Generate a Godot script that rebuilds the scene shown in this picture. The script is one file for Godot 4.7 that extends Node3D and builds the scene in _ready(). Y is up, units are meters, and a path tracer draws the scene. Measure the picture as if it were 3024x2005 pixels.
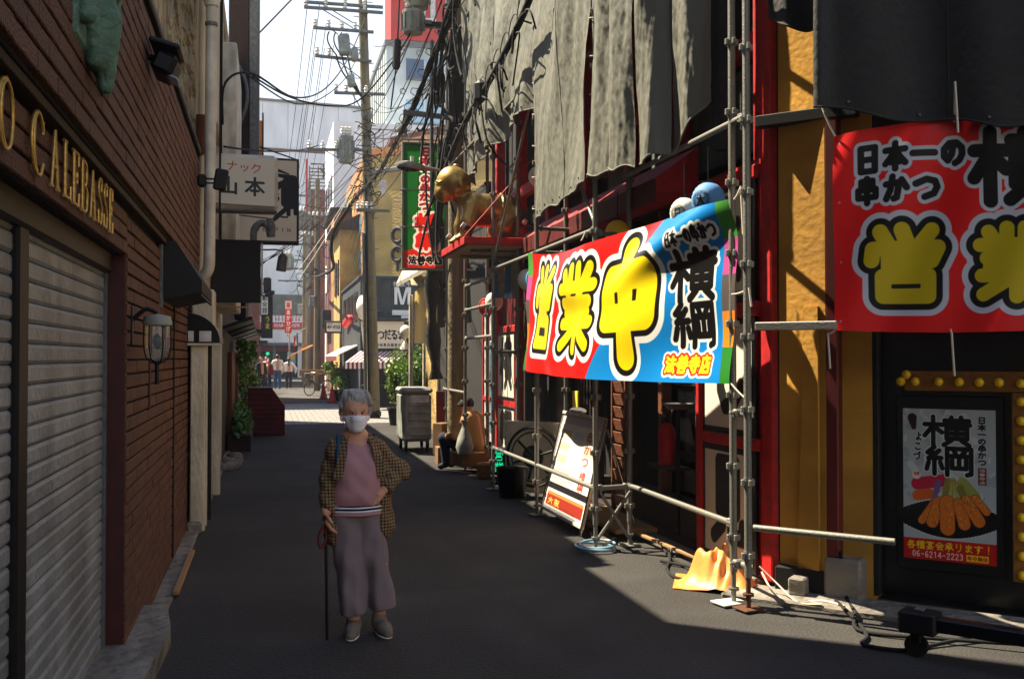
extends Node3D

# World: x to the right across the alley, y up, -z along the alley away from the camera. Metres.
var M := {}
var names := {}
var origin := {}
var tex := {}
var glyphs := {}
var rng := RandomNumberGenerator.new()
const E2 := Vector3(0.69, 0, 0.72)      # direction of the turned facade, to the right
const N2 := Vector3(-0.72, 0, 0.69)     # its outward normal
const C2 := Vector3(3.5, 0, -6.42)      # corner where the two facades meet
var B2 := Basis(Vector3(0.69, 0, 0.72).normalized(), Vector3.UP, Vector3(-0.72, 0, 0.69).normalized())

func P(x: float, y: float, z: float) -> Vector3:
	return Vector3(x, y, -z)

func F2(t: float, y: float, o := 0.0) -> Vector3:
	return C2 + E2 * t + N2 * o + Vector3(0, y, 0)

func R(a: float, b: float) -> float:
	return rng.randf_range(a, b)

# ------------------------------------------------------------------ mesh builder
class MB:
	var v := PackedVector3Array()
	var n := PackedVector3Array()
	var u := PackedVector2Array()
	func tri(a: Vector3, b: Vector3, c: Vector3) -> void:
		var nn := (b - a).cross(c - a).normalized()
		v.append(a); v.append(c); v.append(b)
		for i in 3:
			n.append(nn)
		u.append(Vector2.ZERO); u.append(Vector2.ZERO); u.append(Vector2.ZERO)
	func quad(a: Vector3, b: Vector3, c: Vector3, d: Vector3) -> MB:
		# counter-clockwise seen from outside; uv (0,1) (1,1) (1,0) (0,0)
		var nn := (c - a).cross(d - b).normalized()
		v.append(a); v.append(c); v.append(b)
		v.append(a); v.append(d); v.append(c)
		for i in 6:
			n.append(nn)
		u.append(Vector2(0, 1)); u.append(Vector2(1, 0)); u.append(Vector2(1, 1))
		u.append(Vector2(0, 1)); u.append(Vector2(0, 0)); u.append(Vector2(1, 0))
		return self
	func face(p: Array, out: Vector3) -> void:
		var nn: Vector3 = (p[1] - p[0]).cross(p[2] - p[0])
		if nn.dot(out) < 0:
			p.reverse()
		if p.size() == 3:
			tri(p[0], p[1], p[2])
		else:
			quad(p[0], p[1], p[2], p[3])
	func sq(a: Vector3, b: Vector3, c: Vector3, d: Vector3, na: Vector3, nb: Vector3, nc: Vector3, nd: Vector3, ua: Vector2, ub: Vector2, uc: Vector2, ud: Vector2) -> void:
		v.append(a); v.append(c); v.append(b); v.append(a); v.append(d); v.append(c)
		n.append(na); n.append(nc); n.append(nb); n.append(na); n.append(nd); n.append(nc)
		u.append(ua); u.append(uc); u.append(ub); u.append(ua); u.append(ud); u.append(uc)
	func box(c: Vector3, s: Vector3, bev := 0.0, b := Basis.IDENTITY) -> MB:
		var h := s * 0.5
		var w := minf(bev, minf(h.x, minf(h.y, h.z)) * 0.9)
		var q := func(i: int, sg: Vector3) -> Vector3:
			var k := sg * (h - Vector3(w, w, w))
			k[i] = sg[i] * h[i]
			return c + b * k
		for i in 3:
			var j := (i + 1) % 3
			var l := (i + 2) % 3
			for si in [-1.0, 1.0]:
				var ps := []
				for e in [[-1, -1], [1, -1], [1, 1], [-1, 1]]:
					var sg := Vector3.ONE
					sg[i] = si; sg[j] = e[0]; sg[l] = e[1]
					ps.append(q.call(i, sg))
				var o := Vector3.ZERO
				o[i] = si
				face(ps, b * o)
				if w > 0.0:
					for sj in [-1.0, 1.0]:
						var sa := Vector3.ONE
						sa[i] = si; sa[j] = sj; sa[l] = -1.0
						var sb := sa
						sb[l] = 1.0
						var oo := Vector3.ZERO
						oo[i] = si; oo[j] = sj
						face([q.call(i, sa), q.call(i, sb), q.call(j, sb), q.call(j, sa)], b * oo)
		if w > 0.0:
			for sx in [-1.0, 1.0]:
				for sy in [-1.0, 1.0]:
					for sz in [-1.0, 1.0]:
						var sg := Vector3(sx, sy, sz)
						face([q.call(0, sg), q.call(1, sg), q.call(2, sg)], b * sg)
		return self
	func tube(p: Array, r, k := 8, caps := true) -> MB:
		var up := Vector3.UP
		var m := p.size()
		var rings := []
		var t0: Vector3 = (p[1] - p[0]).normalized()
		if absf(t0.dot(up)) > 0.9:
			up = Vector3.RIGHT
		var x := up.cross(t0).normalized()
		var len := 0.0
		var lens := []
		for i in m:
			var t: Vector3 = (p[mini(i + 1, m - 1)] - p[maxi(i - 1, 0)]).normalized()
			x = (x - t * x.dot(t)).normalized()
			var y := t.cross(x)
			var rr: float = r[i] if r is Array else r
			var ring := []
			for j in k:
				var a := TAU * j / k
				ring.append([p[i] + (x * cos(a) + y * sin(a)) * rr, x * cos(a) + y * sin(a)])
			rings.append(ring)
			if i > 0:
				len += (p[i] - p[i - 1]).length()
			lens.append(len)
		for i in m - 1:
			for j in k:
				var j2 := (j + 1) % k
				var A = rings[i][j]; var B = rings[i][j2]; var C = rings[i + 1][j2]; var D = rings[i + 1][j]
				sq(A[0], B[0], C[0], D[0], A[1], B[1], C[1], D[1], Vector2(float(j) / k, lens[i]), Vector2(float(j + 1) / k, lens[i]), Vector2(float(j + 1) / k, lens[i + 1]), Vector2(float(j) / k, lens[i + 1]))
		if caps:
			for e in [0, m - 1]:
				var o: Vector3 = (p[0] - p[1]) if e == 0 else (p[m - 1] - p[m - 2])
				for j in k:
					face([p[e], rings[e][j][0], rings[e][(j + 1) % k][0]], o)
		return self
	func lathe(pr: Array, xf := Transform3D.IDENTITY, k := 24) -> MB:
		# pr: Vector2(radius, height) from bottom to top
		var m := pr.size()
		for i in m - 1:
			var d: Vector2 = pr[i + 1] - pr[i]
			var nr := Vector2(d.y, -d.x).normalized()
			var n0 := nr
			var n1 := nr
			if i > 0:
				var e: Vector2 = pr[i] - pr[i - 1]
				var f := Vector2(e.y, -e.x).normalized()
				if f.dot(nr) > 0.6:
					n0 = (f + nr).normalized()
			if i < m - 2:
				var e: Vector2 = pr[i + 2] - pr[i + 1]
				var f := Vector2(e.y, -e.x).normalized()
				if f.dot(nr) > 0.6:
					n1 = (f + nr).normalized()
			for j in k:
				var a := TAU * j / k
				var b := TAU * (j + 1) / k
				var ca := Vector3(cos(a), 0, -sin(a)); var cb := Vector3(cos(b), 0, -sin(b))
				var q := func(c: Vector3, w: Vector2) -> Vector3: return xf * (c * w.x + Vector3(0, w.y, 0))
				var qn := func(c: Vector3, w: Vector2) -> Vector3: return (xf.basis * (c * w.x + Vector3(0, w.y, 0))).normalized()
				var u0 := float(j) / k; var u1 := float(j + 1) / k
				var v0 := 1.0 - float(i) / (m - 1); var v1 := 1.0 - float(i + 1) / (m - 1)
				sq(q.call(ca, pr[i]), q.call(cb, pr[i]), q.call(cb, pr[i + 1]), q.call(ca, pr[i + 1]), qn.call(ca, n0), qn.call(cb, n0), qn.call(cb, n1), qn.call(ca, n1), Vector2(u0, v0), Vector2(u1, v0), Vector2(u1, v1), Vector2(u0, v1))
		return self
	func ball(c: Vector3, r: Vector3, k := 16, m := 10, b := Basis.IDENTITY) -> MB:
		var pr := []
		for i in m + 1:
			var a := -PI / 2 + PI * i / m
			pr.append(Vector2(maxf(cos(a), 0.0001), sin(a)))
		return lathe(pr, Transform3D(b * Basis.from_scale(r), c), k)
	func sheet(nu: int, nv: int, f: Callable) -> MB:
		# f(u, v) -> point; u to the right, v downwards, seen from the front
		var g := []
		for j in nv + 1:
			var row := []
			for i in nu + 1:
				row.append(f.call(float(i) / nu, float(j) / nv))
			g.append(row)
		var nn := []
		for j in nv + 1:
			var row := []
			for i in nu + 1:
				var du: Vector3 = g[j][mini(i + 1, nu)] - g[j][maxi(i - 1, 0)]
				var dv: Vector3 = g[mini(j + 1, nv)][i] - g[maxi(j - 1, 0)][i]
				row.append(dv.cross(du).normalized())
			nn.append(row)
		for j in nv:
			for i in nu:
				sq(g[j + 1][i], g[j + 1][i + 1], g[j][i + 1], g[j][i], nn[j + 1][i], nn[j + 1][i + 1], nn[j][i + 1], nn[j][i], Vector2(float(i) / nu, float(j + 1) / nv), Vector2(float(i + 1) / nu, float(j + 1) / nv), Vector2(float(i + 1) / nu, float(j) / nv), Vector2(float(i) / nu, float(j) / nv))
		return self
	func prism(poly: PackedVector2Array, xf: Transform3D, depth: float) -> MB:
		# polygon in the xy plane of xf, from z=0 to z=depth
		var idx := Geometry2D.triangulate_polygon(poly)
		var zf := xf.basis.z.normalized()
		for i in range(0, idx.size(), 3):
			var a := poly[idx[i]]; var b := poly[idx[i + 1]]; var c := poly[idx[i + 2]]
			face([xf * Vector3(a.x, a.y, depth), xf * Vector3(b.x, b.y, depth), xf * Vector3(c.x, c.y, depth)], zf)
			face([xf * Vector3(a.x, a.y, 0), xf * Vector3(b.x, b.y, 0), xf * Vector3(c.x, c.y, 0)], -zf)
		var cw := Geometry2D.is_polygon_clockwise(poly)
		for i in poly.size():
			var a := poly[i]; var b := poly[(i + 1) % poly.size()]
			var e := b - a
			var o := Vector2(-e.y, e.x) if cw else Vector2(e.y, -e.x)
			face([xf * Vector3(a.x, a.y, 0), xf * Vector3(b.x, b.y, 0), xf * Vector3(b.x, b.y, depth), xf * Vector3(a.x, a.y, depth)], xf.basis * Vector3(o.x, o.y, 0))
		return self
	func mesh() -> ArrayMesh:
		var a := []
		a.resize(Mesh.ARRAY_MAX)
		a[Mesh.ARRAY_VERTEX] = v
		a[Mesh.ARRAY_NORMAL] = n
		a[Mesh.ARRAY_TEX_UV] = u
		var m := ArrayMesh.new()
		m.add_surface_from_arrays(Mesh.PRIMITIVE_TRIANGLES, a)
		return m

func mb() -> MB:
	return MB.new()

# ------------------------------------------------------------------ nodes
func numbered(n: String) -> String:
	if not names.has(n):
		names[n] = 0
		return n
	names[n] += 1
	return "%s_%03d" % [n, names[n]]

func tag(o: Node, label: String, cat: String, group := "") -> Node:
	o.set_meta("label", label)
	o.set_meta("category", cat)
	if group:
		o.set_meta("group", group)
	return o

func thing(n: String, label: String, cat: String, at := Vector3.ZERO, group := "") -> Node3D:
	var o := Node3D.new()
	o.name = numbered(n)
	add_child(o)
	o.position = at
	origin[o] = at
	tag(o, label, cat, group)
	return o

func mk(par: Node3D, n: String, m: Material, b: MB) -> MeshInstance3D:
	return mkm(par, n, m, b.mesh())

func mkm(par: Node3D, n: String, m: Material, mesh: Mesh) -> MeshInstance3D:
	# vertices are in world coordinates; the node is offset against its parent's origin
	var o := MeshInstance3D.new()
	o.mesh = mesh
	o.material_override = m
	if par == null:
		o.name = numbered(n)
		add_child(o)
	else:
		o.name = n
		par.add_child(o, true)
		o.position = -origin.get(par, Vector3.ZERO)
	origin[o] = Vector3.ZERO
	return o

func stuff(o: Node) -> Node:
	o.set_meta("kind", "stuff")
	return o

func structure(o: Node) -> Node:
	o.set_meta("kind", "structure")
	return o

func pb(par: Node3D, n: String, m: Material, c: Vector3, s: Vector3, bev := 0.004, b := Basis.IDENTITY) -> MeshInstance3D:
	return mk(par, n, m, mb().box(c, s, bev, b))

# box between two corners given as x0,x1,y0,y1,z0,z1 (z forward)
func pc(par: Node3D, n: String, m: Material, x0: float, x1: float, y0: float, y1: float, z0: float, z1: float, bev := 0.004) -> MeshInstance3D:
	return pb(par, n, m, Vector3((x0 + x1) / 2, (y0 + y1) / 2, -(z0 + z1) / 2), Vector3(absf(x1 - x0), absf(y1 - y0), absf(z1 - z0)), bev)

# box on the turned facade: t0..t1 along it, y0..y1, o0..o1 outwards
func p2(par: Node3D, n: String, m: Material, t0: float, t1: float, y0: float, y1: float, o0: float, o1: float, bev := 0.004) -> MeshInstance3D:
	return pb(par, n, m, F2((t0 + t1) / 2, (y0 + y1) / 2, (o0 + o1) / 2), Vector3(t1 - t0, y1 - y0, o1 - o0), bev, B2)

func pt(par: Node3D, n: String, m: Material, p: Array, r, k := 8) -> MeshInstance3D:
	return mk(par, n, m, mb().tube(p, r, k))

func bez(a: Vector3, b: Vector3, c: Vector3, d: Vector3, n := 10) -> Array:
	var o := []
	for i in n + 1:
		var t := float(i) / n
		o.append(a.bezier_interpolate(b, c, d, t))
	return o

func sag(a: Vector3, b: Vector3, s: float, n := 14) -> Array:
	var o := []
	for i in n + 1:
		var t := float(i) / n
		o.append(a.lerp(b, t) - Vector3(0, s * 4 * t * (1 - t), 0))
	return o

func smooth(p: Array, n := 5) -> Array:
	var o := []
	var m := p.size()
	for i in m - 1:
		for j in n:
			o.append(p[i].cubic_interpolate(p[i + 1], p[maxi(i - 1, 0)], p[mini(i + 2, m - 1)], float(j) / n))
	o.append(p[m - 1])
	return o

# ------------------------------------------------------------------ materials
func noise(key: String, freq: float, oct: int, lo: float, hi: float, size := 256, typ := FastNoiseLite.TYPE_SIMPLEX_SMOOTH, s := 1) -> void:
	var f := FastNoiseLite.new()
	f.noise_type = typ
	f.seed = s
	f.frequency = freq
	f.fractal_octaves = oct
	var t := NoiseTexture2D.new()
	t.width = size; t.height = size
	t.seamless = true
	t.noise = f
	var g := Gradient.new()
	g.set_color(0, Color(lo, lo, lo)); g.set_color(1, Color(hi, hi, hi))
	t.color_ramp = g
	tex[key] = t

func bump(key: String, freq: float, oct: int, strength: float, size := 256, s := 3) -> void:
	var f := FastNoiseLite.new()
	f.noise_type = FastNoiseLite.TYPE_SIMPLEX_SMOOTH
	f.seed = s
	f.frequency = freq
	f.fractal_octaves = oct
	var t := NoiseTexture2D.new()
	t.width = size; t.height = size
	t.seamless = true
	t.as_normal_map = true
	t.bump_strength = strength
	t.noise = f
	tex[key] = t

# color: sRGB. k: texture key, sc: repeats per metre (number or Vector3)
func mat(key: String, c: Color, rough := 0.8, metal := 0.0, k := "", sc = 1.0, bk := "", bs := 1.0) -> StandardMaterial3D:
	var m := StandardMaterial3D.new()
	m.resource_name = key
	m.albedo_color = c
	m.roughness = rough
	m.metallic = metal
	if k or bk:
		m.uv1_triplanar = true
		m.uv1_world_triplanar = true
		m.uv1_scale = sc if sc is Vector3 else Vector3(sc, sc, sc)
	if k:
		m.albedo_texture = tex[k]
	if bk:
		m.normal_enabled = true
		m.normal_texture = tex[bk]
		m.normal_scale = bs
	M[key] = m
	return m

func printed(key: String, ink: Ink, rough := 0.6) -> StandardMaterial3D:
	var m := StandardMaterial3D.new()
	m.resource_name = key
	m.albedo_texture = ImageTexture.create_from_image(ink.image())
	m.roughness = rough
	m.texture_repeat = false
	M[key] = m
	return m

# ------------------------------------------------------------------ lettering
class Ink:
	var w: int
	var h: int
	var px := PackedByteArray()
	var d := PackedFloat32Array()
	var x0 := 0
	var y0 := 0
	var x1 := 0
	var y1 := 0
	var far := 6.0
	var G: Dictionary
	func _init(a: int, b: int, c: Color, g: Dictionary):
		w = a; h = b; G = g
		px.resize(w * h * 3)
		rect(0, 0, w, h, c)
		d.resize(w * h)
		clear()
	func clear() -> void:
		d.fill(1e6)
		x0 = w; y0 = h; x1 = 0; y1 = 0
	func rect(ax: float, ay: float, bx: float, by: float, c: Color) -> void:
		var r := c.r8; var g := c.g8; var b := c.b8
		for y in range(maxi(0, int(ay)), mini(h, int(by))):
			for x in range(maxi(0, int(ax)), mini(w, int(bx))):
				var i := (y * w + x) * 3
				px[i] = r; px[i + 1] = g; px[i + 2] = b
	func seg(a: Vector2, b: Vector2, r: float, r2 := -1.0) -> void:
		if r2 < 0.0:
			r2 = r
		var m := maxf(r, r2) + far
		var ax := maxi(0, int(minf(a.x, b.x) - m)); var bx := mini(w - 1, int(maxf(a.x, b.x) + m))
		var ay := maxi(0, int(minf(a.y, b.y) - m)); var by := mini(h - 1, int(maxf(a.y, b.y) + m))
		x0 = mini(x0, ax); y0 = mini(y0, ay); x1 = maxi(x1, bx); y1 = maxi(y1, by)
		var ex := b.x - a.x; var ey := b.y - a.y
		var l := 1.0 / maxf(ex * ex + ey * ey, 1e-6)
		for y in range(ay, by + 1):
			var py := y + 0.5 - a.y
			var row := y * w
			for x in range(ax, bx + 1):
				var pxx := x + 0.5 - a.x
				var t := (pxx * ex + py * ey) * l
				t = 0.0 if t < 0.0 else (1.0 if t > 1.0 else t)
				var qx := pxx - ex * t; var qy := py - ey * t
				var dd := sqrt(qx * qx + qy * qy) - r - (r2 - r) * t
				if dd < d[row + x]:
					d[row + x] = dd
	func glyph(ch: String, o: Vector2, s: Vector2, r: float, skew := 0.0) -> void:
		if not G.has(ch):
			return
		for st in G[ch]:
			for i in st.size() - 1:
				var a: Vector2 = st[i]; var b: Vector2 = st[i + 1]
				seg(o + Vector2(a.x * s.x + skew * (50.0 - a.y) * s.x, a.y * s.y) / 100.0, o + Vector2(b.x * s.x + skew * (50.0 - b.y) * s.x, b.y * s.y) / 100.0, r)
	func text(t: String, o: Vector2, s: Vector2, adv: Vector2, r: float, skew := 0.0) -> void:
		for i in t.length():
			glyph(t[i], o + adv * i, s, r, skew)
	func paint(c: Color, off := 0.0) -> void:
		var cr := c.r8; var cg := c.g8; var cb := c.b8
		for y in range(y0, y1 + 1):
			for x in range(x0, x1 + 1):
				var a := 0.5 + off - d[y * w + x]
				if a > 0.0:
					var i := (y * w + x) * 3
					if a >= 1.0:
						px[i] = cr; px[i + 1] = cg; px[i + 2] = cb
					else:
						px[i] = int(px[i] + (cr - px[i]) * a); px[i + 1] = int(px[i + 1] + (cg - px[i + 1]) * a); px[i + 2] = int(px[i + 2] + (cb - px[i + 2]) * a)
	func image() -> Image:
		return Image.create_from_data(w, h, false, Image.FORMAT_RGB8, px)

func ink(w: int, h: int, c: Color) -> Ink:
	return Ink.new(w, h, c, glyphs)

func define(ch: String, s: String) -> void:
	var out := []
	for st in s.split(";"):
		var p := PackedVector2Array()
		for q in st.strip_edges().split(" "):
			var ab := q.split(",")
			p.append(Vector2(float(ab[0]), float(ab[1])))
		out.append(p)
	glyphs[ch] = out

# ------------------------------------------------------------------ organic bodies: smooth union of tapered capsules, meshed as surface nets
func body(bones: Array, cell: float, k: float, cut = null, folds = null) -> ArrayMesh:
	# bone: [a, b, ra, rb]
	var lo := Vector3(1e9, 1e9, 1e9); var hi := -lo
	for q in bones:
		var r: float = maxf(q[2], q[3]) + 3 * k + cell
		for e in [q[0], q[1]]:
			lo = lo.min(e - Vector3(r, r, r)); hi = hi.max(e + Vector3(r, r, r))
	var nx := int((hi.x - lo.x) / cell) + 2; var ny := int((hi.y - lo.y) / cell) + 2; var nz := int((hi.z - lo.z) / cell) + 2
	var g := PackedFloat32Array()
	g.resize(nx * ny * nz)
	for q in bones:
		var a: Vector3 = q[0]; var b: Vector3 = q[1]
		var ra: float = q[2]; var dr: float = q[3] - q[2]
		var m: float = maxf(q[2], q[3]) + 4.0 * k
		var l := (a.min(b) - Vector3(m, m, m) - lo) / cell
		var h := (a.max(b) + Vector3(m, m, m) - lo) / cell
		var ab := b - a
		var il := 1.0 / maxf(ab.length_squared(), 1e-9)
		for z in range(maxi(0, int(l.z)), mini(nz, int(h.z) + 1)):
			for y in range(maxi(0, int(l.y)), mini(ny, int(h.y) + 1)):
				var row := (z * ny + y) * nx
				for x in range(maxi(0, int(l.x)), mini(nx, int(h.x) + 1)):
					var p := lo + Vector3(x, y, z) * cell - a
					var t := p.dot(ab) * il
					t = 0.0 if t < 0.0 else (1.0 if t > 1.0 else t)
					var d := (p - ab * t).length() - ra - dr * t
					if d < 5.0 * k:
						g[row + x] += exp(-d / k)
	for i in g.size():
		g[i] = -k * log(g[i]) if g[i] > 1e-4 else 9.0 * k
	if folds != null:
		for z in nz:
			for y in ny:
				for x in nx:
					var i := (z * ny + y) * nx + x
					if absf(g[i]) < 3.0 * cell:
						g[i] += folds.call(lo + Vector3(x, y, z) * cell)
	if cut != null:
		for z in nz:
			for y in ny:
				for x in nx:
					var i := (z * ny + y) * nx + x
					if g[i] < 2.0 * cell:
						g[i] = maxf(g[i], cut.call(lo + Vector3(x, y, z) * cell))
	var id := {}
	var vs := PackedVector3Array(); var ns := PackedVector3Array(); var ix := PackedInt32Array()
	var sx := 1; var sy := nx; var sz := nx * ny
	var off := [0, sx, sy, sx + sy, sz, sx + sz, sy + sz, sx + sy + sz]
	var cor := [Vector3(0, 0, 0), Vector3(1, 0, 0), Vector3(0, 1, 0), Vector3(1, 1, 0), Vector3(0, 0, 1), Vector3(1, 0, 1), Vector3(0, 1, 1), Vector3(1, 1, 1)]
	var edges := [[0, 1], [2, 3], [4, 5], [6, 7], [0, 2], [1, 3], [4, 6], [5, 7], [0, 4], [1, 5], [2, 6], [3, 7]]
	for z in nz - 1:
		for y in ny - 1:
			for x in nx - 1:
				var i := (z * ny + y) * nx + x
				var neg := 0
				if absf(g[i]) > 4.0 * cell:
					continue
				for e in 8:
					if g[i + off[e]] < 0.0:
						neg += 1
				if neg == 0 or neg == 8:
					continue
				var s := Vector3.ZERO
				var c := 0
				for e in edges:
					var f0 := g[i + off[e[0]]]; var f1 := g[i + off[e[1]]]
					if (f0 < 0.0) != (f1 < 0.0):
						s += cor[e[0]].lerp(cor[e[1]], f0 / (f0 - f1))
						c += 1
				var gx := g[i + 1] - g[i] + g[i + off[3]] - g[i + sy] + g[i + off[5]] - g[i + sz] + g[i + off[7]] - g[i + off[6]]
				var gy := g[i + sy] - g[i] + g[i + off[3]] - g[i + 1] + g[i + off[6]] - g[i + sz] + g[i + off[7]] - g[i + off[5]]
				var gz := g[i + sz] - g[i] + g[i + off[5]] - g[i + 1] + g[i + off[6]] - g[i + sy] + g[i + off[7]] - g[i + off[3]]
				id[i] = vs.size()
				vs.append(lo + (Vector3(x, y, z) + s / c) * cell)
				ns.append(Vector3(gx, gy, gz).normalized())
	for i in id:
		for ax in [[sx, sy, sz], [sy, sz, sx], [sz, sx, sy]]:
			if (g[i] < 0.0) == (g[i + ax[0]] < 0.0):
				continue
			if not (id.has(i - ax[1]) and id.has(i - ax[2]) and id.has(i - ax[1] - ax[2])):
				continue
			var a: int = id[i]; var b: int = id[i - ax[1]]; var c: int = id[i - ax[1] - ax[2]]; var d: int = id[i - ax[2]]
			if g[i] < 0.0:
				for e in [a, c, b, a, d, c]:
					ix.append(e)
			else:
				for e in [a, b, c, a, c, d]:
					ix.append(e)
	var arr := []
	arr.resize(Mesh.ARRAY_MAX)
	arr[Mesh.ARRAY_VERTEX] = vs; arr[Mesh.ARRAY_NORMAL] = ns; arr[Mesh.ARRAY_INDEX] = ix
	var mm := ArrayMesh.new()
	mm.add_surface_from_arrays(Mesh.PRIMITIVE_TRIANGLES, arr)
	return mm

func define_glyphs() -> void:
	# strokes of each character on a grid of 100 by 100, y downwards
	define("営", "20,4 28,20;47,2 52,18;84,4 70,22;8,44 10,28 92,28 84,46;30,42 70,42 70,57 30,57 30,42;50,57 46,67;22,67 80,67 80,95 22,95 22,67")
	define("業", "38,3 38,24;60,3 60,24;16,8 24,22;86,6 75,22;6,26 94,26;30,30 36,42;70,30 64,42;14,44 86,44;18,56 82,56;8,68 92,68;50,44 50,98;46,70 10,94;54,70 92,94")
	define("中", "14,24 86,24 86,62 14,62 14,24;50,2 50,98")
	define("横", "4,28 40,28;22,2 22,98;22,32 4,66;24,36 40,54;46,14 96,14;60,3 60,26;80,3 80,26;42,28 98,28;50,40 92,40 92,74 50,74 50,40;50,57 92,57;71,28 71,74;60,80 44,96;80,80 96,96")
	define("綱", "22,2 8,22 26,24;32,14 10,42 36,40;22,42 22,96;10,56 6,80;34,56 38,76;48,98 48,6 96,6 96,92 88,96;62,14 66,26;84,14 78,26;54,32 90,32;72,32 72,74;58,46 58,74 86,74 86,46")
	define("日", "20,6 80,6 80,94 20,94 20,6;20,50 80,50")
	define("本", "8,28 92,28;50,4 50,98;48,30 28,58 8,78;52,30 72,58 92,78;32,74 68,74")
	define("一", "6,50 94,50")
	define("の", "52,18 44,60 28,82 14,68 14,42 36,20 64,18 86,36 88,60 76,82 58,92")
	define("串", "26,12 74,12 74,36 26,36 26,12;12,46 88,46 88,76 12,76 12,46;50,2 50,98")
	define("か", "8,34 58,30 60,50 52,86 40,90;36,6 26,56 8,90;74,20 94,50")
	define("つ", "6,38 50,22 84,30 92,52 78,76 40,88")
	define("法", "12,8 24,18;6,34 18,42;6,94 22,62;38,22 92,22;64,4 64,48;32,48 98,48;58,50 38,88 84,84;76,68 92,96")
	define("善", "30,2 38,12;70,2 62,12;14,16 86,16;20,28 80,28;6,40 94,40;50,16 50,50;28,44 34,53;72,44 66,53;6,57 94,57;24,69 76,69 76,96 24,96 24,69")
	define("寺", "18,16 82,16;50,2 50,34;6,34 94,34;6,56 94,56;66,42 66,92 52,96;26,68 38,82")
	define("店", "50,2 50,14;14,16 94,16;16,16 14,60 4,96;56,26 56,62;56,42 88,42;30,62 84,62 84,94 30,94 30,62")
	define("山", "50,6 50,88;14,40 14,88 86,88;86,40 86,94")
	define("ナ", "10,34 90,34;54,6 50,56 24,94")
	define("ッ", "22,40 28,58;46,36 52,54;82,38 72,70 44,92")
	define("ク", "40,8 32,34 12,58;38,24 84,24 74,60 30,96")
	define("薬", "6,14 94,14;32,4 32,22;68,4 68,22;50,20 46,28;36,30 64,30 64,58 36,58 36,30;36,44 64,44;16,32 26,42;10,58 26,50;84,32 74,42;90,58 74,50;6,66 94,66;50,58 50,98;46,68 14,94;54,68 86,94")
	define("あ", "16,22 82,18;42,4 40,60 48,88;68,36 50,74 26,88 12,74 24,54 56,44 82,54 86,74 64,94")
	define("ひ", "10,22 44,16 22,50 24,80 46,92 68,78 74,44 70,16 94,52")
	define("げ", "14,10 10,60 20,92;36,34 80,30;66,8 66,60 46,94;82,6 88,18;92,2 98,14")
	define("だ", "8,28 56,24;34,6 26,50 12,94;52,48 84,46;50,76 60,90 90,88;76,10 82,22;88,6 94,18")
	define("る", "20,12 74,12 18,58 50,44 82,56 80,82 54,94 32,86 40,72 58,84")
	define("ま", "16,22 84,22;20,44 80,44;50,4 52,78 34,92 18,82 34,68 60,74 86,92")
	define("各", "42,4 14,42;38,16 80,16 52,44 6,66;34,24 60,46 96,64;28,66 74,66 74,96 28,96 28,66")
	define("種", "38,6 10,16;4,32 42,32;24,12 24,98;22,36 4,66;26,40 40,56;88,4 50,12;44,22 98,22;54,34 90,34 90,64 54,64 54,34;54,49 90,49;72,10 72,94;50,78 94,78;42,94 98,94")
	define("宴", "50,2 50,10;10,24 10,12 90,12 86,24;34,24 66,24 66,50 34,50 34,24;34,37 66,37;8,68 92,68;48,54 30,80 80,98;70,68 52,86 16,98")
	define("会", "50,4 6,44;50,4 94,44;30,42 70,42;14,58 86,58;44,60 24,90 78,86;66,72 86,98")
	define("承", "26,6 74,6 52,22;50,22 50,92 38,96;30,38 70,38;30,52 70,52;24,66 76,66;8,28 30,28 8,80;86,22 68,36;66,34 94,84")
	define("り", "24,8 20,48 30,40;68,6 74,44 64,78 40,96")
	define("す", "6,22 94,22;54,4 56,56 40,64 34,50 48,40 58,60 38,96")
	define("！", "50,6 50,64;50,88 50,91")
	define("年", "28,4 8,36;24,18 88,18;24,42 84,42;24,42 24,66;4,66 96,66;54,18 54,98")
	define("無", "26,4 6,26;20,18 90,18;4,62 96,62;14,40 92,40;22,20 22,62;42,20 42,62;62,20 62,62;80,20 80,62;14,74 6,94;36,74 38,90;60,74 66,90;82,72 94,92")
	define("休", "28,4 6,44;18,32 18,98;36,30 96,30;66,6 66,98;64,34 34,80;68,34 98,80")
	define("動", "44,4 10,10;4,20 54,20;12,30 48,30 48,60 12,60 12,30;12,45 48,45;30,8 30,88;8,74 52,74;2,92 56,86;58,30 94,30 92,88 80,94;74,6 72,50 54,96")
	define("館", "24,2 4,28;24,2 46,22;14,28 36,28 36,58 14,58;14,28 14,94 30,86;28,66 40,86;74,2 74,12;50,24 50,14 96,14 94,24;58,28 58,96;58,28 88,28 88,52 58,52;58,66 90,66 90,94 58,94")
	define("松", "4,28 40,28;22,2 22,98;22,32 4,66;24,36 40,54;60,10 46,48;76,8 96,46;66,46 48,90 84,84;80,68 96,96")
	define("阪", "10,6 10,98;10,6 36,6 22,34 38,54 14,64;46,12 94,12;48,12 46,60 34,96;50,38 86,38 70,70 40,96;54,48 72,76 98,96")
	define("牛", "28,8 12,40;24,26 88,26;4,54 96,54;50,4 50,98")
	define("見", "24,4 76,4 76,62 24,62 24,4;24,23 76,23;24,43 76,43;40,62 34,80 8,96;60,62 60,90 92,90 94,76")
	define("し", "30,4 30,70 44,90 66,88 90,66")
	define("よ", "50,4 50,76 34,92 18,80 34,66 60,74 84,92;52,34 82,32")
	define("う", "34,6 62,14;20,40 56,30 76,44 72,70 40,98")
	define("こ", "20,18 76,18 66,28;16,70 30,88 84,84")
	define("そ", "24,10 74,10 8,52 94,46;60,48 40,70 52,90 74,94")
	define("づ", "6,38 50,24 80,32 88,54 74,78 40,88;78,6 84,18;90,2 96,14")
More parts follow.
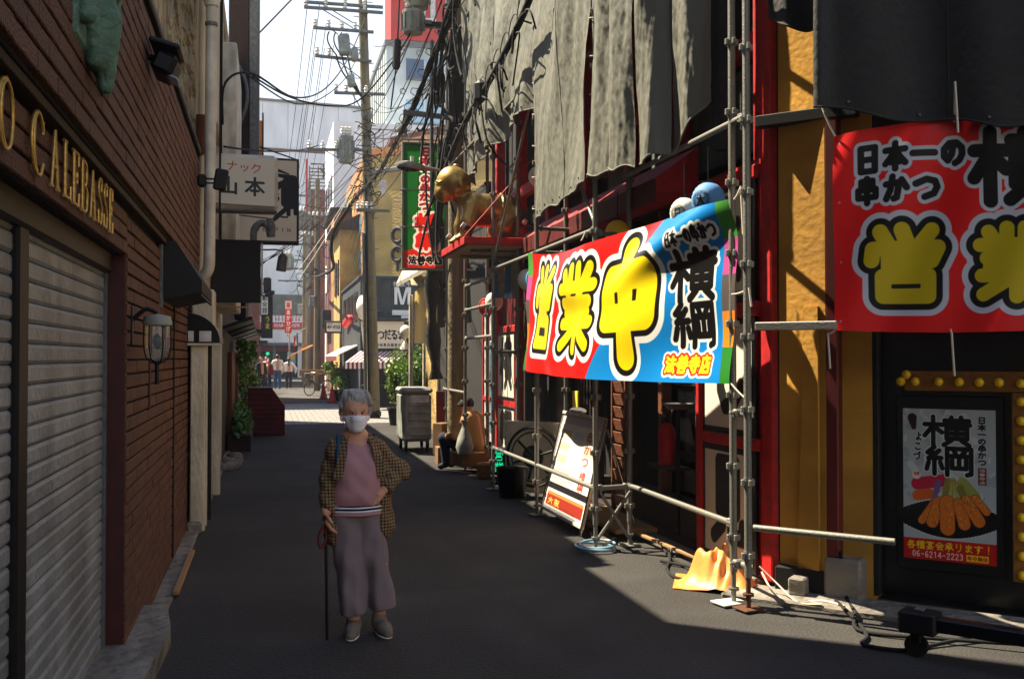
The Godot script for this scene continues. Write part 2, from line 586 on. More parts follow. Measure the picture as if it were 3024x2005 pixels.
	define("大", "6,32 94,32;50,4 48,40 8,96;52,40 92,96")
	define("新", "26,2 26,12;6,14 48,14;16,18 20,28;38,18 34,28;4,32 52,32;6,48 50,48;28,32 28,96;26,52 6,76;30,52 48,70;88,6 60,14;60,14 58,60 50,96;60,40 98,40;80,40 80,98")
	define("世", "4,36 96,36;22,10 22,90 92,90;50,6 50,66;76,6 76,66 50,66")
	define("界", "22,4 78,4 78,46 22,46 22,4;22,25 78,25;50,4 50,46;48,48 6,72;52,48 94,72;36,66 32,84 14,98;64,66 64,98")
	define("元", "20,10 80,10;6,36 94,36;38,38 32,74 6,96;62,38 62,90 94,90 94,76")
	define("祖", "22,2 28,14;6,22 40,22 6,60;24,44 24,98;28,46 42,58;54,8 88,8 88,92;54,8 54,92;54,36 88,36;54,62 88,62;42,92 98,92")
	for q in [["O", "50,2 22,14 10,50 22,86 50,98 78,86 90,50 78,14 50,2;50,5 32,18 24,50 32,82 50,95"], ["C", "88,26 72,6 48,2 22,16 10,50 22,84 48,98 74,94 90,76;88,10 88,30;44,6 30,20 24,50 30,80 44,94"], ["A", "4,98 28,98;14,98 50,2;50,2 84,98;72,98 98,98;52,10 78,98;28,64 70,64"], ["L", "8,2 40,2;20,2 20,98;28,2 28,98;8,98 90,98;90,98 92,74"], ["E", "8,2 84,2;84,2 86,24;20,2 20,98;28,2 28,98;28,48 64,48;64,38 64,58;8,98 88,98;88,98 92,74"], ["B", "8,2 56,2 80,12 80,36 58,48 28,48;20,2 20,98;28,2 28,98;58,48 88,58 88,86 62,98 8,98"], ["S", "80,26 78,10 54,2 28,8 18,26 30,44 62,54 84,72 74,92 48,98 22,92 14,72;80,4 80,28;14,70 14,98"]]:
		define("serif_" + q[0], q[1])
	# Latin capitals of one thin weight, for small print
	define("G", "84,22 60,4 30,10 14,40 18,76 42,96 70,92 84,76 84,54 58,54")
	define("E", "82,6 20,6 20,94 84,94;20,48 70,48")
	define("N", "16,96 16,4 84,96 84,4")
	define("P", "20,96 20,4 66,4 84,18 84,40 66,54 20,54")
	define("I", "50,4 50,96")
	define("A", "8,96 50,4 92,96;24,64 76,64")
	define("M", "8,96 20,4 50,70 80,4 92,96")
	define("0", "50,4 20,22 16,70 48,96 80,76 84,26 50,4")
	define("1", "28,20 54,4 54,96")
	define("2", "14,26 36,4 70,8 82,30 16,96 88,96")
	define("3", "16,10 60,4 82,24 46,46 84,66 66,94 14,90")
	define("4", "68,96 68,4 10,68 92,68")
	define("6", "74,6 36,14 16,54 24,90 60,96 84,74 70,50 26,56")
	define("9", "78,44 40,52 16,30 38,4 74,8 84,40 64,86 30,96")
	define("-", "20,52 80,52")
	define(":", "50,34 50,38;50,72 50,76")

func make_textures() -> void:
	noise("mottle", 0.03, 5, 0.68, 1.0, 256)
	noise("cloth", 0.02, 4, 0.86, 1.0, 256, FastNoiseLite.TYPE_SIMPLEX_SMOOTH, 12)
	noise("stain", 0.008, 5, 0.68, 1.0, 256, FastNoiseLite.TYPE_SIMPLEX_SMOOTH, 7)
	noise("grain", 0.16, 3, 0.62, 1.0, 256, FastNoiseLite.TYPE_SIMPLEX, 4)
	noise("speck", 0.35, 2, 0.3, 1.0, 256, FastNoiseLite.TYPE_SIMPLEX, 9)
	bump("fine", 0.12, 4, 6.0)
	bump("rough", 0.03, 5, 14.0, 256, 5)
	bump("lump", 0.012, 3, 10.0, 256, 8)

func make_materials() -> void:
	mat("asphalt", Color(0.385, 0.37, 0.345), 0.93, 0, "speck", 1.1, "fine", 0.35)
	var as_ := M["asphalt"] as StandardMaterial3D
	as_.detail_enabled = true
	as_.detail_albedo = tex.stain
	as_.detail_blend_mode = BaseMaterial3D.BLEND_MODE_MUL
	as_.detail_uv_layer = BaseMaterial3D.DETAIL_UV_2
	as_.uv2_triplanar = true
	as_.uv2_world_triplanar = true
	as_.uv2_scale = Vector3(0.35, 0.35, 0.35)
	mat("ground", Color(0.34, 0.33, 0.32), 0.95, 0, "stain", 0.2)
	mat("paver", Color(0.62, 0.60, 0.57), 0.9, 0, "mottle", 0.8)
	mat("patch", Color(0.30, 0.29, 0.285), 0.95, 0, "speck", 1.3, "fine", 0.8)
	mat("concrete", Color(0.58, 0.55, 0.50), 0.9, 0, "stain", 0.7, "rough", 0.5)
	mat("mortar", Color(0.12, 0.09, 0.08), 0.95, 0, "mottle", 1.0)
	for i in 4:
		var b: Color = [Color(0.455, 0.285, 0.20), Color(0.44, 0.27, 0.19), Color(0.475, 0.30, 0.205), Color(0.42, 0.255, 0.185)][i]
		mat("brick%d" % i, b, 0.75, 0, "grain", 2.0, "fine", 0.7)
	mat("darkred", Color(0.29, 0.075, 0.06), 0.55, 0, "mottle", 1.0)
	mat("shutter", Color(0.66, 0.675, 0.68), 0.45, 0.15, "stain", Vector3(0.8, 0.5, 0.8), "fine", 0.15)
	mat("darksteel", Color(0.11, 0.11, 0.12), 0.5, 0.4, "mottle", 2.0)
	mat("brass", Color(0.93, 0.76, 0.42), 0.4, 0.7, "mottle", 6.0)
	mat("darkbronze", Color(0.30, 0.22, 0.13), 0.4, 0.5)
	mat("redmatte", Color(0.70, 0.03, 0.025), 0.9)
	mat("verdigris", Color(0.42, 0.56, 0.48), 0.7, 0.15, "stain", 3.0, "rough", 0.7)
	mat("black", Color(0.05, 0.05, 0.053), 0.65, 0, "mottle", 2.0)
	mat("blackgloss", Color(0.045, 0.045, 0.05), 0.3)
	mat("cream", Color(0.90, 0.86, 0.76), 0.75, 0, "stain", Vector3(0.9, 0.25, 0.9), "fine", 0.2)
	mat("whitepaint", Color(0.90, 0.88, 0.82), 0.6, 0, "stain", 0.9)
	mat("stucco", Color(0.80, 0.73, 0.60), 0.95, 0, "stain", Vector3(1.2, 0.35, 1.2), "rough", 1.6)
	mat("greysteel", Color(0.46, 0.47, 0.47), 0.55, 0.4, "mottle", 1.5)
	mat("wooddark", Color(0.20, 0.115, 0.07), 0.65, 0, "grain", Vector3(4, 0.5, 4), "fine", 0.4)
	mat("wood", Color(0.50, 0.28, 0.14), 0.6, 0, "grain", Vector3(4, 0.5, 4), "fine", 0.4)
	mat("woodlight", Color(0.74, 0.56, 0.36), 0.65, 0, "grain", Vector3(4, 0.5, 4))
	mat("red", Color(0.80, 0.045, 0.03), 0.62, 0, "mottle", 1.0)
	mat("maroon", Color(0.43, 0.075, 0.06), 0.55, 0, "stain", 1.0)
	mat("yellowwall", Color(0.86, 0.63, 0.22), 0.92, 0, "stain", 0.5, "fine", 0.12)
	mat("galv", Color(0.62, 0.61, 0.57), 0.5, 0.45, "grain", Vector3(5, 1.6, 5), "fine", 0.3)
	mat("rust", Color(0.42, 0.25, 0.15), 0.85, 0.1, "stain", 4.0)
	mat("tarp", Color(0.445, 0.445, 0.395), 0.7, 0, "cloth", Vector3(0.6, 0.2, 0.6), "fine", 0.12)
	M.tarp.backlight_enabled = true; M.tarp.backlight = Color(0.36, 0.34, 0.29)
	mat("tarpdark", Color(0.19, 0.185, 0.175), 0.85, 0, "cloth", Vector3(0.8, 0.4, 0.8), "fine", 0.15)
	mat("cable", Color(0.045, 0.045, 0.05), 0.9)
	mat("poleconc", Color(0.55, 0.50, 0.38), 0.9, 0, "stain", Vector3(2, 0.4, 2), "fine", 0.4)
	mat("transformer", Color(0.62, 0.64, 0.62), 0.6, 0.2, "stain", 1.5)
	mat("porcelain", Color(0.85, 0.84, 0.80), 0.25)
	mat("gold", Color(0.80, 0.66, 0.38), 0.42, 0.85, "mottle", 3.0)
	mat("white", Color(0.88, 0.87, 0.85), 0.6, 0, "mottle", 0.6)
	mat("farwhite", Color(0.93, 0.94, 0.945), 0.8, 0, "cloth", Vector3(0.1, 0.03, 0.1))
	mat("towerwhite", Color(0.83, 0.88, 0.88), 0.6, 0, "stain", 0.1)
	mat("glassblue", Color(0.16, 0.27, 0.40), 0.12, 0.2)
	mat("glassdark", Color(0.05, 0.06, 0.07), 0.15, 0.1)
	mat("glasspale", Color(0.55, 0.70, 0.78), 0.15, 0.1)
	mat("brownbuild", Color(0.45, 0.22, 0.18), 0.9, 0, "stain", 0.2)
	mat("ochre", Color(0.84, 0.70, 0.40), 0.9, 0, "stain", 0.3, "fine", 0.3)
	mat("orange", Color(0.83, 0.55, 0.30), 0.9, 0, "stain", 0.3)
	mat("slate", Color(0.24, 0.27, 0.29), 0.7, 0, "stain", 0.4)
	mat("orangebag", Color(0.95, 0.60, 0.28), 0.45, 0, "cloth", 2.0, "fine", 0.12)
	mat("rope", Color(0.82, 0.78, 0.70), 0.9)
	mat("bulb", Color(0.98, 0.80, 0.10), 0.3)
	mat("bulbboard", Color(0.62, 0.40, 0.07), 0.6, 0, "mottle", 2.0)
	mat("cardboard", Color(0.60, 0.44, 0.28), 0.9, 0, "stain", 1.5)
	mat("leaf", Color(0.30, 0.44, 0.17), 0.5)
	mat("leafpale", Color(0.47, 0.58, 0.24), 0.5)
	mat("stem", Color(0.30, 0.22, 0.14), 0.9)
	mat("potblack", Color(0.10, 0.11, 0.11), 0.6)
	mat("plasticgrey", Color(0.64, 0.65, 0.62), 0.6, 0, "stain", 1.5)
	mat("rubber", Color(0.05, 0.05, 0.05), 0.85)
	mat("chrome", Color(0.75, 0.75, 0.74), 0.2, 1.0)
	mat("cone", Color(0.72, 0.10, 0.06), 0.6)
	mat("skin", Color(0.80, 0.58, 0.47), 0.6)
	mat("hairgrey", Color(0.66, 0.65, 0.64), 0.6, 0, "grain", Vector3(9, 3, 9), "rough", 0.6)
	mat("hairlight", Color(0.82, 0.81, 0.80), 0.5)
	mat("hairblack", Color(0.06, 0.05, 0.05), 0.5)
	mat("pink", Color(0.88, 0.65, 0.68), 0.95, 0, "grain", 10.0, "fine", 0.6)
	mat("trouser", Color(0.62, 0.55, 0.57), 0.95, 0, "grain", 8.0, "fine", 0.3)
	mat("mask", Color(0.96, 0.95, 0.97), 0.9)
	mat("shoe", Color(0.55, 0.50, 0.44), 0.8, 0, "mottle", 8.0)
	mat("denim", Color(0.16, 0.30, 0.42), 0.9)
	mat("navy", Color(0.10, 0.12, 0.20), 0.9)
	mat("shirtwhite", Color(0.88, 0.84, 0.80), 0.9)
	mat("shirtred", Color(0.45, 0.09, 0.08), 0.9)
	mat("jackettan", Color(0.62, 0.46, 0.27), 0.9)
	mat("tin", Color(0.70, 0.70, 0.70), 0.3, 0.8)
	mat("darkinside", Color(0.05, 0.04, 0.035), 0.9)
	mat("greypaint", Color(0.40, 0.43, 0.40), 0.7, 0, "stain", 0.8)
	mat("lampgrey", Color(0.52, 0.52, 0.51), 0.5, 0.2)
	mat("awningstripe_red", Color(0.45, 0.14, 0.16), 0.9)
	mat("awningstripe_white", Color(0.85, 0.80, 0.77), 0.9)
	var g := mat("greenled", Color(0.05, 0.35, 0.25), 0.4)
	g.emission_enabled = true; g.emission = Color(0.1, 0.9, 0.6); g.emission_energy_multiplier = 0.35
	var gl := StandardMaterial3D.new()
	gl.transparency = BaseMaterial3D.TRANSPARENCY_ALPHA
	gl.albedo_color = Color(0.9, 0.95, 0.95, 0.12); gl.roughness = 0.05
	M["pane"] = gl
	for q in [["lanternwhite", Color(0.90, 0.87, 0.80)], ["lanternblue", Color(0.36, 0.58, 0.80)], ["lanternyellow", Color(0.92, 0.75, 0.15)], ["lanternred", Color(0.85, 0.12, 0.10)]]:
		var m := mat(q[0], q[1], 0.7)
		m.backlight_enabled = true; m.backlight = q[1] * 0.25
	var cv := mat("canvas", Color(0.90, 0.84, 0.66), 0.8)
	cv.backlight_enabled = true; cv.backlight = Color(0.75, 0.66, 0.42)
	for q in ["leaf", "leafpale"]:
		M[q].backlight_enabled = true
		M[q].backlight = Color(0.18, 0.24, 0.06)
	# checked cloth
	var pl := ink(64, 64, Color(0.60, 0.49, 0.34))
	for i in 8:
		pl.rect(i * 8, 0, i * 8 + 3, 64, Color(0.31, 0.23, 0.17))
	for i in 8:
		for x in 64:
			for y in 3:
				var dark := (x % 8) < 3
				pl.rect(x, i * 8 + y, x + 1, i * 8 + y + 1, Color(0.09, 0.07, 0.06) if dark else Color(0.31, 0.23, 0.17))
	var pm := StandardMaterial3D.new()
	pm.albedo_texture = ImageTexture.create_from_image(pl.image())
	pm.roughness = 0.95
	pm.uv1_triplanar = true
	pm.uv1_scale = Vector3(6.2, 6.2, 6.2)
	M["plaid"] = pm

func _ready() -> void:
	rng.seed = 20231
	# --- camera
	var cam := Camera3D.new()
	cam.name = "camera"
	cam.fov = 37.63
	cam.near = 0.05
	cam.far = 600.0
	cam.position = Vector3(0, 1.65, 0)
	cam.rotation = Vector3(deg_to_rad(1.036), deg_to_rad(-13.797), 0)
	add_child(cam)
	cam.current = true
	# --- sky
	var sm := ProceduralSkyMaterial.new()
	sm.sky_top_color = Color(0.25, 0.40, 0.68)
	sm.sky_horizon_color = Color(0.95, 0.985, 1.0)
	sm.sky_curve = 0.6
	sm.ground_bottom_color = Color(0.35, 0.34, 0.33)
	sm.ground_horizon_color = Color(0.60, 0.60, 0.60)
	sm.sun_angle_max = 1.0
	sm.sky_energy_multiplier = 1.0
	var sky := Sky.new()
	sky.sky_material = sm
	var env := Environment.new()
	env.background_mode = Environment.BG_SKY
	env.sky = sky
	env.background_energy_multiplier = 0.52
	env.tonemap_mode = Environment.TONE_MAPPER_LINEAR
	env.tonemap_exposure = 3.2
	env.sdfgi_enabled = true
	env.ssao_enabled = true
	env.ssil_enabled = true
	env.fog_enabled = true
	env.fog_density = 0.0012
	env.fog_light_color = Color(0.86, 0.90, 0.94)
	var we := WorldEnvironment.new()
	we.name = "world_environment"
	we.environment = env
	add_child(we)
	# --- sun: ahead and to the left, fairly high
	var sun := DirectionalLight3D.new()
	sun.name = "sun"
	sun.light_energy = 1.6
	sun.light_color = Color(1.0, 0.945, 0.84)
	sun.light_angular_distance = 0.53
	sun.shadow_enabled = true
	var el := deg_to_rad(54.0)
	var az := deg_to_rad(50.0)     # left of the alley's direction
	sun.basis = Basis.looking_at(Vector3(sin(az) * cos(el), -sin(el), cos(az) * cos(el)), Vector3.UP)
	add_child(sun)
	# --- everything else
	define_glyphs()
	make_textures()
	make_materials()
	build_ground()
	build_left()
	build_left_far()
	build_behind()
	build_restaurant()
	build_scaffold()
	build_tarps()
	build_banners()
	build_middle_right()
	build_far_end()
	build_poles_and_cables()
	build_statue()
	build_small_things()
	build_people()

func build_ground() -> void:
	structure(mk(null, "ground", M.ground, mb().box(Vector3(0, -0.05, -200), Vector3(700, 0.09, 900))))
	var road := mb()
	road.sheet(60, 120, func(u: float, v: float) -> Vector3:
		var x := lerpf(-1.2, 8.0, u); var z := lerpf(26.0, -6.0, v)
		return P(x, 0.004 + 0.006 * sin(x * 2.3 + z * 0.9) * sin(z * 0.7 - x), z))
	structure(mk(null, "asphalt_road", M.asphalt, road))
	structure(mk(null, "far_road", M.ground, mb().box(P(2, 0.0, 66), Vector3(30, 0.012, 66))))
	# lighter paving at the crossing, laid in blocks
	structure(mk(null, "crossing_pavement", M.mortar, mb().box(P(2.2, 0.001, 30.6), Vector3(9.0, 0.014, 11.2))))
	var pv := get_node("crossing_pavement") as Node3D
	var bm: ArrayMesh = mb().box(Vector3.ZERO, Vector3(0.29, 0.03, 0.29), 0.008).mesh()
	var near := []
	for j in 37:
		for i in 30:
			near.append([P(-2.2 + i * 0.3 + (0.15 if j % 2 else 0.0), 0.0, 25.2 + j * 0.3), R(0, 1)])
	var mm := MultiMesh.new()
	mm.transform_format = MultiMesh.TRANSFORM_3D
	mm.mesh = bm
	mm.instance_count = near.size()
	for i in near.size():
		mm.set_instance_transform(i, Transform3D(Basis.IDENTITY, near[i][0] + Vector3(0, R(-0.001, 0.003), 0)))
	var mi := MultiMeshInstance3D.new()
	mi.name = "paving_block"
	mi.multimesh = mm
	mi.material_override = M.paver
	stuff(mi)
	pv.add_child(mi)
	structure(pc(null, "left_gutter", M.concrete, -0.9, -0.62, -0.04, 0.028, 6.7, 26, 0.012))
	# concrete kerb apron before the turned facade
	structure(p2(null, "right_kerb", M.concrete, -0.25, 3.2, -0.05, 0.045, 0.05, 0.42, 0.015))
	structure(pc(null, "facade_kerb", M.concrete, 3.32, 3.7, -0.05, 0.05, 6.6, 16.0, 0.015))

# roller shutter: slats with a rolled edge
func slat_mesh(z0: float, z1: float) -> ArrayMesh:
	var b := mb()
	var pr := [Vector2(0.0, 0.0), Vector2(0.006, 0.004), Vector2(0.012, 0.014), Vector2(0.012, 0.060), Vector2(0.007, 0.070), Vector2(0.0, 0.074)]
	for i in pr.size() - 1:
		b.quad(Vector3(pr[i].x, pr[i].y, -z0), Vector3(pr[i].x, pr[i].y, -z1), Vector3(pr[i + 1].x, pr[i + 1].y, -z1), Vector3(pr[i + 1].x, pr[i + 1].y, -z0))
	return b.mesh()

func build_left() -> void:
	var wx := -0.75
	var h := thing("brick_restaurant", "dark brown brick shopfront with closed grey roller shutters along the left edge", "building", P(-1.2, 0, 7))
	var wall := pc(h, "wall", M.mortar, -1.5, wx - 0.012, 0, 2.5, 5.69, 11.65)
	var up := pc(h, "upper_wall", M.mortar, -1.5, -0.692, 2.49, 3.68, 1.0, 11.05)
	pc(h, "lintel", M.mortar, -1.5, wx - 0.012, 2.20, 2.492, 1.0, 5.688)
	pc(h, "coping", M.darksteel, -1.5, -0.655, 3.682, 3.74, 0.9, 11.1, 0.01)
	pc(h, "soffit_board", M.wooddark, -0.80, -0.70, 2.455, 2.488, 1.0, 11.0, 0.003)
	# stuccoed upper storey set back behind the parapet
	pc(h, "upper_storey", M.stucco, -6.0, -0.98, 3.6, 12.0, -8.0, 8.7, 0.0)
	pc(h, "upper_storey", M.stucco, -6.0, -0.985, 3.6, 6.15, 8.702, 10.47, 0.0)
	# bricks
	var spots := []
	var L := 0.29
	var H := 0.066
	var add := func(x: float, y0: float, y1: float, z0: float, z1: float) -> void:
		var j := 0
		var y := y0 + H / 2 + 0.004
		while y + H / 2 < y1:
			var z := z0 + (0.0 if j % 2 else -L / 2)
			while z < z1:
				var a := maxf(z, z0); var b := minf(z + L, z1)
				if b - a > 0.03:
					spots.append([Vector3(x, y, -(a + b) / 2), (b - a - 0.0025)])
				z += L
			y += H + 0.012
			j += 1
	add.call(wx, 0.0, 2.45, 5.69, 11.65)
	add.call(wx, 2.20, 2.45, 1.6, 5.68)
	add.call(-0.68, 2.50, 3.66, 1.6, 11.05)
	var eye := Vector3(0, 1.65, 0)
	for s in spots:
		s.append(s[1] / maxf((s[0] - eye).length_squared(), 0.3))
		if s[0].z > -3.0:
			s[2] *= 0.05
	spots.sort_custom(func(a, b): return a[2] > b[2])
	var meshes := {}
	var rest := []
	for i in spots.size():
		var s = spots[i]
		if i < 300:
			var key := snappedf(s[1], 0.004)
			if not meshes.has(key):
				meshes[key] = mb().box(Vector3.ZERO, Vector3(0.03, H, key), 0.004).mesh()
			var o := MeshInstance3D.new()
			o.name = "brick"
			o.mesh = meshes[key]
			o.material_override = M["brick%d" % rng.randi_range(0, 3)]
			h.add_child(o, true)
			o.position = s[0] + Vector3(R(-0.003, 0.002), 0, 0) - origin[h]
		else:
			rest.append(s)
	for k in 4:
		var mm := MultiMesh.new()
		mm.transform_format = MultiMesh.TRANSFORM_3D
		mm.mesh = mb().box(Vector3.ZERO, Vector3(0.03, H, 1.0), 0.004).mesh()
		var mine := []
		for i in rest.size():
			if (i * 7 + int(i / 3)) % 4 == k:
				mine.append(rest[i])
		mm.instance_count = mine.size()
		for i in mine.size():
			mm.set_instance_transform(i, Transform3D(Basis.from_scale(Vector3(1, 1, mine[i][1])), mine[i][0] + Vector3(R(-0.003, 0.002), 0, 0) - origin[h]))
		var mi := MultiMeshInstance3D.new()
		mi.name = "brickwork"
		mi.multimesh = mm
		mi.material_override = M["brick%d" % k]
		stuff(mi)
		h.add_child(mi, true)
	# reveal and post
	pc(h, "reveal", M.darkred, -1.4, -0.742, 0, 2.21, 5.68, 5.76, 0.006)
	pc(h, "shutter_post", M.darksteel, -0.98, -0.825, 0, 2.2, 3.70, 3.85, 0.012)
	pc(h, "shutter_header", M.darksteel, -1.1, -0.81, 2.10, 2.24, 1.0, 5.68, 0.012)
	pc(h, "guide_rail", M.greysteel, -0.93, -0.83, 0, 2.12, 5.64, 5.68, 0.006)
	pc(h, "threshold", M.concrete, -1.3, -0.70, -0.02, 0.02, 1.0, 5.68, 0.004)
	for q in [[1.2, 3.70], [3.85, 5.64]]:
		var sh := Node3D.new()
		sh.name = "roller_shutter"
		h.add_child(sh, true)
		sh.position = -origin[h]
		origin[sh] = Vector3.ZERO
		var sm := slat_mesh(q[0], q[1])
		for i in 28:
			var o := MeshInstance3D.new()
			o.name = "slat"
			o.mesh = sm
			o.material_override = M.shutter
			sh.add_child(o, true)
			o.position = Vector3(-0.86 + R(-0.001, 0.001), 0.03 + i * 0.076, 0)
		pc(sh, "bottom_bar", M.greysteel, -0.87, -0.835, 0.005, 0.035, q[0], q[1], 0.004)
	# thin brass letters standing off the wall
	var sign_root := thing("brass_lettering", "thin brass capital letters in a row on the brown brick band above the shutters", "sign letters", P(-0.74, 2.23, 4.2))
	var word := "OCALEBASSE"
	var zs := [3.06, 3.46, 3.73, 3.95, 4.12, 4.30, 4.50, 4.69, 4.84, 5.00]
	for i in word.length():
		var b := mb()
		var wdt := 0.20 if i < 2 else (0.15 if i < 7 else 0.12)
		for st in glyphs["serif_" + word[i]]:
			var pp := []
			for q in st:
				pp.append(P(-0.722, 2.445 - q.y * 0.0021, zs[i] + (q.x - 50) * 0.01 * wdt))
			b.tube(smooth(pp, 4) if pp.size() > 4 else pp, 0.0065, 6)
		mk(sign_root, "letter", M.brass, b)
	# bronze relief, green with age
	var bones := []
	var at := P(-0.66, 3.0, 4.05)
	for q in [[0.0, 0.25, 0.0, -0.2, 0.12, 0.07], [-0.1, 0.3, -0.16, -0.12, 0.07, 0.05], [0.12, 0.3, 0.15, -0.15, 0.06, 0.05], [0.02, -0.05, 0.04, -0.30, 0.075, 0.04], [-0.08, -0.02, -0.05, -0.24, 0.05, 0.035], [0.16, -0.1, 0.17, -0.28, 0.035, 0.02], [0.05, 0.12, 0.09, 0.1, 0.075, 0.06], [-0.02, 0.45, 0.02, 0.3, 0.14, 0.12], [0.1, 0.55, 0.15, 0.3, 0.09, 0.08], [-0.18, 0.22, -0.19, 0.1, 0.05, 0.05]]:
		bones.append([at + Vector3(R(0, 0.05), q[1], -q[0] * 1.5), at + Vector3(R(0, 0.05), q[3], -q[2] * 1.5), q[4] * 0.8, q[5] * 0.8])
	var rel := thing("bronze_relief", "green weathered bronze figure relief high on the brown brick wall", "sculpture", at - Vector3(0, 0.3, 0))
	mkm(rel, "figure", M.verdigris, body(bones, 0.016, 0.014))
	pc(rel, "backplate", M.verdigris, -0.692, -0.655, 2.78, 3.9, 3.72, 4.34, 0.012)
	# floodlight on the parapet
	var fl := thing("wall_floodlight", "dark floodlight fixed high on the brick wall near its top edge", "floodlight", P(-0.6, 3.2, 5.95))
	pb(fl, "housing", M.darksteel, P(-0.57, 3.30, 5.95), Vector3(0.13, 0.13, 0.26), 0.025, Basis(Vector3(0, 0, 1), -0.4))
	pb(fl, "visor", M.black, P(-0.565, 3.40, 5.95), Vector3(0.17, 0.035, 0.30), 0.012, Basis(Vector3(0, 0, 1), -0.25))
	pb(fl, "lens", M.glasspale, P(-0.545, 3.235, 5.94), Vector3(0.10, 0.012, 0.18), 0.004, Basis(Vector3(0, 0, 1), -0.4))
	pt(fl, "bracket", M.darksteel, [P(-0.69, 3.36, 5.95), P(-0.6, 3.34, 5.95)], 0.02)
	# black cloth awning box
	var aw := thing("black_wall_hood", "black canvas hood box projecting from the brick wall beside the white door frame", "awning", P(-0.7, 2.0, 7.9))
	var xf := Transform3D(Basis(Vector3(1, 0, 0), Vector3(0, 1, 0), Vector3(0, 0, 1)), P(0, 0, 8.75))
	mk(aw, "canvas", M.black, mb().prism(PackedVector2Array([Vector2(-0.74, 2.48), Vector2(-0.64, 2.48), Vector2(-0.46, 2.20), Vector2(-0.46, 2.12), Vector2(-0.74, 2.06)]), xf, 1.3))
	pt(aw, "frame_rod", M.darksteel, [P(-0.47, 2.10, 7.42), P(-0.47, 2.10, 8.78)], 0.012)
	pc(aw, "edge_strip", M.greysteel, -0.745, -0.72, 2.0, 2.45, 7.36, 7.42)
	# wall lantern
	var ln := thing("wall_lantern", "small iron lantern with a pale cap bracketed to the brown brick wall", "lantern", P(-0.7, 1.75, 5.88))
	pb(ln, "backplate", M.darksteel, P(-0.738, 1.83, 5.88), Vector3(0.02, 0.22, 0.07), 0.005)
	pt(ln, "arm", M.darksteel, smooth([P(-0.73, 1.86, 5.88), P(-0.66, 1.92, 5.88), P(-0.60, 1.90, 5.88)], 5), 0.012)
	var lx := Transform3D(Basis.IDENTITY, P(-0.60, 1.62, 5.88))
	mk(ln, "cap", M.plasticgrey, mb().lathe([Vector2(0.075, 0.21), Vector2(0.08, 0.225), Vector2(0.07, 0.26), Vector2(0.001, 0.275)], lx, 16))
	mk(ln, "globe", M.pane, mb().lathe([Vector2(0.001, 0.01), Vector2(0.05, 0.03), Vector2(0.066, 0.09), Vector2(0.064, 0.205)], lx, 16))
	mk(ln, "cage", M.darksteel, mb().lathe([Vector2(0.001, -0.012), Vector2(0.03, 0.0), Vector2(0.03, 0.012)], lx, 12).tube([P(-0.60, 1.62, 5.88), P(-0.60, 1.50, 5.88)], 0.012))
	for i in 6:
		var a := TAU * i / 6
		var pp := []
		for q in [Vector2(0.03, 0.0), Vector2(0.06, 0.03), Vector2(0.073, 0.09), Vector2(0.071, 0.21)]:
			pp.append(lx * Vector3(q.x * cos(a), q.y, q.x * sin(a)))
		pt(ln, "cage_bar", M.darksteel, pp, 0.004, 5)
	mk(ln, "bulb", M.glassdark, mb().ball(lx * Vector3(0, 0.12, 0), Vector3(0.025, 0.045, 0.025), 10, 8))
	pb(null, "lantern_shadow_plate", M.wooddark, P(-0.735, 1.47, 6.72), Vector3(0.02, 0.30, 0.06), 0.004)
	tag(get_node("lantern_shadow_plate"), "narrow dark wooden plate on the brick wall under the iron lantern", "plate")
	# seam pipe on the brick wall
	tag(pt(null, "thin_wall_conduit", M.cable, [P(-0.735, 0.05, 8.4), P(-0.735, 2.1, 8.4)], 0.012), "thin dark conduit running down the brown brick wall past the lantern", "conduit")
	# concrete step
	var stp := mb().prism(PackedVector2Array([Vector2(-0.95, 6.55), Vector2(-0.60, 6.55), Vector2(-0.53, 6.0), Vector2(-0.56, 5.2), Vector2(-0.60, 3.8), Vector2(-0.95, 3.8)]), Transform3D(Basis(Vector3(1, 0, 0), Vector3(0, 0, -1), Vector3(0, 1, 0)), Vector3(0, 0, 0)), 0.12)
	tag(mk(null, "concrete_step", M.concrete, stp), "worn grey concrete step at the foot of the roller shutter", "step")
	tag(pb(null, "loose_batten", M.woodlight, P(-0.60, 0.05, 7.9), Vector3(0.045, 0.03, 1.5), 0.005, Basis(Vector3.UP, 0.0)), "pale loose batten lying on the ground along the brick wall", "batten")
	# white door frame with a half round plastic hood
	var df := thing("white_door_frame", "white painted doorway posts of the shop past the brick wall", "door frame", P(-0.64, 0, 10))
	pc(df, "post", M.cream, -0.71, -0.575, 0.0, 1.86, 9.88, 10.02, 0.01)
	pc(df, "post", M.cream, -0.66, -0.55, 0.0, 1.9, 12.45, 12.6, 0.01)
	pc(df, "moulding", M.cream, -0.585, -0.555, 0.05, 1.86, 9.90, 9.96, 0.008)
	pc(df, "moulding", M.darksteel, -0.555, -0.52, 0.1, 1.86, 9.96, 10.0, 0.008)
	pc(df, "fascia", M.cream, -0.70, -0.50, 1.90, 2.30, 9.9, 10.3, 0.01)
	pc(df, "dark_door", M.wooddark, -0.72, -0.69, 0.02, 1.9, 10.05, 12.4, 0.004)
	pc(df, "foot", M.concrete, -0.74, -0.6, -0.02, 0.10, 9.8, 10.05, 0.02)
	var hd := thing("plastic_door_hood", "smoky half round plastic hood with a white notice over the white doorway", "door hood", P(-0.6, 1.77, 10.0))
	var hp := PackedVector2Array([Vector2(-0.74, 1.77)])
	for i in 9:
		var a := PI / 2 * i / 8
		hp.append(Vector2(-0.74 + 0.30 * cos(a), 1.79 + 0.28 * sin(a)))
	hp.append(Vector2(-0.74, 2.07))
	mk(hd, "shell", M.blackgloss, mb().prism(hp, Transform3D(Basis.IDENTITY, P(0, 0, 10.6)), 0.75))
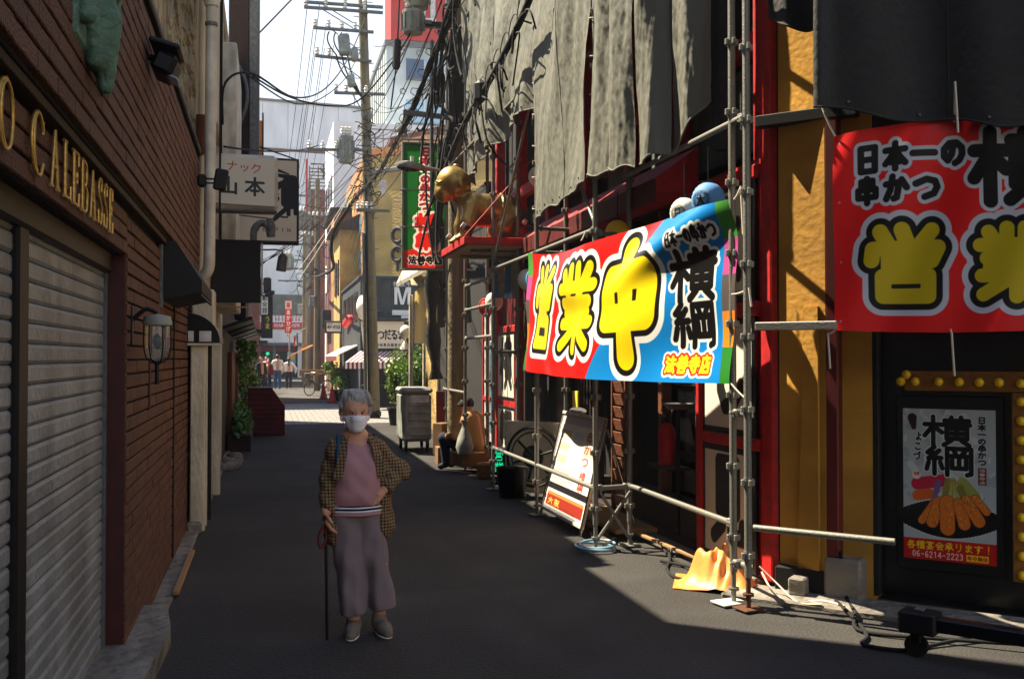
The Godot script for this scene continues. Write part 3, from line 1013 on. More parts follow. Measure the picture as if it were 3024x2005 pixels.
	pc(hd, "rim", M.cream, -0.74, -0.43, 1.762, 1.785, 9.83, 9.86, 0.004)
	pc(hd, "notice", M.white, -0.63, -0.52, 1.80, 1.90, 9.835, 9.848, 0.002)
	pc(hd, "notice", M.white, -0.73, -0.68, 1.80, 1.90, 9.835, 9.848, 0.002)

func build_behind() -> void:
	# the street goes on behind the camera, between more houses
	var a := thing("opposite_building", "plain rendered building across the street from the turned facade, outside the view", "building", F2(4, 0, 16))
	pb(a, "wall", M.stucco, F2(4, 3.5, 21), Vector3(30, 7, 10), 0.0, B2)
	pb(a, "plinth", M.concrete, F2(4, 0.3, 15.95), Vector3(30, 0.6, 0.1), 0.01, B2)
	var b := thing("street_end_building", "plain building closing the street behind the viewer, outside the view", "building", F2(22, 0, 3))
	pb(b, "wall", M.cream, F2(24, 5, 4), Vector3(6, 10, 16), 0.0, B2)
	var c := thing("next_door_house", "dark house continuing the turned facade beyond the poster, outside the view", "building", F2(10, 0, -2))
	pb(c, "wall", M.wooddark, F2(11.5, 4.5, -4.2), Vector3(16, 9, 8), 0.0, B2)

func build_left_far() -> void:
	# cream building with pipes
	var h := thing("cream_building", "stained cream rendered building with white drainpipes behind the brick shopfront", "building", P(-3, 0, 13))
	pc(h, "wall", M.cream, -9, -0.70, 0, 6.1, 11.66, 16.4, 0.0)
	pc(h, "upper_wall", M.stucco, -9, -0.72, 3.3, 6.1, 10.48, 11.655, 0.0)
	pc(h, "bay", M.whitepaint, -0.70, -0.40, 2.3, 5.7, 13.2, 15.6, 0.02)
	pc(h, "bay", M.cream, -0.70, -0.56, 4.3, 5.9, 11.7, 13.0, 0.02)
	pc(h, "cornice", M.cream, -0.72, -0.55, 6.1, 6.16, 11.66, 16.4, 0.03)
	for q in [[0.4, 1.9], [2.6, 3.9]]:
		pc(h, "window", M.glassdark, -0.71, -0.685, 4.6, 5.8, 11.9 + q[0], 11.9 + q[1], 0.004)
	for z in [11.75, 11.95, 12.2]:
		pt(h, "cable_run", M.cable, [P(-0.54, 3.0, z), P(-0.54, 5.9, z + 0.05)], 0.008, 6)
	var dp := thing("white_drainpipe", "thick white drainpipe with a curved end down the left wall", "drainpipe", P(-0.55, 2.4, 10))
	mk(dp, "pipe", M.whitepaint, mb().tube([P(-0.55, 5.7, 10.2), P(-0.55, 2.62, 10.0)] + bez(P(-0.55, 2.6, 10.0), P(-0.55, 2.47, 10.0), P(-0.57, 2.44, 10.05), P(-0.70, 2.42, 10.1), 6), 0.055, 14))
	mk(dp, "hopper", M.whitepaint, mb().tube([P(-0.55, 5.1, 10.15), P(-0.55, 5.28, 10.15), P(-0.55, 5.5, 10.15)], [0.065, 0.12, 0.13], 14))
	for y in [2.9, 3.9, 4.9]:
		mk(dp, "clip", M.greysteel, mb().tube([P(-0.55, y, 10.03 + y * 0.02), P(-0.55, y + 0.03, 10.03 + y * 0.02)], 0.062, 14))
	var dq := thing("narrow_drainpipe", "narrow cream pipe bundle with rusty joints left of the thick drainpipe", "drainpipe", P(-0.6, 2.5, 10.4))
	pt(dq, "pipe", M.cream, [P(-0.66, 2.5, 10.45), P(-0.66, 5.9, 10.6)], 0.035, 10)
	pt(dq, "pipe", M.cream, [P(-0.61, 2.5, 10.7), P(-0.61, 5.9, 10.8)], 0.02, 8)
	mk(dq, "joint", M.rust, mb().tube([P(-0.66, 3.7, 10.5), P(-0.66, 4.1, 10.5)], [0.06, 0.055], 10))
	# square lamp of the snack bar
	var fl := thing("square_floodlight", "small black square floodlight on a bracket before the white snack sign", "floodlight", P(-0.5, 3.1, 9.5))
	pb(fl, "housing", M.black, P(-0.43, 3.30, 9.6), Vector3(0.12, 0.20, 0.05), 0.015, Basis(Vector3(0, 0, 1), -0.15))
	pb(fl, "arm", M.darksteel, P(-0.53, 3.31, 9.63), Vector3(0.10, 0.015, 0.015), 0.003)
	pb(fl, "arm", M.darksteel, P(-0.53, 3.27, 9.63), Vector3(0.10, 0.015, 0.015), 0.003)
	pb(fl, "mount", M.black, P(-0.60, 3.29, 9.64), Vector3(0.08, 0.12, 0.08), 0.02)
	# snack sign
	var a := ink(300, 256, Color(0.80, 0.79, 0.75))
	a.text("ナック", Vector2(66, 22), Vector2(56, 52), Vector2(58, 4), 2.6)
	a.paint(Color(0.66, 0.12, 0.12)); a.clear()
	a.text("山本", Vector2(26, 104), Vector2(100, 96), Vector2(128, 0), 6.5)
	a.paint(Color(0.06, 0.08, 0.09)); a.clear()
	a.rect(0, 250, 300, 256, Color(0.42, 0.40, 0.36))
	var s := thing("snack_bar_sign", "white rounded box sign with red and black writing jutting out from the left wall", "sign", P(-0.26, 3.39, 12))
	printed("snack", a, 0.4)
	pc(s, "box", M.whitepaint, -0.66, 0.11, 3.38, 4.03, 12.0, 12.22, 0.05)
	mk(s, "face", M.snack, mb().quad(P(-0.63, 3.43, 11.996), P(0.07, 3.41, 11.996), P(0.07, 3.98, 11.996), P(-0.63, 3.99, 11.996)))
	pc(s, "trim", M.greysteel, -0.66, 0.10, 3.352, 3.378, 12.0, 12.22, 0.01)
	pc(s, "bracket", M.darksteel, -0.72, -0.655, 3.5, 3.56, 12.08, 12.14, 0.005)
	pc(s, "bracket", M.darksteel, -0.72, -0.655, 3.85, 3.91, 12.08, 12.14, 0.005)
	# second sign with a large black brush character
	var b := ink(256, 296, Color(0.84, 0.80, 0.72))
	b.rect(0, 0, 256, 5, Color(0.1, 0.09, 0.09)); b.rect(0, 288, 256, 296, Color(0.1, 0.09, 0.09)); b.rect(250, 0, 256, 296, Color(0.1, 0.09, 0.09))
	b.seg(Vector2(178, 38), Vector2(222, 52), 6, 2)
	b.seg(Vector2(178, 56), Vector2(240, 66), 5, 10)
	b.seg(Vector2(238, 72), Vector2(205, 84), 14, 10); b.seg(Vector2(205, 84), Vector2(168, 106), 10, 14)
	b.seg(Vector2(226, 84), Vector2(228, 150), 26, 26); b.seg(Vector2(246, 80), Vector2(246, 190), 7)
	b.seg(Vector2(216, 110), Vector2(216, 152), 20); b.seg(Vector2(172, 76), Vector2(176, 78), 8)
	b.seg(Vector2(166, 112), Vector2(176, 112), 7); b.seg(Vector2(166, 124), Vector2(186, 124), 3); b.seg(Vector2(170, 138), Vector2(180, 140), 11)
	b.seg(Vector2(212, 176), Vector2(180, 206), 8); b.seg(Vector2(180, 206), Vector2(158, 230), 8, 4); b.seg(Vector2(222, 172), Vector2(222, 194), 7); b.seg(Vector2(198, 204), Vector2(218, 204), 3)
	b.paint(Color(0.08, 0.07, 0.08)); b.clear()
	b.text("GENPIN", Vector2(112, 240), Vector2(13, 14), Vector2(21, 0.5), 0.9)
	b.paint(Color(0.12, 0.1, 0.1))
	printed("genpin", b, 0.6)
	var g := thing("black_character_sign", "large cream sign with a black brush character behind the white snack sign", "sign", P(-0.1, 3.43, 16))
	pc(g, "panel", M.darksteel, -0.70, 0.47, 3.42, 4.78, 16.0, 16.12, 0.01)
	mk(g, "face", M.genpin, mb().quad(P(-0.69, 3.44, 15.996), P(0.462, 3.44, 15.996), P(0.462, 4.765, 15.996), P(-0.69, 4.765, 15.996)))
	pt(g, "stay", M.darksteel, [P(-0.62, 5.1, 16.05), P(0.42, 4.78, 16.05)], 0.012, 6)
	# goose-neck vent and lamp below
	var gv := thing("vent_pipe", "grey bent vent pipe in front of the cream sign", "vent pipe", P(-0.3, 3.1, 14.5))
	pt(gv, "pipe", M.greysteel, [P(-0.20, 3.0, 14.5), P(-0.20, 3.38, 14.5)] + bez(P(-0.20, 3.40, 14.5), P(-0.20, 3.56, 14.5), P(-0.02, 3.60, 14.5), P(-0.01, 3.50, 14.5), 7), 0.05, 12)
	mk(gv, "hood", M.greysteel, mb().tube([P(0.02, 3.62, 14.5), P(0.03, 3.52, 14.5), P(0.04, 3.36, 14.5)], [0.04, 0.075, 0.06], 12))
	pt(gv, "bar", M.greysteel, [P(-0.68, 3.68, 14.5), P(0.0, 3.62, 14.5)], 0.012, 6)
	var cl := thing("hanging_wall_lamp", "small grey cylinder lamp on an arm below the cream character sign", "lamp", P(0.2, 3.0, 16.2))
	pt(cl, "arm", M.greysteel, [P(-0.50, 3.33, 16.2), P(0.12, 3.36, 16.2), P(0.22, 3.34, 16.2), P(0.23, 3.28, 16.2)], 0.014, 6)
	mk(cl, "shade", M.greysteel, mb().tube([P(0.235, 3.30, 16.2), P(0.23, 3.25, 16.2), P(0.20, 3.02, 16.2)], [0.03, 0.075, 0.08], 12))
	# black board and eaves under the signs
	var bb := thing("black_hanging_board", "large plain black board hanging below the white snack sign", "board", P(-0.36, 2.33, 13))
	pc(bb, "board", M.black, -0.68, -0.09, 2.34, 3.13, 12.95, 13.02, 0.006)
	pc(bb, "edge", M.whitepaint, -0.085, -0.065, 2.45, 3.1, 13.0, 13.4, 0.004)
	pb(bb, "stick", M.woodlight, P(-0.35, 2.28, 12.9), Vector3(0.28, 0.02, 0.02), 0.004)
	# tall dark vertical sign and orange box above
	var ts := thing("tall_dark_sign", "tall dark vertical sign box on the left building against the sky", "sign", P(-0.3, 4.6, 15.7))
	pc(ts, "case", M.wooddark, -0.60, -0.30, 4.6, 7.4, 15.7, 16.0, 0.01)
	pc(ts, "side_strip", M.greysteel, -0.30, -0.14, 4.6, 7.4, 15.7, 16.15, 0.02)
	pt(ts, "duct_hose", M.greysteel, smooth([P(-0.52, 6.2, 15.6), P(-0.35, 5.85, 15.6), P(-0.33, 5.5, 15.6), P(-0.46, 5.1, 15.6)], 6), 0.03, 8)
	var ob := thing("orange_sided_sign", "narrow dark sign box with an orange side right of the tall dark sign", "sign", P(-0.1, 5.0, 19))
	pc(ob, "case", M.wooddark, -0.12, -0.09, 5.0, 6.2, 19.0, 19.6, 0.004)
	pc(ob, "face", M.orange, -0.26, -0.12, 4.9, 6.05, 19.0, 19.5, 0.004)
	# dark eaves house with door and plants
	var d := thing("dark_timber_house", "dark timber eating house with low eaves along the left of the alley", "building", P(-3, 0, 21))
	pc(d, "wall", M.wooddark, -9, -0.70, 0, 5.6, 16.41, 27.4, 0.0)
	pc(d, "upper_band", M.wood, -0.70, -0.66, 2.55, 3.3, 18.0, 27.0, 0.01)
	for i in 5:
		pb(d, "eave", M.darksteel, P(-0.50, 2.2 - 0.02 * i, 17.5 + i * 2.0), Vector3(0.55, 0.05, 1.9), 0.01, Basis(Vector3(0, 0, -1), -0.35))
	pc(d, "door", M.wood, -0.70, -0.62, 0.05, 1.75, 18.6, 20.4, 0.01)
	pc(d, "window", M.glassdark, -0.70, -0.68, 0.7, 1.7, 21.6, 23.6, 0.004)
	for z in [21.6, 22.1, 22.6, 23.1, 23.6]:
		pc(d, "mullion", M.wood, -0.69, -0.655, 0.65, 1.75, z - 0.02, z + 0.02, 0.003)
	pc(d, "chimney_duct", M.darksteel, -0.65, -0.42, 2.4, 4.6, 20.6, 21.0, 0.02)
	pc(d, "wall_box", M.darksteel, -0.6, -0.20, 3.0, 3.4, 22.0, 22.3, 0.02)
	# vertical white sign and things far left
	var k := ink(64, 200, Color(0.82, 0.82, 0.78))
	k.text("動会館", Vector2(7, 12), Vector2(50, 56), Vector2(0, 62), 3.0)
	k.paint(Color(0.08, 0.09, 0.10))
	printed("kaikan", k)
	var ks := thing("hall_sign", "narrow white vertical sign with black characters far along the left side", "sign", P(-0.1, 2.3, 34.5))
	var z := 34.5
	pc(ks, "case", M.black, -0.22, 0.16, 2.3, 3.85, z, z + 0.3, 0.01)
	mk(ks, "face", M.kaikan, mb().quad(P(-0.21, 3.10, z - 0.006), P(0.0, 3.10, z - 0.006), P(0.0, 3.80, z - 0.006), P(-0.21, 3.80, z - 0.006)))
	var kk := ink(40, 100, Color(0.06, 0.07, 0.07))
	kk.text("うま", Vector2(5, 8), Vector2(28, 36), Vector2(0, 44), 2.6)
	kk.paint(Color(0.75, 0.66, 0.15))
	printed("yellowbrush", kk)
	mk(ks, "lower_face", M.yellowbrush, mb().quad(P(-0.12, 2.55, z - 0.008), P(0.12, 2.55, z - 0.008), P(0.12, 3.08, z - 0.008), P(-0.12, 3.08, z - 0.008)))
	pc(ks, "arm", M.darksteel, -0.7, -0.22, 3.5, 3.56, z + 0.1, z + 0.16, 0.004)
	var tl := thing("pedestrian_signal", "black boxed signal lamp above the narrow white vertical sign", "signal", P(0.0, 3.8, 34))
	pb(tl, "case", M.black, P(-0.02, 4.05, 34), Vector3(0.26, 0.5, 0.25), 0.05)
	pb(tl, "visor", M.black, P(0.06, 3.76, 33.9), Vector3(0.34, 0.14, 0.3), 0.05, Basis(Vector3(0, 0, 1), 0.4))
	pt(tl, "arm", M.darksteel, [P(-0.7, 4.1, 34), P(-0.15, 4.1, 34)], 0.04, 6)
	# buildings beyond the side street
	for q in [["plain_dark_building", "plain dark low building past the left side street", M.wooddark, 34.6, 43.0, 5.6, -0.66], ["brown_low_building", "brown low building farther along the left side", M.brownbuild, 58.0, 72.0, 6.0, -0.5]]:
		var o := thing(q[0], q[1], "building", P(-3, 0, q[3]))
		pc(o, "wall", q[2], -9, q[6], 0, q[5], q[3], q[4], 0.0)
		pc(o, "eave", M.darksteel, q[6], q[6] + 0.5, 2.5, 2.62, q[3] + 0.5, q[4] - 0.5, 0.02)
		pc(o, "roof", M.slate, -9.2, q[6] + 0.15, q[5], q[5] + 0.15, q[3] - 0.1, q[4] + 0.1, 0.02)
		for i in 3:
			pc(o, "window", M.glassdark, q[6], q[6] + 0.02, 3.2, 4.4, q[3] + 1.0 + i * 2.6, q[3] + 2.6 + i * 2.6, 0.004)
			pc(o, "door", M.wood, q[6], q[6] + 0.03, 0.1, 2.0, q[3] + 1.2 + i * 2.6, q[3] + 2.2 + i * 2.6, 0.004)

# a framed sign board on the long facade: z0 nearer the camera, z1 farther
func side_board(root: Node3D, key: String, ch: String, z0: float, z1: float, y0: float, y1: float, x := 3.44, r := 5.5) -> void:
	var b := ink(96, int(96.0 * (y1 - y0) / (z1 - z0)), Color(0.84, 0.81, 0.74))
	var n := ch.length()
	b.text(ch, Vector2(14, b.h * 0.07), Vector2(68, b.h * 0.86 / n - 6), Vector2(0, b.h * 0.88 / n), r)
	b.paint(Color(0.05, 0.045, 0.045))
	printed(key, b, 0.5)
	pc(root, "frame", M.blackgloss, x, x + 0.03, y0 - 0.05, y1 + 0.05, z0 - 0.05, z1 + 0.05, 0.006)
	mk(root, "face", M[key], mb().quad(P(x - 0.004, y0, z1), P(x - 0.004, y0, z0), P(x - 0.004, y1, z0), P(x - 0.004, y1, z1)))

func build_restaurant() -> void:
	var h := thing("skewer_restaurant", "red and black skewer restaurant with yellow plaster corner behind the scaffolding", "building", P(5, 0, 9))
	# body
	pc(h, "back_wall", M.darkinside, 4.35, 9.5, 0, 9.0, 6.6, 16.2, 0.0)
	pc(h, "ceiling_slab", M.wooddark, 3.52, 4.4, 3.0, 3.12, 6.7, 16.2, 0.0)
	pc(h, "upper_wall", M.darkinside, 3.75, 4.4, 3.12, 9.0, 6.6, 16.2, 0.0)
	pc(h, "floor_slab", M.wooddark, 3.45, 4.4, 0.0, 0.11, 7.6, 13.6, 0.004)
	# red framed bay by the corner
	pc(h, "red_post", M.red, 3.462, 3.56, 0.06, 4.6, 6.41, 6.56, 0.01)
	pc(h, "red_post", M.red, 3.43, 3.55, 0.06, 3.1, 7.52, 7.62, 0.01)
	for y in [[0.97, 1.06], [1.95, 2.06], [2.96, 3.06]]:
		pc(h, "red_rail", M.red, 3.435, 3.545, y[0], y[1], 6.562, 7.518, 0.01)
	pc(h, "red_panel", M.red, 3.48, 3.545, 0.06, 3.1, 6.565, 7.515, 0.0)
	# black recess and posts of the shop front
	for z in [7.70, 8.52, 9.28, 10.4, 11.6, 12.7, 13.5]:
		pc(h, "timber_post", M.wooddark if z != 8.52 else M.wood, 3.50, 3.60, 0.1, 3.0, z, z + 0.09, 0.008)
	for z in [7.95, 10.85, 12.0]:
		pc(h, "glass_door", M.glassdark, 3.62, 3.635, 0.12, 2.2, z, z + 0.7, 0.003)
		for y in [0.12, 0.75, 1.4, 2.16]:
			pc(h, "door_rail", M.wooddark, 3.60, 3.65, y, y + 0.06, z, z + 0.7, 0.004)
	for i in 9:
		pc(h, "lattice_bar", M.wooddark, 3.58, 3.61, 0.15, 2.3, 10.5 + i * 0.11, 10.53 + i * 0.11, 0.004)
	pc(h, "door_beam", M.wooddark, 3.50, 3.66, 2.3, 2.42, 7.62, 13.6, 0.01)
	pc(h, "skirting", M.wooddark, 3.49, 3.62, 0.1, 0.42, 7.62, 9.26, 0.006)
	pc(h, "step_board", M.woodlight, 3.05, 3.48, 0.06, 0.10, 8.5, 9.9, 0.006)
	# louvred shutter standing open, lit by the sun
	var lv := Node3D.new()
	lv.name = "louvred_shutter"
	h.add_child(lv)
	lv.position = -origin[h]
	origin[lv] = Vector3.ZERO
	for z in [9.31, 9.70]:
		pc(lv, "stile", M.wood, 3.44, 3.49, 0.12, 2.6, z, z + 0.035, 0.004)
	for i in 19:
		pb(lv, "louvre", M.wood, P(3.465, 0.20 + i * 0.128, 9.525), Vector3(0.012, 0.115, 0.35), 0.003, Basis(Vector3(0, 0, 1), 0.22))
	# red ledge above the shopfront, with sloping top
	mk(h, "red_canopy", M.red, mb().prism(PackedVector2Array([Vector2(3.50, 3.02), Vector2(3.12, 3.02), Vector2(3.12, 3.14), Vector2(3.50, 3.42)]), Transform3D(Basis.IDENTITY, P(0, 0, 12.6)), 4.9))
	pc(h, "canopy_fascia", M.maroon, 3.085, 3.118, 2.94, 3.13, 7.7, 12.6, 0.006)
	# upper storey: red pillars, grey green shutters, straw blinds
	for z in [6.75, 8.3, 9.6, 11.0, 12.6, 14.2, 15.6]:
		pc(h, "red_pillar", M.red, 3.58, 3.72, 3.12, 7.5, z, z + 0.14, 0.01)
	for y in [4.0, 5.6]:
		pc(h, "red_crossbeam", M.red, 3.60, 3.70, y, y + 0.16, 6.6, 16.0, 0.01)
	for z in [6.95, 7.65, 8.6, 9.9]:
		pc(h, "shutter_board", M.greypaint, 3.68, 3.745, 3.25, 3.95, z, z + 0.6, 0.006)
	for k in 3:
		var sb := mb()
		for i in 40:
			var z := 8.55 + k * 1.3 + i * 0.012
			sb.tube([P(3.55 + R(-0.02, 0.02), 3.62 + R(-0.03, 0.03), z), P(3.55, 4.0, z)], 0.005, 4)
		stuff(mk(h, "straw_fringe", M.woodlight, sb))
	# far bay with red frame
	pc(h, "red_post", M.red, 3.42, 3.54, 0.06, 3.0, 13.62, 13.78, 0.01)
	pc(h, "red_post", M.red, 3.42, 3.54, 0.06, 3.0, 14.92, 15.05, 0.01)
	for y in [[0.14, 0.24], [0.92, 1.02], [2.02, 2.12], [2.9, 3.0]]:
		pc(h, "red_rail", M.red, 3.435, 3.53, y[0], y[1], 13.782, 14.918, 0.01)
	pc(h, "red_panel", M.maroon, 3.48, 3.53, 0.06, 3.0, 13.785, 14.915, 0.0)
	pc(h, "white_panel", M.white, 3.47, 3.53, 0.3, 2.6, 15.06, 16.15, 0.006)
	pc(h, "blue_panel", M.glasspale, 3.46, 3.468, 0.45, 1.9, 15.2, 15.6, 0.003)
	for y in [0.95, 1.95]:
		pc(h, "red_rail", M.red, 3.45, 3.467, y, y + 0.07, 15.06, 16.1, 0.004)
	for z in [15.12, 15.66, 16.05]:
		pc(h, "red_stile", M.red, 3.445, 3.466, 0.3, 2.6, z, z + 0.04, 0.004)
	# turned facade: yellow plaster, posts, recess
	mk(h, "plaster_wall", M.yellowwall, mb().prism(PackedVector2Array([Vector2(0.02, -0.5), Vector2(0.66, -0.5), Vector2(0.66, -0.02), Vector2(0.47, 0.0), Vector2(0.385, 0.115), Vector2(0.03, -0.004)]), Transform3D(Basis(B2.x, B2.z, Vector3.UP), F2(0, 0, 0)), 6.0))
	p2(h, "black_jamb", M.blackgloss, 0.0, 0.028, 0.0, 4.6, -0.2, -0.005, 0.004)
	mk(h, "rough_plaster", M.yellowwall, mb().prism(PackedVector2Array([Vector2(0.19, 0.2), Vector2(0.36, 0.2), Vector2(0.36, 2.0), Vector2(0.24, 2.0), Vector2(0.235, 1.55)]), Transform3D(B2 * Basis(Vector3.UP, -0.323), F2(0, 0, -0.012)), 0.022))
	p2(h, "base_band", M.darkinside, 0.03, 0.37, 0.0, 0.20, -0.062, 0.12, 0.006)
	p2(h, "dark_red_post", M.maroon, 0.385, 0.47, 0.30, 6.0, -0.058, 0.118, 0.01)
	p2(h, "stone_footing", M.concrete, 0.372, 0.62, 0.0, 0.30, -0.056, 0.15, 0.02)
	p2(h, "black_recess", M.blackgloss, 0.665, 3.4, 0.05, 2.2, -0.22, -0.12, 0.0)
	p2(h, "black_recess_side", M.black, 0.662, 0.70, 0.05, 2.2, -0.118, -0.02, 0.004)
	p2(h, "upper_black_wall", M.black, 0.665, 3.4, 2.2, 6.5, -0.2, -0.05, 0.0)
	p2(h, "black_beam", M.black, -0.1, 0.60, 3.28, 3.36, 0.02, 0.12, 0.006)
	p2(h, "low_block", M.concrete, 0.16, 0.27, 0.045, 0.16, 0.13, 0.25, 0.01)
	# two sign boards by the corner and one above them
	var q := thing("corner_sign_board", "white framed board with one black character low between red posts at the corner", "sign board", P(3.44, 0.08, 7))
	side_board(q, "board_a", "見", 6.66, 7.46, 0.12, 0.92, 3.445, 7.5)
	q = thing("corner_sign_board", "white framed board with a hooked black stroke at chest height between red posts", "sign board", P(3.44, 1.1, 7))
	side_board(q, "board_b", "し", 6.66, 7.46, 1.11, 1.90, 3.445, 8.0)
	q = thing("corner_sign_board", "white framed board half hidden by the open banner's right edge and the corner poles", "sign board", P(3.44, 2.1, 7))
	side_board(q, "board_c", "よ", 6.66, 7.46, 2.12, 2.92, 3.445, 7.0)
	q = thing("far_sign_board", "tall white board with black writing in the distant red frame, upper of two", "sign board", P(3.43, 1.0, 14))
	side_board(q, "board_d", "横", 13.85, 14.85, 1.07, 1.98, 3.43, 6.0)
	q = thing("far_sign_board", "short white board with black writing in the distant red frame, lower of two", "sign board", P(3.43, 0.3, 14))
	side_board(q, "board_e", "綱", 13.85, 14.85, 0.28, 0.88, 3.43, 6.0)
	build_poster()

func build_poster() -> void:
	var W := 384
	var H := 640
	var a := ink(W, H, Color(0.66, 0.70, 0.72))
	# pale backdrop, mottled
	for i in 60:
		var x := R(0, W); var y := R(0, 400)
		a.seg(Vector2(x, y), Vector2(x + R(-20, 20), y + R(-20, 20)), R(4, 16))
		if i % 6 == 5:
			a.paint(Color(0.58, 0.63, 0.67) if i % 12 == 5 else Color(0.74, 0.77, 0.78)); a.clear()
	# plate
	for q in [[250.0, 80.0, Color(0.80, 0.80, 0.78)], [0.0, 0.0, Color(0.06, 0.06, 0.07)]]:
		pass
	for i in 40:
		var t := float(i) / 39
		a.seg(Vector2(lerpf(-70, 450, t), 465 - 78 * sin(PI * t)), Vector2(lerpf(-70, 450, t), 450 + 84 * sin(PI * t)), 9)
	a.paint(Color(0.80, 0.80, 0.79), 3.0); a.paint(Color(0.05, 0.05, 0.06)); a.clear()
	# greens and red at the back, bag of skewers, fried pieces
	for q in [[60, 320, 170, 300, 26, Color(0.72, 0.12, 0.24)], [60, 370, 110, 360, 22, Color(0.80, 0.36, 0.08)], [150, 310, 120, 420, 12, Color(0.42, 0.34, 0.55)], [190, 300, 170, 400, 14, Color(0.45, 0.50, 0.18)], [210, 300, 215, 400, 15, Color(0.62, 0.66, 0.35)], [250, 305, 300, 360, 22, Color(0.56, 0.60, 0.28)], [240, 330, 260, 380, 16, Color(0.40, 0.46, 0.20)]]:
		a.seg(Vector2(q[0], q[1]), Vector2(q[2], q[3]), q[4]); a.paint(q[5]); a.clear()
	for q in [[130, 400, 78, 475, 15], [150, 395, 122, 478, 24], [185, 392, 186, 500, 30], [235, 395, 255, 478, 24], [275, 400, 315, 462, 24], [262, 372, 300, 390, 16], [300, 368, 345, 420, 15]]:
		a.seg(Vector2(q[0], q[1]), Vector2(q[2], q[3]), q[4]); a.paint(Color(0.45, 0.20, 0.05), 2.5); a.paint(Color(0.80, 0.44, 0.12)); a.clear()
		for k in 26:
			var t := R(0, 1)
			var p := Vector2(lerpf(q[0], q[2], t), lerpf(q[1], q[3], t)) + Vector2(R(-q[4], q[4]), R(-q[4], q[4])) * 0.7
			a.seg(p, p + Vector2(2, 2), R(1.0, 2.6))
			if k % 2:
				a.paint(Color(0.90, 0.60, 0.25) if k % 4 == 1 else Color(0.64, 0.30, 0.08)); a.clear()
	for k in 7:
		a.seg(Vector2(200 + k * 3, 295), Vector2(110 + k * 32, 400), 1.6)
	a.paint(Color(0.62, 0.46, 0.25)); a.clear()
	# heading
	a.glyph("横", Vector2(85, 30), Vector2(200, 125), 10); a.glyph("綱", Vector2(88, 158), Vector2(205, 120), 10)
	a.paint(Color(0.80, 0.83, 0.84), 4.0); a.paint(Color(0.03, 0.03, 0.035)); a.clear()
	a.text("日本一の串かつ", Vector2(312, 30), Vector2(34, 26), Vector2(0, 29), 3.2)
	a.paint(Color(0.78, 0.80, 0.80), 2.0); a.paint(Color(0.05, 0.05, 0.06)); a.clear()
	a.text("よこづな", Vector2(52, 100), Vector2(30, 36), Vector2(-4, 42), 3.4)
	a.paint(Color(0.86, 0.87, 0.86), 2.0); a.paint(Color(0.05, 0.05, 0.06)); a.clear()
	a.seg(Vector2(40, 40), Vector2(46, 80), 20, 10); a.paint(Color(0.16, 0.10, 0.10)); a.clear()
	a.seg(Vector2(56, 282), Vector2(57, 283), 18); a.paint(Color(0.85, 0.82, 0.80)); a.clear()
	a.text("法善", Vector2(46, 270), Vector2(11, 14), Vector2(12, 0), 1.2); a.paint(Color(0.75, 0.15, 0.12)); a.clear()
	a.rect(312, 240, 346, 312, Color(0.40, 0.14, 0.16))
	a.text("法善寺店", Vector2(317, 244), Vector2(24, 13), Vector2(0, 17), 1.1); a.paint(Color(0.80, 0.76, 0.74)); a.clear()
	# red footer
	a.rect(0, 552, W, H, Color(0.72, 0.07, 0.07))
	a.text("各種宴会承ります！", Vector2(14, 562), Vector2(36, 34), Vector2(40, 0), 2.4); a.paint(Color(0.92, 0.78, 0.06)); a.clear()
	a.text("06-6214-2223", Vector2(36, 604), Vector2(16, 26), Vector2(18, 0), 1.7); a.paint(Color(0.93, 0.90, 0.88)); a.clear()
	a.rect(262, 604, 352, 632, Color(0.92, 0.78, 0.06))
	a.text("年中無休", Vector2(266, 608), Vector2(19, 20), Vector2(21, 0), 1.4); a.paint(Color(0.62, 0.06, 0.06)); a.clear()
	printed("poster", a, 0.3)
	var t := thing("food_poster", "framed poster of fried skewers on a black plate beside yellow bulbs", "poster", F2(1.12, 0.3, -0.1))
	p2(t, "frame", M.blackgloss, 0.80, 1.46, 0.24, 1.40, -0.118, -0.09, 0.008)
	mk(t, "print", M.poster, mb().quad(F2(0.845, 0.315, -0.086), F2(1.41, 0.315, -0.086), F2(1.41, 1.31, -0.086), F2(0.845, 1.31, -0.086)))
	# bulb board
	var b := thing("bulb_board", "ochre board with a row of round yellow bulbs framing the food poster", "light board", F2(1.5, 0.2, -0.1))
	p2(b, "top_strip", M.bulbboard, 0.86, 1.615, 1.43, 1.56, -0.115, -0.06, 0.006)
	p2(b, "side_strip", M.bulbboard, 1.505, 1.615, 0.235, 1.425, -0.115, -0.06, 0.006)
	var spots := [Vector2(0.84, 1.49), Vector2(0.875, 1.535), Vector2(0.93, 1.49), Vector2(1.075, 1.49), Vector2(1.20, 1.49), Vector2(1.32, 1.49), Vector2(1.435, 1.49), Vector2(1.56, 1.485)]
	for i in 10:
		spots.append(Vector2(1.56, 1.37 - i * 0.121))
	for s in spots:
		var o := mk(b, "bulb", M.bulb, mb().ball(F2(s.x, s.y, -0.052), Vector3(0.029, 0.029, 0.02), 14, 8, B2))
		mk(o, "socket", M.bulbboard, mb().lathe([Vector2(0.034, 0), Vector2(0.034, 0.008), Vector2(0.026, 0.01)], Transform3D(B2 * Basis(Vector3.RIGHT, PI / 2), F2(s.x, s.y, -0.06)), 14))

func cup_mesh() -> ArrayMesh:
	var b := mb()
	b.tube([Vector3(0, -0.03, 0), Vector3(0, 0.03, 0)], 0.029, 10)
	for i in 4:
		var a := PI / 2 * i
		b.box(Vector3(cos(a), 0, sin(a)) * 0.036, Vector3(0.022, 0.042, 0.024), 0.004, Basis(Vector3.UP, -a))
	return b.mesh()

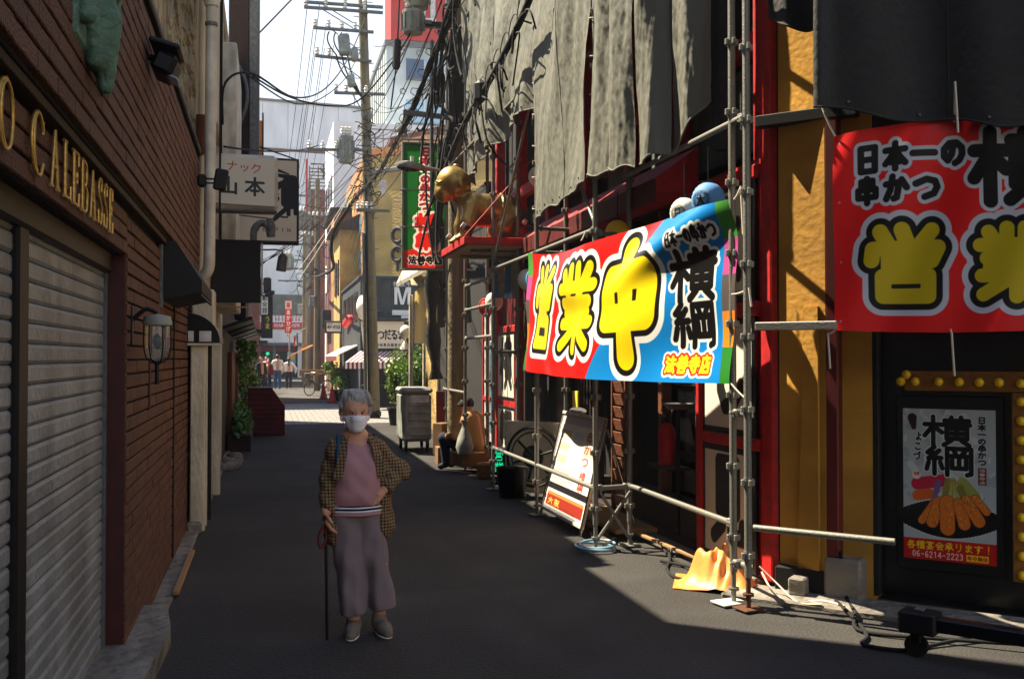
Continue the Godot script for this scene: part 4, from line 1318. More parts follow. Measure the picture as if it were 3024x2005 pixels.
func build_scaffold() -> void:
	var s := thing("steel_scaffold", "galvanised steel pipe scaffold standing along the red restaurant front", "scaffold", P(3.0, 0, 8))
	var poles := [[3.03, 6.13, 9.4], [3.045, 5.95, 9.4], [2.73, 8.12, 9.4], [3.07, 8.2, 9.0], [2.73, 10.03, 9.4], [3.07, 10.1, 9.0], [2.73, 12.1, 9.4], [3.07, 12.2, 9.0], [2.73, 13.9, 9.4], [3.07, 14.0, 9.0], [2.78, 15.7, 9.4], [3.1, 15.8, 9.0]]
	var cm := cup_mesh()
	for i in poles.size():
		var q = poles[i]
		var p := P(q[0], 0, q[1])
		var o := pt(s, "pole", M.galv, [p + Vector3(0, 0.22, 0), p + Vector3(0, q[2], 0)], 0.0243, 12)
		for k in 12:
			var c := mkm(o, "coupler", M.galv, cm)
			c.position = p + Vector3(0, 0.36 + 0.475 * k + (0.09 if i == 0 else 0.0), 0)
		var bp := mk(s, "base_jack", M.rust if i == 1 else M.galv, mb().tube([p + Vector3(0, 0.01, 0), p + Vector3(0, 0.22, 0)], 0.017, 10).tube([p + Vector3(0, 0.10, 0), p + Vector3(0, 0.118, 0)], 0.038, 8))
		mk(bp, "base_plate", M.rust if i == 1 else (M.whitepaint if i == 0 else M.galv), mb().box(p + Vector3(-0.03 if i == 0 else 0.0, 0.020, 0.0), Vector3(0.20, 0.012, 0.16) if i == 0 else Vector3(0.15, 0.012, 0.15), 0.003, Basis(Vector3.UP, 0.2)))
	var L := [
		[P(2.73, 0.53, 12.1), P(2.73, 0.53, 8.12)], [P(3.06, 0.54, 8.2), P(3.03, 0.54, 6.13)], [P(2.73, 2.75, 12.1), P(2.73, 2.75, 8.12)],
		[P(2.73, 0.53, 8.12), P(3.07, 0.53, 8.2)], [P(2.73, 2.72, 8.12), P(3.07, 2.72, 8.2)], [P(2.73, 2.75, 10.03), P(3.07, 2.75, 10.1)],
		[P(2.73, 2.32, 13.9), P(2.73, 2.32, 12.1)], [P(2.73, 2.66, 13.9), P(2.73, 2.66, 12.1)], [P(2.73, 1.92, 13.9), P(2.73, 1.92, 12.1)], [P(2.73, 1.72, 12.1), P(3.07, 1.72, 12.2)],
		[P(3.03, 3.23, 8.2), P(3.03, 3.23, 5.95)], [P(3.03, 4.6, 10.1), P(3.03, 4.6, 5.95)], [P(2.73, 4.6, 15.7), P(2.73, 4.6, 8.12)], [P(2.73, 6.5, 15.7), P(2.73, 6.5, 6.1)],
		[P(2.73, 1.15, 15.7), P(2.73, 1.15, 13.9)], [P(2.73, 3.0, 10.03), P(3.45, 3.0, 10.1)]]
	for q in L:
		var o := pt(s, "ledger", M.galv, q, 0.0215, 10)
		for e in q:
			pb(o, "wedge", M.galv, e + (q[1] - q[0]).normalized() * (0.05 if e == q[0] else -0.05), Vector3(0.035, 0.06, 0.05), 0.008)
	pt(s, "handrail", M.galv, [P(3.06, 0.55, 5.90), P(3.66, 0.545, 5.27)], 0.0215, 12)
	mk(s, "flat_bar", M.galv, mb().box(P(3.245, 1.85, 5.69), Vector3(0.52, 0.055, 0.03), 0.006, B2))
	mk(s, "swivel_clamp", M.galv, mb().tube([P(3.03, 1.28, 6.13), P(3.045, 1.28, 5.95)], 0.022, 8).box(P(3.04, 1.28, 6.04), Vector3(0.10, 0.06, 0.05), 0.01).box(P(3.04, 1.285, 6.04), Vector3(0.16, 0.02, 0.02), 0.004))
	mk(s, "swivel_clamp", M.galv, mb().tube([P(3.03, 0.29, 6.13), P(3.045, 0.29, 5.95)], 0.022, 8).box(P(3.04, 0.29, 6.04), Vector3(0.10, 0.06, 0.05), 0.01).box(P(3.04, 0.295, 6.04), Vector3(0.16, 0.02, 0.02), 0.004))
	for q in [[0.52, 8.14, 0.06, 8.05], [0.06, 8.2, 0.5, 8.1]]:
		pt(s, "brace", M.galv, [P(2.76, q[0], q[1]), P(3.04, q[2], q[3])], 0.014, 8)
	for q in [[P(2.73, 2.8, 8.12), P(2.73, 4.6, 10.03)], [P(2.73, 4.6, 10.03), P(2.73, 2.8, 12.1)]]:
		pt(s, "diagonal_brace", M.galv, q, 0.017, 8)

# a hanging sheet along z0..z1 at x, from y_top to a hem height given at both ends
func tarp_sheet(n: String, label: String, m: Material, f: Callable, nu: int, nv: int) -> Node3D:
	var o := mk(null, n, m, mb().sheet(nu, nv, f))
	tag(o, label, "tarpaulin", "scaffold tarpaulins")
	if nu > 26:
		var hem := []
		for i in 41:
			hem.append(f.call(i / 40.0, 1.0))
		mk(o, "hem", m, mb().tube(hem, 0.008, 6))
		for u in ([0.24, 0.53, 0.81] if nu > 70 else ([0.62] if nu > 50 else [])):
			var sm := []
			for i in 31:
				sm.append(f.call(u, i / 30.0))
			mk(o, "seam", m, mb().tube(sm, 0.0045, 5))
		for i in (8 if nu > 50 else 0):
			var p: Vector3 = f.call((i + 0.5) / 8.0, 0.992)
			mk(o, "eyelet", M.greysteel, mb().tube([p - Vector3(0.010, 0, 0), p + Vector3(0.005, 0, 0)], 0.010, 8))
	return o

func build_tarps() -> void:
	var fn := FastNoiseLite.new()
	fn.noise_type = FastNoiseLite.TYPE_SIMPLEX_SMOOTH
	fn.frequency = 1.0
	fn.fractal_type = FastNoiseLite.FRACTAL_NONE
	fn.seed = 11
	var fold := func(s: float, y: float, k: float) -> float:
		return 0.085 * fn.get_noise_2d(s * 0.75 + y * 0.22 + k * 9.0, y * 0.10 + k * 5.0) + 0.035 * fn.get_noise_2d(s * 2.3 - y * 0.5 + k * 3.0, y * 0.33 + k) + 0.012 * fn.get_noise_2d(s * 5.5 + y * 1.1, y * 0.9 + k) + 0.004 * fn.get_noise_2d(s * 12.0 - y * 3.0, y * 3.5 + k)
	tarp_sheet("scaffold_tarpaulin", "pale grey tarpaulin on the scaffold above the golden statue", M.tarp, func(u, v):
		var z := lerpf(14.3, 10.0, u)
		var y := lerpf(9.6, 4.18 + 0.12 * u + 0.03 * sin(u * 17), v)
		return P(2.68 + 1.5 * fold.call(z, y, 0.4) + 0.25 * maxf(0, 0.12 - u) * 6, y, z), 90, 50)
	tarp_sheet("scaffold_tarpaulin", "pale grey tarpaulin with deep folds above the banner's left end", M.tarp, func(u, v):
		var z := lerpf(9.95, 8.14, u)
		var y := lerpf(9.6, 3.07 + 0.08 * u + 0.02 * sin(u * 21), v)
		return P(2.67 + fold.call(z, y, 1.7) - 0.05 * sin(PI * u) * v, y, z), 60, 60)
	var path := [Vector3(2.69, 3.19, -8.10), Vector3(2.70, 3.16, -7.62), Vector3(2.76, 3.13, -7.21), Vector3(2.95, 3.20, -6.95), Vector3(3.20, 3.55, -6.75)]
	for i in 4:
		var where: String = ["first grey tarpaulin strip right of the laced scaffold pole", "second grey tarpaulin strip right of the laced scaffold pole", "third grey tarpaulin strip right of the laced scaffold pole", "last grey tarpaulin strip before the dark corner, its hem pulled up"][i]
		var a: Vector3 = path[i]; var b: Vector3 = path[i + 1]
		var nn := (b - a).cross(Vector3.UP).normalized() * -1.0
		var dd := Vector3(b.x - a.x, 0, b.z - a.z).normalized()
		tarp_sheet("scaffold_tarpaulin", where, M.tarp, func(u, v):
			var p: Vector3 = a.lerp(b, u) + dd * (0.004 - (0.008 + 0.02 * v * v) * u)
			var y := lerpf(9.6, lerpf(a.y, b.y, u) + 0.015 * sin(u * 9 + i), v)
			var f: float = fold.call(i * 0.6 + u * 0.7, y, 2.6 + i) * 0.7 + (0.03 + 0.05 * v) * sin(PI * u)
			return Vector3(p.x, y, p.z) - nn * f, 36, 60)
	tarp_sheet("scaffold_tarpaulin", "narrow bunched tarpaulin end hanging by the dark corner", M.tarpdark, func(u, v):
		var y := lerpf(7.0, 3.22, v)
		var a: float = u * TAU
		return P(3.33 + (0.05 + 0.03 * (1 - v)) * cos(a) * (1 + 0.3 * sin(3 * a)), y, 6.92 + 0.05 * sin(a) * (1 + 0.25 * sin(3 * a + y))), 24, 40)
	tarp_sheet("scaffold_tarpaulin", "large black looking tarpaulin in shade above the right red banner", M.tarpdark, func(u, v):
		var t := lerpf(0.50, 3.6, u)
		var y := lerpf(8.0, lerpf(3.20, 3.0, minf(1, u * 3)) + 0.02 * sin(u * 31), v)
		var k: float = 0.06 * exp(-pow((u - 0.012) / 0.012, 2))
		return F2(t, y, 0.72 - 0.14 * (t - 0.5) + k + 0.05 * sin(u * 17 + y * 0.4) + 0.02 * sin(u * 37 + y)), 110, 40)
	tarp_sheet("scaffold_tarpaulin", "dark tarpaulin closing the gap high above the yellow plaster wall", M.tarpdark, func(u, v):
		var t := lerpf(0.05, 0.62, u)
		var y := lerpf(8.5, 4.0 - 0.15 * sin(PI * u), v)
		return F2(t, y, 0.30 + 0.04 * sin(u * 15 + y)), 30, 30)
	for q in [[2.66, 10.03, 3.2], [2.66, 8.12, 3.25]]:
		for i in 11:
			var y := float(q[2]) + i * 0.33
			var c := P(q[0], y, q[1])
			tag(mk(null, "tarpaulin_tie", M.rope, ring(mb(), c + Vector3(0.06, 0, 0), Vector3(0.1, 1, 0.2).normalized(), 0.036, 0.006, 10)), "white cord tie lacing the grey tarpaulin to a scaffold pole", "tie", "tarpaulin ties on the scaffold poles")
	# loose roll of sheet hanging at the far end
	var pts := [P(2.86, 6.6, 14.9), P(2.80, 5.2, 15.1), P(2.70, 4.1, 15.9), P(2.62, 3.4, 16.1), P(2.60, 2.6, 16.1), P(2.62, 1.9, 16.05), P(2.66, 1.3, 16.0)]
	var rr := []
	var sp := smooth(pts, 6)
	for i in sp.size():
		rr.append(0.10 + 0.035 * sin(i * 0.9) + (0.06 if i < 10 else 0.0))
	tag(mk(null, "rolled_tarpaulin", M.tarpdark, mb().tube(sp, rr, 12)), "rolled grey tarpaulin hanging down the far end of the scaffold", "tarpaulin")

func tie(par: Node3D, a: Vector3, b: Vector3, tail := 0.2) -> void:
	pt(par, "rope", M.rope, sag(a, b, 0.01, 6), 0.006, 6)
	pt(par, "rope_tail", M.rope, sag(b, b + Vector3(0.01, -tail, 0.01), 0.0, 4), 0.007, 6)

func build_banners() -> void:
	# --- open banner on the scaffold
	var W := 1024
	var H := 320
	var a := ink(W, H, Color(0.86, 0.08, 0.06))
	var blue := Color(0.03, 0.50, 0.80)
	for y in H:
		var x0 := int(lerpf(800, 550, float(y) / H))
		a.rect(x0, y, W, y + 1, blue)
	var strips := [Color(0.30, 0.62, 0.25), Color(0.78, 0.30, 0.58), Color(0.36, 0.32, 0.31), Color(0.95, 0.52, 0.10), Color(0.16, 0.48, 0.16)]
	for i in 5:
		a.rect(992, i * 64, W, i * 64 + 64, strips[i])
		a.rect(0, i * 64, 40, i * 64 + 64, strips[i])
	a.far = 36
	a.glyph("営", Vector2(102, 40), Vector2(205, 208), 18)
	a.glyph("業", Vector2(362, 46), Vector2(196, 208), 16)
	a.glyph("中", Vector2(596, 46), Vector2(214, 226), 31)
	a.paint(Color(0.93, 0.93, 0.91), 26.0)
	a.paint(Color(0.03, 0.03, 0.03), 12.0)
	a.paint(Color(0.93, 0.82, 0.03)); a.clear()
	a.far = 12
	a.glyph("横", Vector2(852, 74), Vector2(120, 94), 7.5)
	a.glyph("綱", Vector2(856, 172), Vector2(112, 82), 6.6)
	a.text("日本一の串かつ", Vector2(860, 36), Vector2(15, 28), Vector2(17.5, -1), 2.4)
	a.paint(Color(0.92, 0.92, 0.90), 6.0)
	a.paint(Color(0.03, 0.03, 0.03)); a.clear()
	a.text("法善寺店", Vector2(842, 270), Vector2(26, 32), Vector2(30, 0), 3.4)
	a.paint(Color(0.94, 0.92, 0.90), 8.0); a.paint(Color(0.83, 0.08, 0.05), 3.5); a.paint(Color(0.96, 0.80, 0.10)); a.clear()
	var bm := printed("banner_open", a, 0.34)
	bm.clearcoat_enabled = true; bm.clearcoat = 0.5; bm.clearcoat_roughness = 0.25
	bm.cull_mode = BaseMaterial3D.CULL_DISABLED
	var t := thing("open_banner", "sunlit red and blue vinyl banner with big yellow characters tied to the scaffold", "banner", P(2.8, 1.5, 8))
	mk(t, "cloth", bm, mb().sheet(90, 40, func(u, v):
		var tl := P(2.66, 2.75, 10.10); var tr := P(3.015, 2.70, 6.06); var bl := P(2.60, 1.52, 10.12); var br := P(3.0, 1.475, 6.10)
		var p := tl.lerp(tr, u).lerp(bl.lerp(br, u), v)
		p.x -= 0.20 * (1.0 - absf(u - 0.49) / 0.51) * (1.0 if u < 0.49 else 1.0)
		p.y -= (0.10 * sin(PI * u) + 0.03 * sin(PI * u * 2)) * (1 - v)
		p.y -= 0.025 * sin(PI * u) * v
		var s: float = v - (1.0 - u) * 0.95
		var w: float = smoothstep(0.38, 0.75, u)
		var f: float = -0.10 * exp(-pow(s / 0.12, 2)) * smoothstep(0.5, 0.85, u) * (1.0 - 0.5 * smoothstep(0.9, 1.0, u)) + 0.07 * exp(-pow((s + 0.30) / 0.16, 2)) * smoothstep(0.55, 0.85, u)
		f += -0.03 * exp(-pow((v - 0.36 - 0.25 * (u - 0.4)) / 0.10, 2)) * exp(-pow((u - 0.5) / 0.16, 2))
		f += 0.03 * sin(u * 13 + v * 2.5) * sin(PI * v * 0.9 + 0.2) + 0.02 * sin(u * 27 - v * 5) * v + 0.012 * sin(v * 11 + u * 6)
		f += -0.06 * sin(PI * u) * v
		return p + Vector3(f, 0, 0)))
	tie(t, P(3.01, 2.70, 6.06), P(3.03, 2.78, 6.0), 0.32)
	tie(t, P(3.0, 2.07, 6.08), P(3.045, 2.10, 5.92), 0.12)
	tie(t, P(3.0, 1.48, 6.10), P(3.05, 1.36, 5.92), 0.10)
	tie(t, P(2.68, 2.74, 10.08), P(2.73, 2.75, 10.03), 0.08)
	tie(t, P(2.66, 2.67, 8.3), P(2.70, 2.75, 8.3), 0.05)
	tie(t, P(2.62, 1.53, 10.1), P(2.73, 1.5, 10.03), 0.08)
	# --- second banner on the turned scaffold side
	W = 720; H = 384
	var c := ink(W, H, Color(0.92, 0.07, 0.07))
	c.far = 26
	c.text("日本一の", Vector2(44, 34), Vector2(42, 50), Vector2(50, -1), 6.0)
	c.text("串かつ", Vector2(42, 94), Vector2(42, 48), Vector2(53, 0), 6.0)
	c.glyph("横", Vector2(246, 20), Vector2(150, 130), 12); c.glyph("綱", Vector2(415, 20), Vector2(150, 130), 12)
	c.paint(Color(0.78, 0.80, 0.84), 7.0); c.paint(Color(0.025, 0.025, 0.03)); c.clear()
	c.glyph("営", Vector2(58, 192), Vector2(140, 132), 14.5)
	c.glyph("業", Vector2(252, 192), Vector2(140, 132), 13.0)
	c.glyph("中", Vector2(446, 192), Vector2(140, 132), 14.5)
	c.paint(Color(0.78, 0.80, 0.84), 22.0); c.paint(Color(0.03, 0.03, 0.03), 11.0); c.paint(Color(0.80, 0.70, 0.03)); c.clear()
	for i in 4:
		c.seg(Vector2(12, 18 + i * 116), Vector2(12.5, 18 + i * 116), 2.2)
	c.paint(Color(0.65, 0.65, 0.65)); c.clear()
	var cm := printed("banner_red", c, 0.4)
	cm.cull_mode = BaseMaterial3D.CULL_DISABLED
	var q := thing("red_banner", "red vinyl banner with outlined black and yellow characters in the shade at right", "banner", F2(1.5, 1.8, 0.63))
	mk(q, "cloth", cm, mb().sheet(70, 36, func(u, v):
		var tt := lerpf(0.575, 2.86, u)
		var y := lerpf(3.055 + 0.03 * sin(u * 8) - 0.05 * maxf(0, 0.25 - u), 1.82 - 0.02 * sin(u * 5), v)
		return F2(tt, y, 0.60 - 0.12 * (tt - 0.575) + 0.018 * sin(u * 15 + v * 2) + 0.012 * sin(u * 34 + v * 7) + 0.015 * sin(v * 6 + u * 3))))
	tie(q, F2(0.59, 3.04, 0.62), F2(0.52, 3.22, 0.66), 0.03)
	tie(q, F2(0.585, 1.83, 0.61), F2(0.53, 1.80, 0.6), 0.22)
	tie(q, F2(1.27, 3.06, 0.53), F2(1.30, 3.26, 0.70), 0.30)
	tie(q, F2(1.24, 1.82, 0.53), F2(1.245, 1.80, 0.53), 0.26)
	tie(q, F2(2.2, 3.06, 0.41), F2(2.2, 3.26, 0.70), 0.2)

func disc(b: MB, c: Vector3, n: Vector3, r: float, th: float, k := 20) -> MB:
	return b.tube([c - n * th / 2, c + n * th / 2], r, k)

func ring(b: MB, c: Vector3, n: Vector3, r: float, th: float, k := 24) -> MB:
	var x := n.cross(Vector3.UP if absf(n.y) < 0.9 else Vector3.RIGHT).normalized()
	var y := n.cross(x)
	var p := []
	for i in k + 1:
		var a := TAU * i / k
		p.append(c + (x * cos(a) + y * sin(a)) * r)
	return b.tube(p, th, 6, false)

func latin(par: Node3D, n: String, t: String, m: Material, p: Vector3, b: Basis, px: float, depth := 0.004, serif := false) -> void:
	var f := SystemFont.new()
	f.font_names = PackedStringArray(["Droid Serif" if serif else "Droid Sans"])
	f.font_weight = 700
	var q := TextMesh.new()
	q.font = f; q.text = t; q.font_size = 48; q.pixel_size = px; q.depth = depth
	var o := mkm(par, n, m, q)
	o.basis = b
	o.position = p - origin_world(par)

func origin_world(n: Node) -> Vector3:
	return origin.get(n, Vector3.ZERO)

# leaves: small bent quads scattered through clumps, one mesh
func foliage(par: Node3D, n: String, m: Material, c: Vector3, r: Vector3, count: int, size: float) -> void:
	var b := mb()
	var cl := []
	for i in 14:
		var d := Vector3(rng.randfn(), rng.randfn(), rng.randfn()).normalized() * pow(R(0, 1), 0.4)
		cl.append([c + d * r * 0.8, R(0.25, 0.5)])
	for i in count:
		var q = cl[rng.randi_range(0, cl.size() - 1)]
		var d := Vector3(rng.randfn(), rng.randfn(), rng.randfn()).normalized() * pow(R(0, 1), 0.5)
		var p: Vector3 = q[0] + d * r * q[1]
		var bs := Basis.from_euler(Vector3(R(-1.2, 0.4), R(0, TAU), R(-0.7, 0.7)))
		var s := size * R(0.6, 1.2)
		var x := bs.x * s * 0.38; var y := bs.y * s; var z := bs.z * s * 0.18
		b.tri(p - x * 0.2 + z, p + y * 0.5 + x + z * 0.2, p + y)
		b.tri(p - x * 0.2 + z, p + y, p + y * 0.5 - x + z * 0.2)
	stuff(mk(par, n, m, b))

func potted(label: String, p: Vector3, h: float, w: float, count: int, m: Material, two := false) -> void:
	var t := thing("potted_shrub", label, "plant", p, "potted shrubs at the crossing")
	var hp := 0.42
	for i in (2 if two else 1):
		var q := p + Vector3(i * 0.42, 0, -0.05 * i)
		mk(t, "pot", M.potblack, mb().lathe([Vector2(0.001, 0.0), Vector2(0.15, 0.0), Vector2(0.20, hp - 0.05), Vector2(0.225, hp - 0.05), Vector2(0.225, hp), Vector2(0.19, hp), Vector2(0.185, hp - 0.06), Vector2(0.001, hp - 0.06)], Transform3D(Basis.IDENTITY, q), 20))
		for k in 4:
			pt(t, "stem", M.stem, [q + Vector3(R(-0.05, 0.05), hp - 0.08, R(-0.05, 0.05)), q + Vector3(R(-0.15, 0.15), hp + h * 0.4, R(-0.15, 0.15)), q + Vector3(R(-0.3, 0.3) * w, hp + h * 0.85, R(-0.3, 0.3) * w)], [0.016, 0.012, 0.005], 6)
	foliage(t, "foliage", m, p + Vector3(0.2 if two else 0.0, hp + h * 0.55, 0), Vector3(w, h * 0.6, w), count, 0.10)

func build_middle_right() -> void:
	# vertical green sign at the end of the scaffold
	var a := ink(176, 520, Color(0.08, 0.36, 0.10))
	a.rect(0, 452, 176, 520, Color(0.80, 0.14, 0.09))
	for y in range(430, 452):
		for x in 176:
			if sin(x * 0.09) * 8 + 440 < y:
				a.rect(x, y, x + 1, y + 1, Color(0.80, 0.14, 0.09))
	a.text("日本一の串かつ", Vector2(74, 14), Vector2(44, 34), Vector2(-1, 38), 5.0)
	a.far = 14
	a.paint(Color(0.95, 0.88, 0.80), 6.5); a.paint(Color(0.62, 0.10, 0.15)); a.clear()
	a.glyph("横", Vector2(52, 296), Vector2(92, 66), 9); a.glyph("綱", Vector2(52, 378), Vector2(92, 62), 9)
	a.paint(Color(0.95, 0.88, 0.80), 10.0); a.paint(Color(0.86, 0.13, 0.09)); a.clear()
	a.text("法善寺店", Vector2(22, 470), Vector2(34, 34), Vector2(37, 0), 3.5)
	a.paint(Color(0.95, 0.90, 0.84), 3.0); a.paint(Color(0.14, 0.05, 0.06)); a.clear()
	printed("greensign", a, 0.45)
	var t := thing("vertical_restaurant_sign", "tall green and red vertical sign with white edged characters beside the tarpaulins", "sign", P(2.5, 3.1, 16))
	for q in [[2.095, 2.125, 3.08, 5.14], [2.795, 2.825, 3.08, 5.14], [2.126, 2.794, 3.07, 3.10], [2.126, 2.794, 5.11, 5.14]]:
		pc(t, "frame", M.galv, q[0], q[1], q[2], q[3], 15.97, 16.06, 0.006)
	M.greensign.backlight_enabled = true; M.greensign.backlight = Color(1, 1, 1)
	mk(t, "face", M.greensign, mb().quad(P(2.124, 3.10, 16.0), P(2.796, 3.10, 16.0), P(2.796, 5.11, 16.0), P(2.124, 5.11, 16.0)))
	for y in [3.06, 3.75, 4.35, 5.17]:
		pt(t, "bracket", M.galv, [P(2.06, y, 15.95), P(3.3, y + 0.02, 15.95)], 0.015, 6)
	# cream awning house behind the scaffold end
	var h := thing("cream_awning_house", "small house with torn cream awnings in the sun behind the scaffold", "building", P(5, 0, 20))
	pc(h, "wall", M.ochre, 3.7, 9, 0, 5.2, 21.25, 23.8, 0.0)
	pc(h, "dark_wall", M.darkinside, 3.55, 9, 0, 4.6, 16.25, 21.2, 0.0)
	pc(h, "corner_post", M.cream, 2.96, 3.04, 0.0, 3.0, 21.3, 21.4, 0.01)
	pc(h, "corner_post", M.cream, 3.26, 3.31, 0.0, 3.1, 21.3, 21.4, 0.01)
	mk(h, "canvas", M.canvas, mb().sheet(20, 14, func(u, v): return P(lerpf(3.06, 3.75, u), lerpf(3.05 + 0.12 * sin(u * 6), 1.95, v), 21.2 + 0.06 * sin(u * 11 + v * 2))))
	for i in 6:
		mk(h, "torn_flap", M.canvas, mb().sheet(5, 4, func(u, v): return P(2.92 + 0.11 * i + 0.16 * u, 3.30 + 0.07 * sin(i * 2.1) + 0.05 * u - 0.13 * v - 0.06 * u * v, 20.9 + 0.12 * sin(i * 1.7) - 0.15 * v)))
	mk(h, "roof_sheet", M.cream, mb().prism(PackedVector2Array([Vector2(2.95, 3.4), Vector2(3.75, 5.2), Vector2(3.75, 5.1), Vector2(2.97, 3.32)]), Transform3D(Basis.IDENTITY, P(0, 0, 23.5)), 5.5))
	# corner restaurant across the side street
	var d := thing("slate_corner_restaurant", "dark slate corner restaurant with striped awning behind the utility pole", "building", P(5, 0, 37))
	pc(d, "wall", M.slate, 2.96, 9.5, 0, 4.25, 33.0, 41.2, 0.0)
	pc(d, "cornice", M.slate, 2.90, 9.5, 4.25, 4.36, 32.92, 41.2, 0.02)
	for x in [3.6, 4.0, 4.9, 5.5]:
		pc(d, "cladding_rib", M.slate, x, x + 0.04, 2.95, 4.24, 32.96, 32.998, 0.01)
	pc(d, "entrance", M.darkinside, 3.0, 6.0, 0.02, 1.82, 32.95, 32.99, 0.0)
	pc(d, "shelf", M.wooddark, 3.0, 5.0, 0.7, 0.76, 32.7, 32.95, 0.01)
	for i in 4:
		pc(d, "window", M.glassdark, 2.935, 2.958, 2.9, 3.9, 34.0 + i * 1.7, 35.2 + i * 1.7, 0.004)
	latin(d, "letter", "M", M.farwhite, P(4.36, 3.68, 32.97), Basis.IDENTITY.scaled(Vector3(0.95, 1, 1)), 0.0165, 0.04)
	pc(d, "white_plate", M.farwhite, 4.0, 4.6, 3.05, 3.22, 32.93, 32.975, 0.006)
	pc(d, "white_plate", M.farwhite, 4.3, 4.6, 2.85, 3.04, 32.93, 32.975, 0.006)
	var mk3 := ink(120, 44, Color(0.22, 0.25, 0.27))
	mk3.text("松阪牛", Vector2(4, 5), Vector2(32, 34), Vector2(38, 0), 1.8)
	mk3.paint(Color(0.80, 0.80, 0.76))
	printed("beefsign", mk3)
	mk(d, "wall_lettering", M.beefsign, mb().quad(P(4.02, 3.98, 32.955), P(4.68, 3.98, 32.955), P(4.68, 4.2, 32.955), P(4.02, 4.2, 32.955)))
	# striped awning: each stripe its own strip
	var aw := thing("striped_awning", "red and white striped awning over the slate restaurant's entrance", "awning", P(3.6, 1.4, 32))
	for i in 24:
		var m: Material = M.awningstripe_red if i % 2 else M.awningstripe_white
		var u0 := i / 24.0; var u1 := (i + 1) / 24.0
		var b0 := lerpf(2.95, 4.6, u0); var b1 := lerpf(2.95, 4.6, u1)
		var c0 := lerpf(2.35, 3.95, u0); var c1 := lerpf(2.35, 3.95, u1)
		mk(aw, "stripe", m, mb().quad(P(c0, 1.50, 31.4), P(c1, 1.50, 31.4), P(b1, 1.86, 32.9), P(b0, 1.86, 32.9)))
		mk(aw, "valance_stripe", m, mb().quad(P(c0, 1.30, 31.38), P(c1, 1.30, 31.38), P(c1, 1.498, 31.395), P(c0, 1.498, 31.395)))
	pt(aw, "front_bar", M.greysteel, [P(2.35, 1.49, 31.42), P(3.95, 1.49, 31.42)], 0.02, 6)
	pt(aw, "arm", M.greysteel, [P(2.37, 1.49, 31.42), P(2.98, 1.6, 32.95)], 0.02, 6)
	pt(aw, "arm", M.greysteel, [P(3.93, 1.49, 31.42), P(4.58, 1.6, 32.95)], 0.02, 6)
	# big white sign with black brush writing
	var s := ink(320, 200, Color(0.87, 0.83, 0.74))
	s.text("串かつだるま", Vector2(16, 62), Vector2(50, 74), Vector2(49, 0), 5.2)
	s.paint(Color(0.08, 0.07, 0.07)); s.clear()
	s.text("大阪新世界元祖串かつ", Vector2(40, 164), Vector2(22, 22), Vector2(27, 0), 1.8)
	s.text("松", Vector2(22, 14), Vector2(22, 22), Vector2(24, 0), 1.8)
	s.paint(Color(0.10, 0.08, 0.08))
	printed("darumasign", s)
	var g := thing("large_skewer_sign", "large cream sign with thick black brush writing above the striped awning", "sign", P(3.7, 1.94, 32.7))
	var sx := mb().prism(PackedVector2Array([Vector2(3.02, 1.93), Vector2(4.50, 1.93), Vector2(4.40, 2.86), Vector2(2.92, 2.86)]), Transform3D(Basis.IDENTITY, P(0, 0, 32.9)), 0.12)
	mk(g, "case", M.blackgloss, sx)
	mk(g, "face", M.darumasign, mb().quad(P(3.04, 1.95, 32.774), P(4.48, 1.95, 32.774), P(4.37, 2.84, 32.774), P(2.94, 2.84, 32.774)))
	pc(g, "hood", M.slate, 2.85, 4.5, 2.88, 2.94, 32.6, 32.95, 0.01)
	tag(mk(null, "globe_lantern", M.lanternwhite, mb().ball(P(2.98, 3.25, 32.0), Vector3(0.24, 0.42, 0.24), 18, 12)), "large pale paper lantern beside the utility pole above the cream sign", "lantern")
	tag(mk(null, "globe_lamp", M.lanternwhite, mb().ball(P(2.97, 2.22, 22.0), Vector3(0.13, 0.15, 0.13), 16, 10)), "round white globe lamp at the cream awning post", "lamp")
	tag(mk(null, "bell_lamp", M.whitepaint, mb().lathe([Vector2(0.12, 0), Vector2(0.10, 0.05), Vector2(0.05, 0.14), Vector2(0.02, 0.2), Vector2(0.001, 0.21)], Transform3D(Basis.IDENTITY, P(2.96, 1.83, 22.0)), 16)), "small white bell shaped lamp below the globe lamp", "lamp")
	# yellow building
	var y := thing("yellow_building", "tall yellow building with an orange side wall behind the utility pole", "building", P(6, 0, 42))
	var yb := Transform3D(Basis(Vector3.RIGHT, Vector3(0, 0, -1), Vector3.UP), Vector3.ZERO)
	mk(y, "wall", M.ochre, mb().prism(PackedVector2Array([Vector2(3.67, 38.0), Vector2(9.6, 31.8), Vector2(13, 40), Vector2(13, 48), Vector2(3.67, 48)]), yb, 9.2))
	pc(y, "side_wall", M.orange, 3.645, 3.668, 0, 9.1, 38.02, 44.0, 0.0)
	mk(y, "parapet", M.orange, mb().prism(PackedVector2Array([Vector2(3.60, 38.0), Vector2(9.6, 31.72), Vector2(13, 40), Vector2(13, 48), Vector2(3.60, 48)]), Transform3D(yb.basis, Vector3(0, 9.2, 0)), 0.35))
	pb(y, "roof_edge", M.greysteel, F2(0, 8.68, 0) - C2 + P(6.63, 0, 34.9) + N2 * 0.03, Vector3(8.4, 0.15, 0.05), 0.01, B2)
	for q in [[5.2, 6.0], [6.6, 7.4]]:
		pc(y, "window", M.glasspale, 3.62, 3.643, q[0], q[1], 40.3, 42.0, 0.004)
		pc(y, "window_frame", M.greysteel, 3.61, 3.642, q[0] + 0.38, q[0] + 0.42, 40.3, 42.0, 0.004)
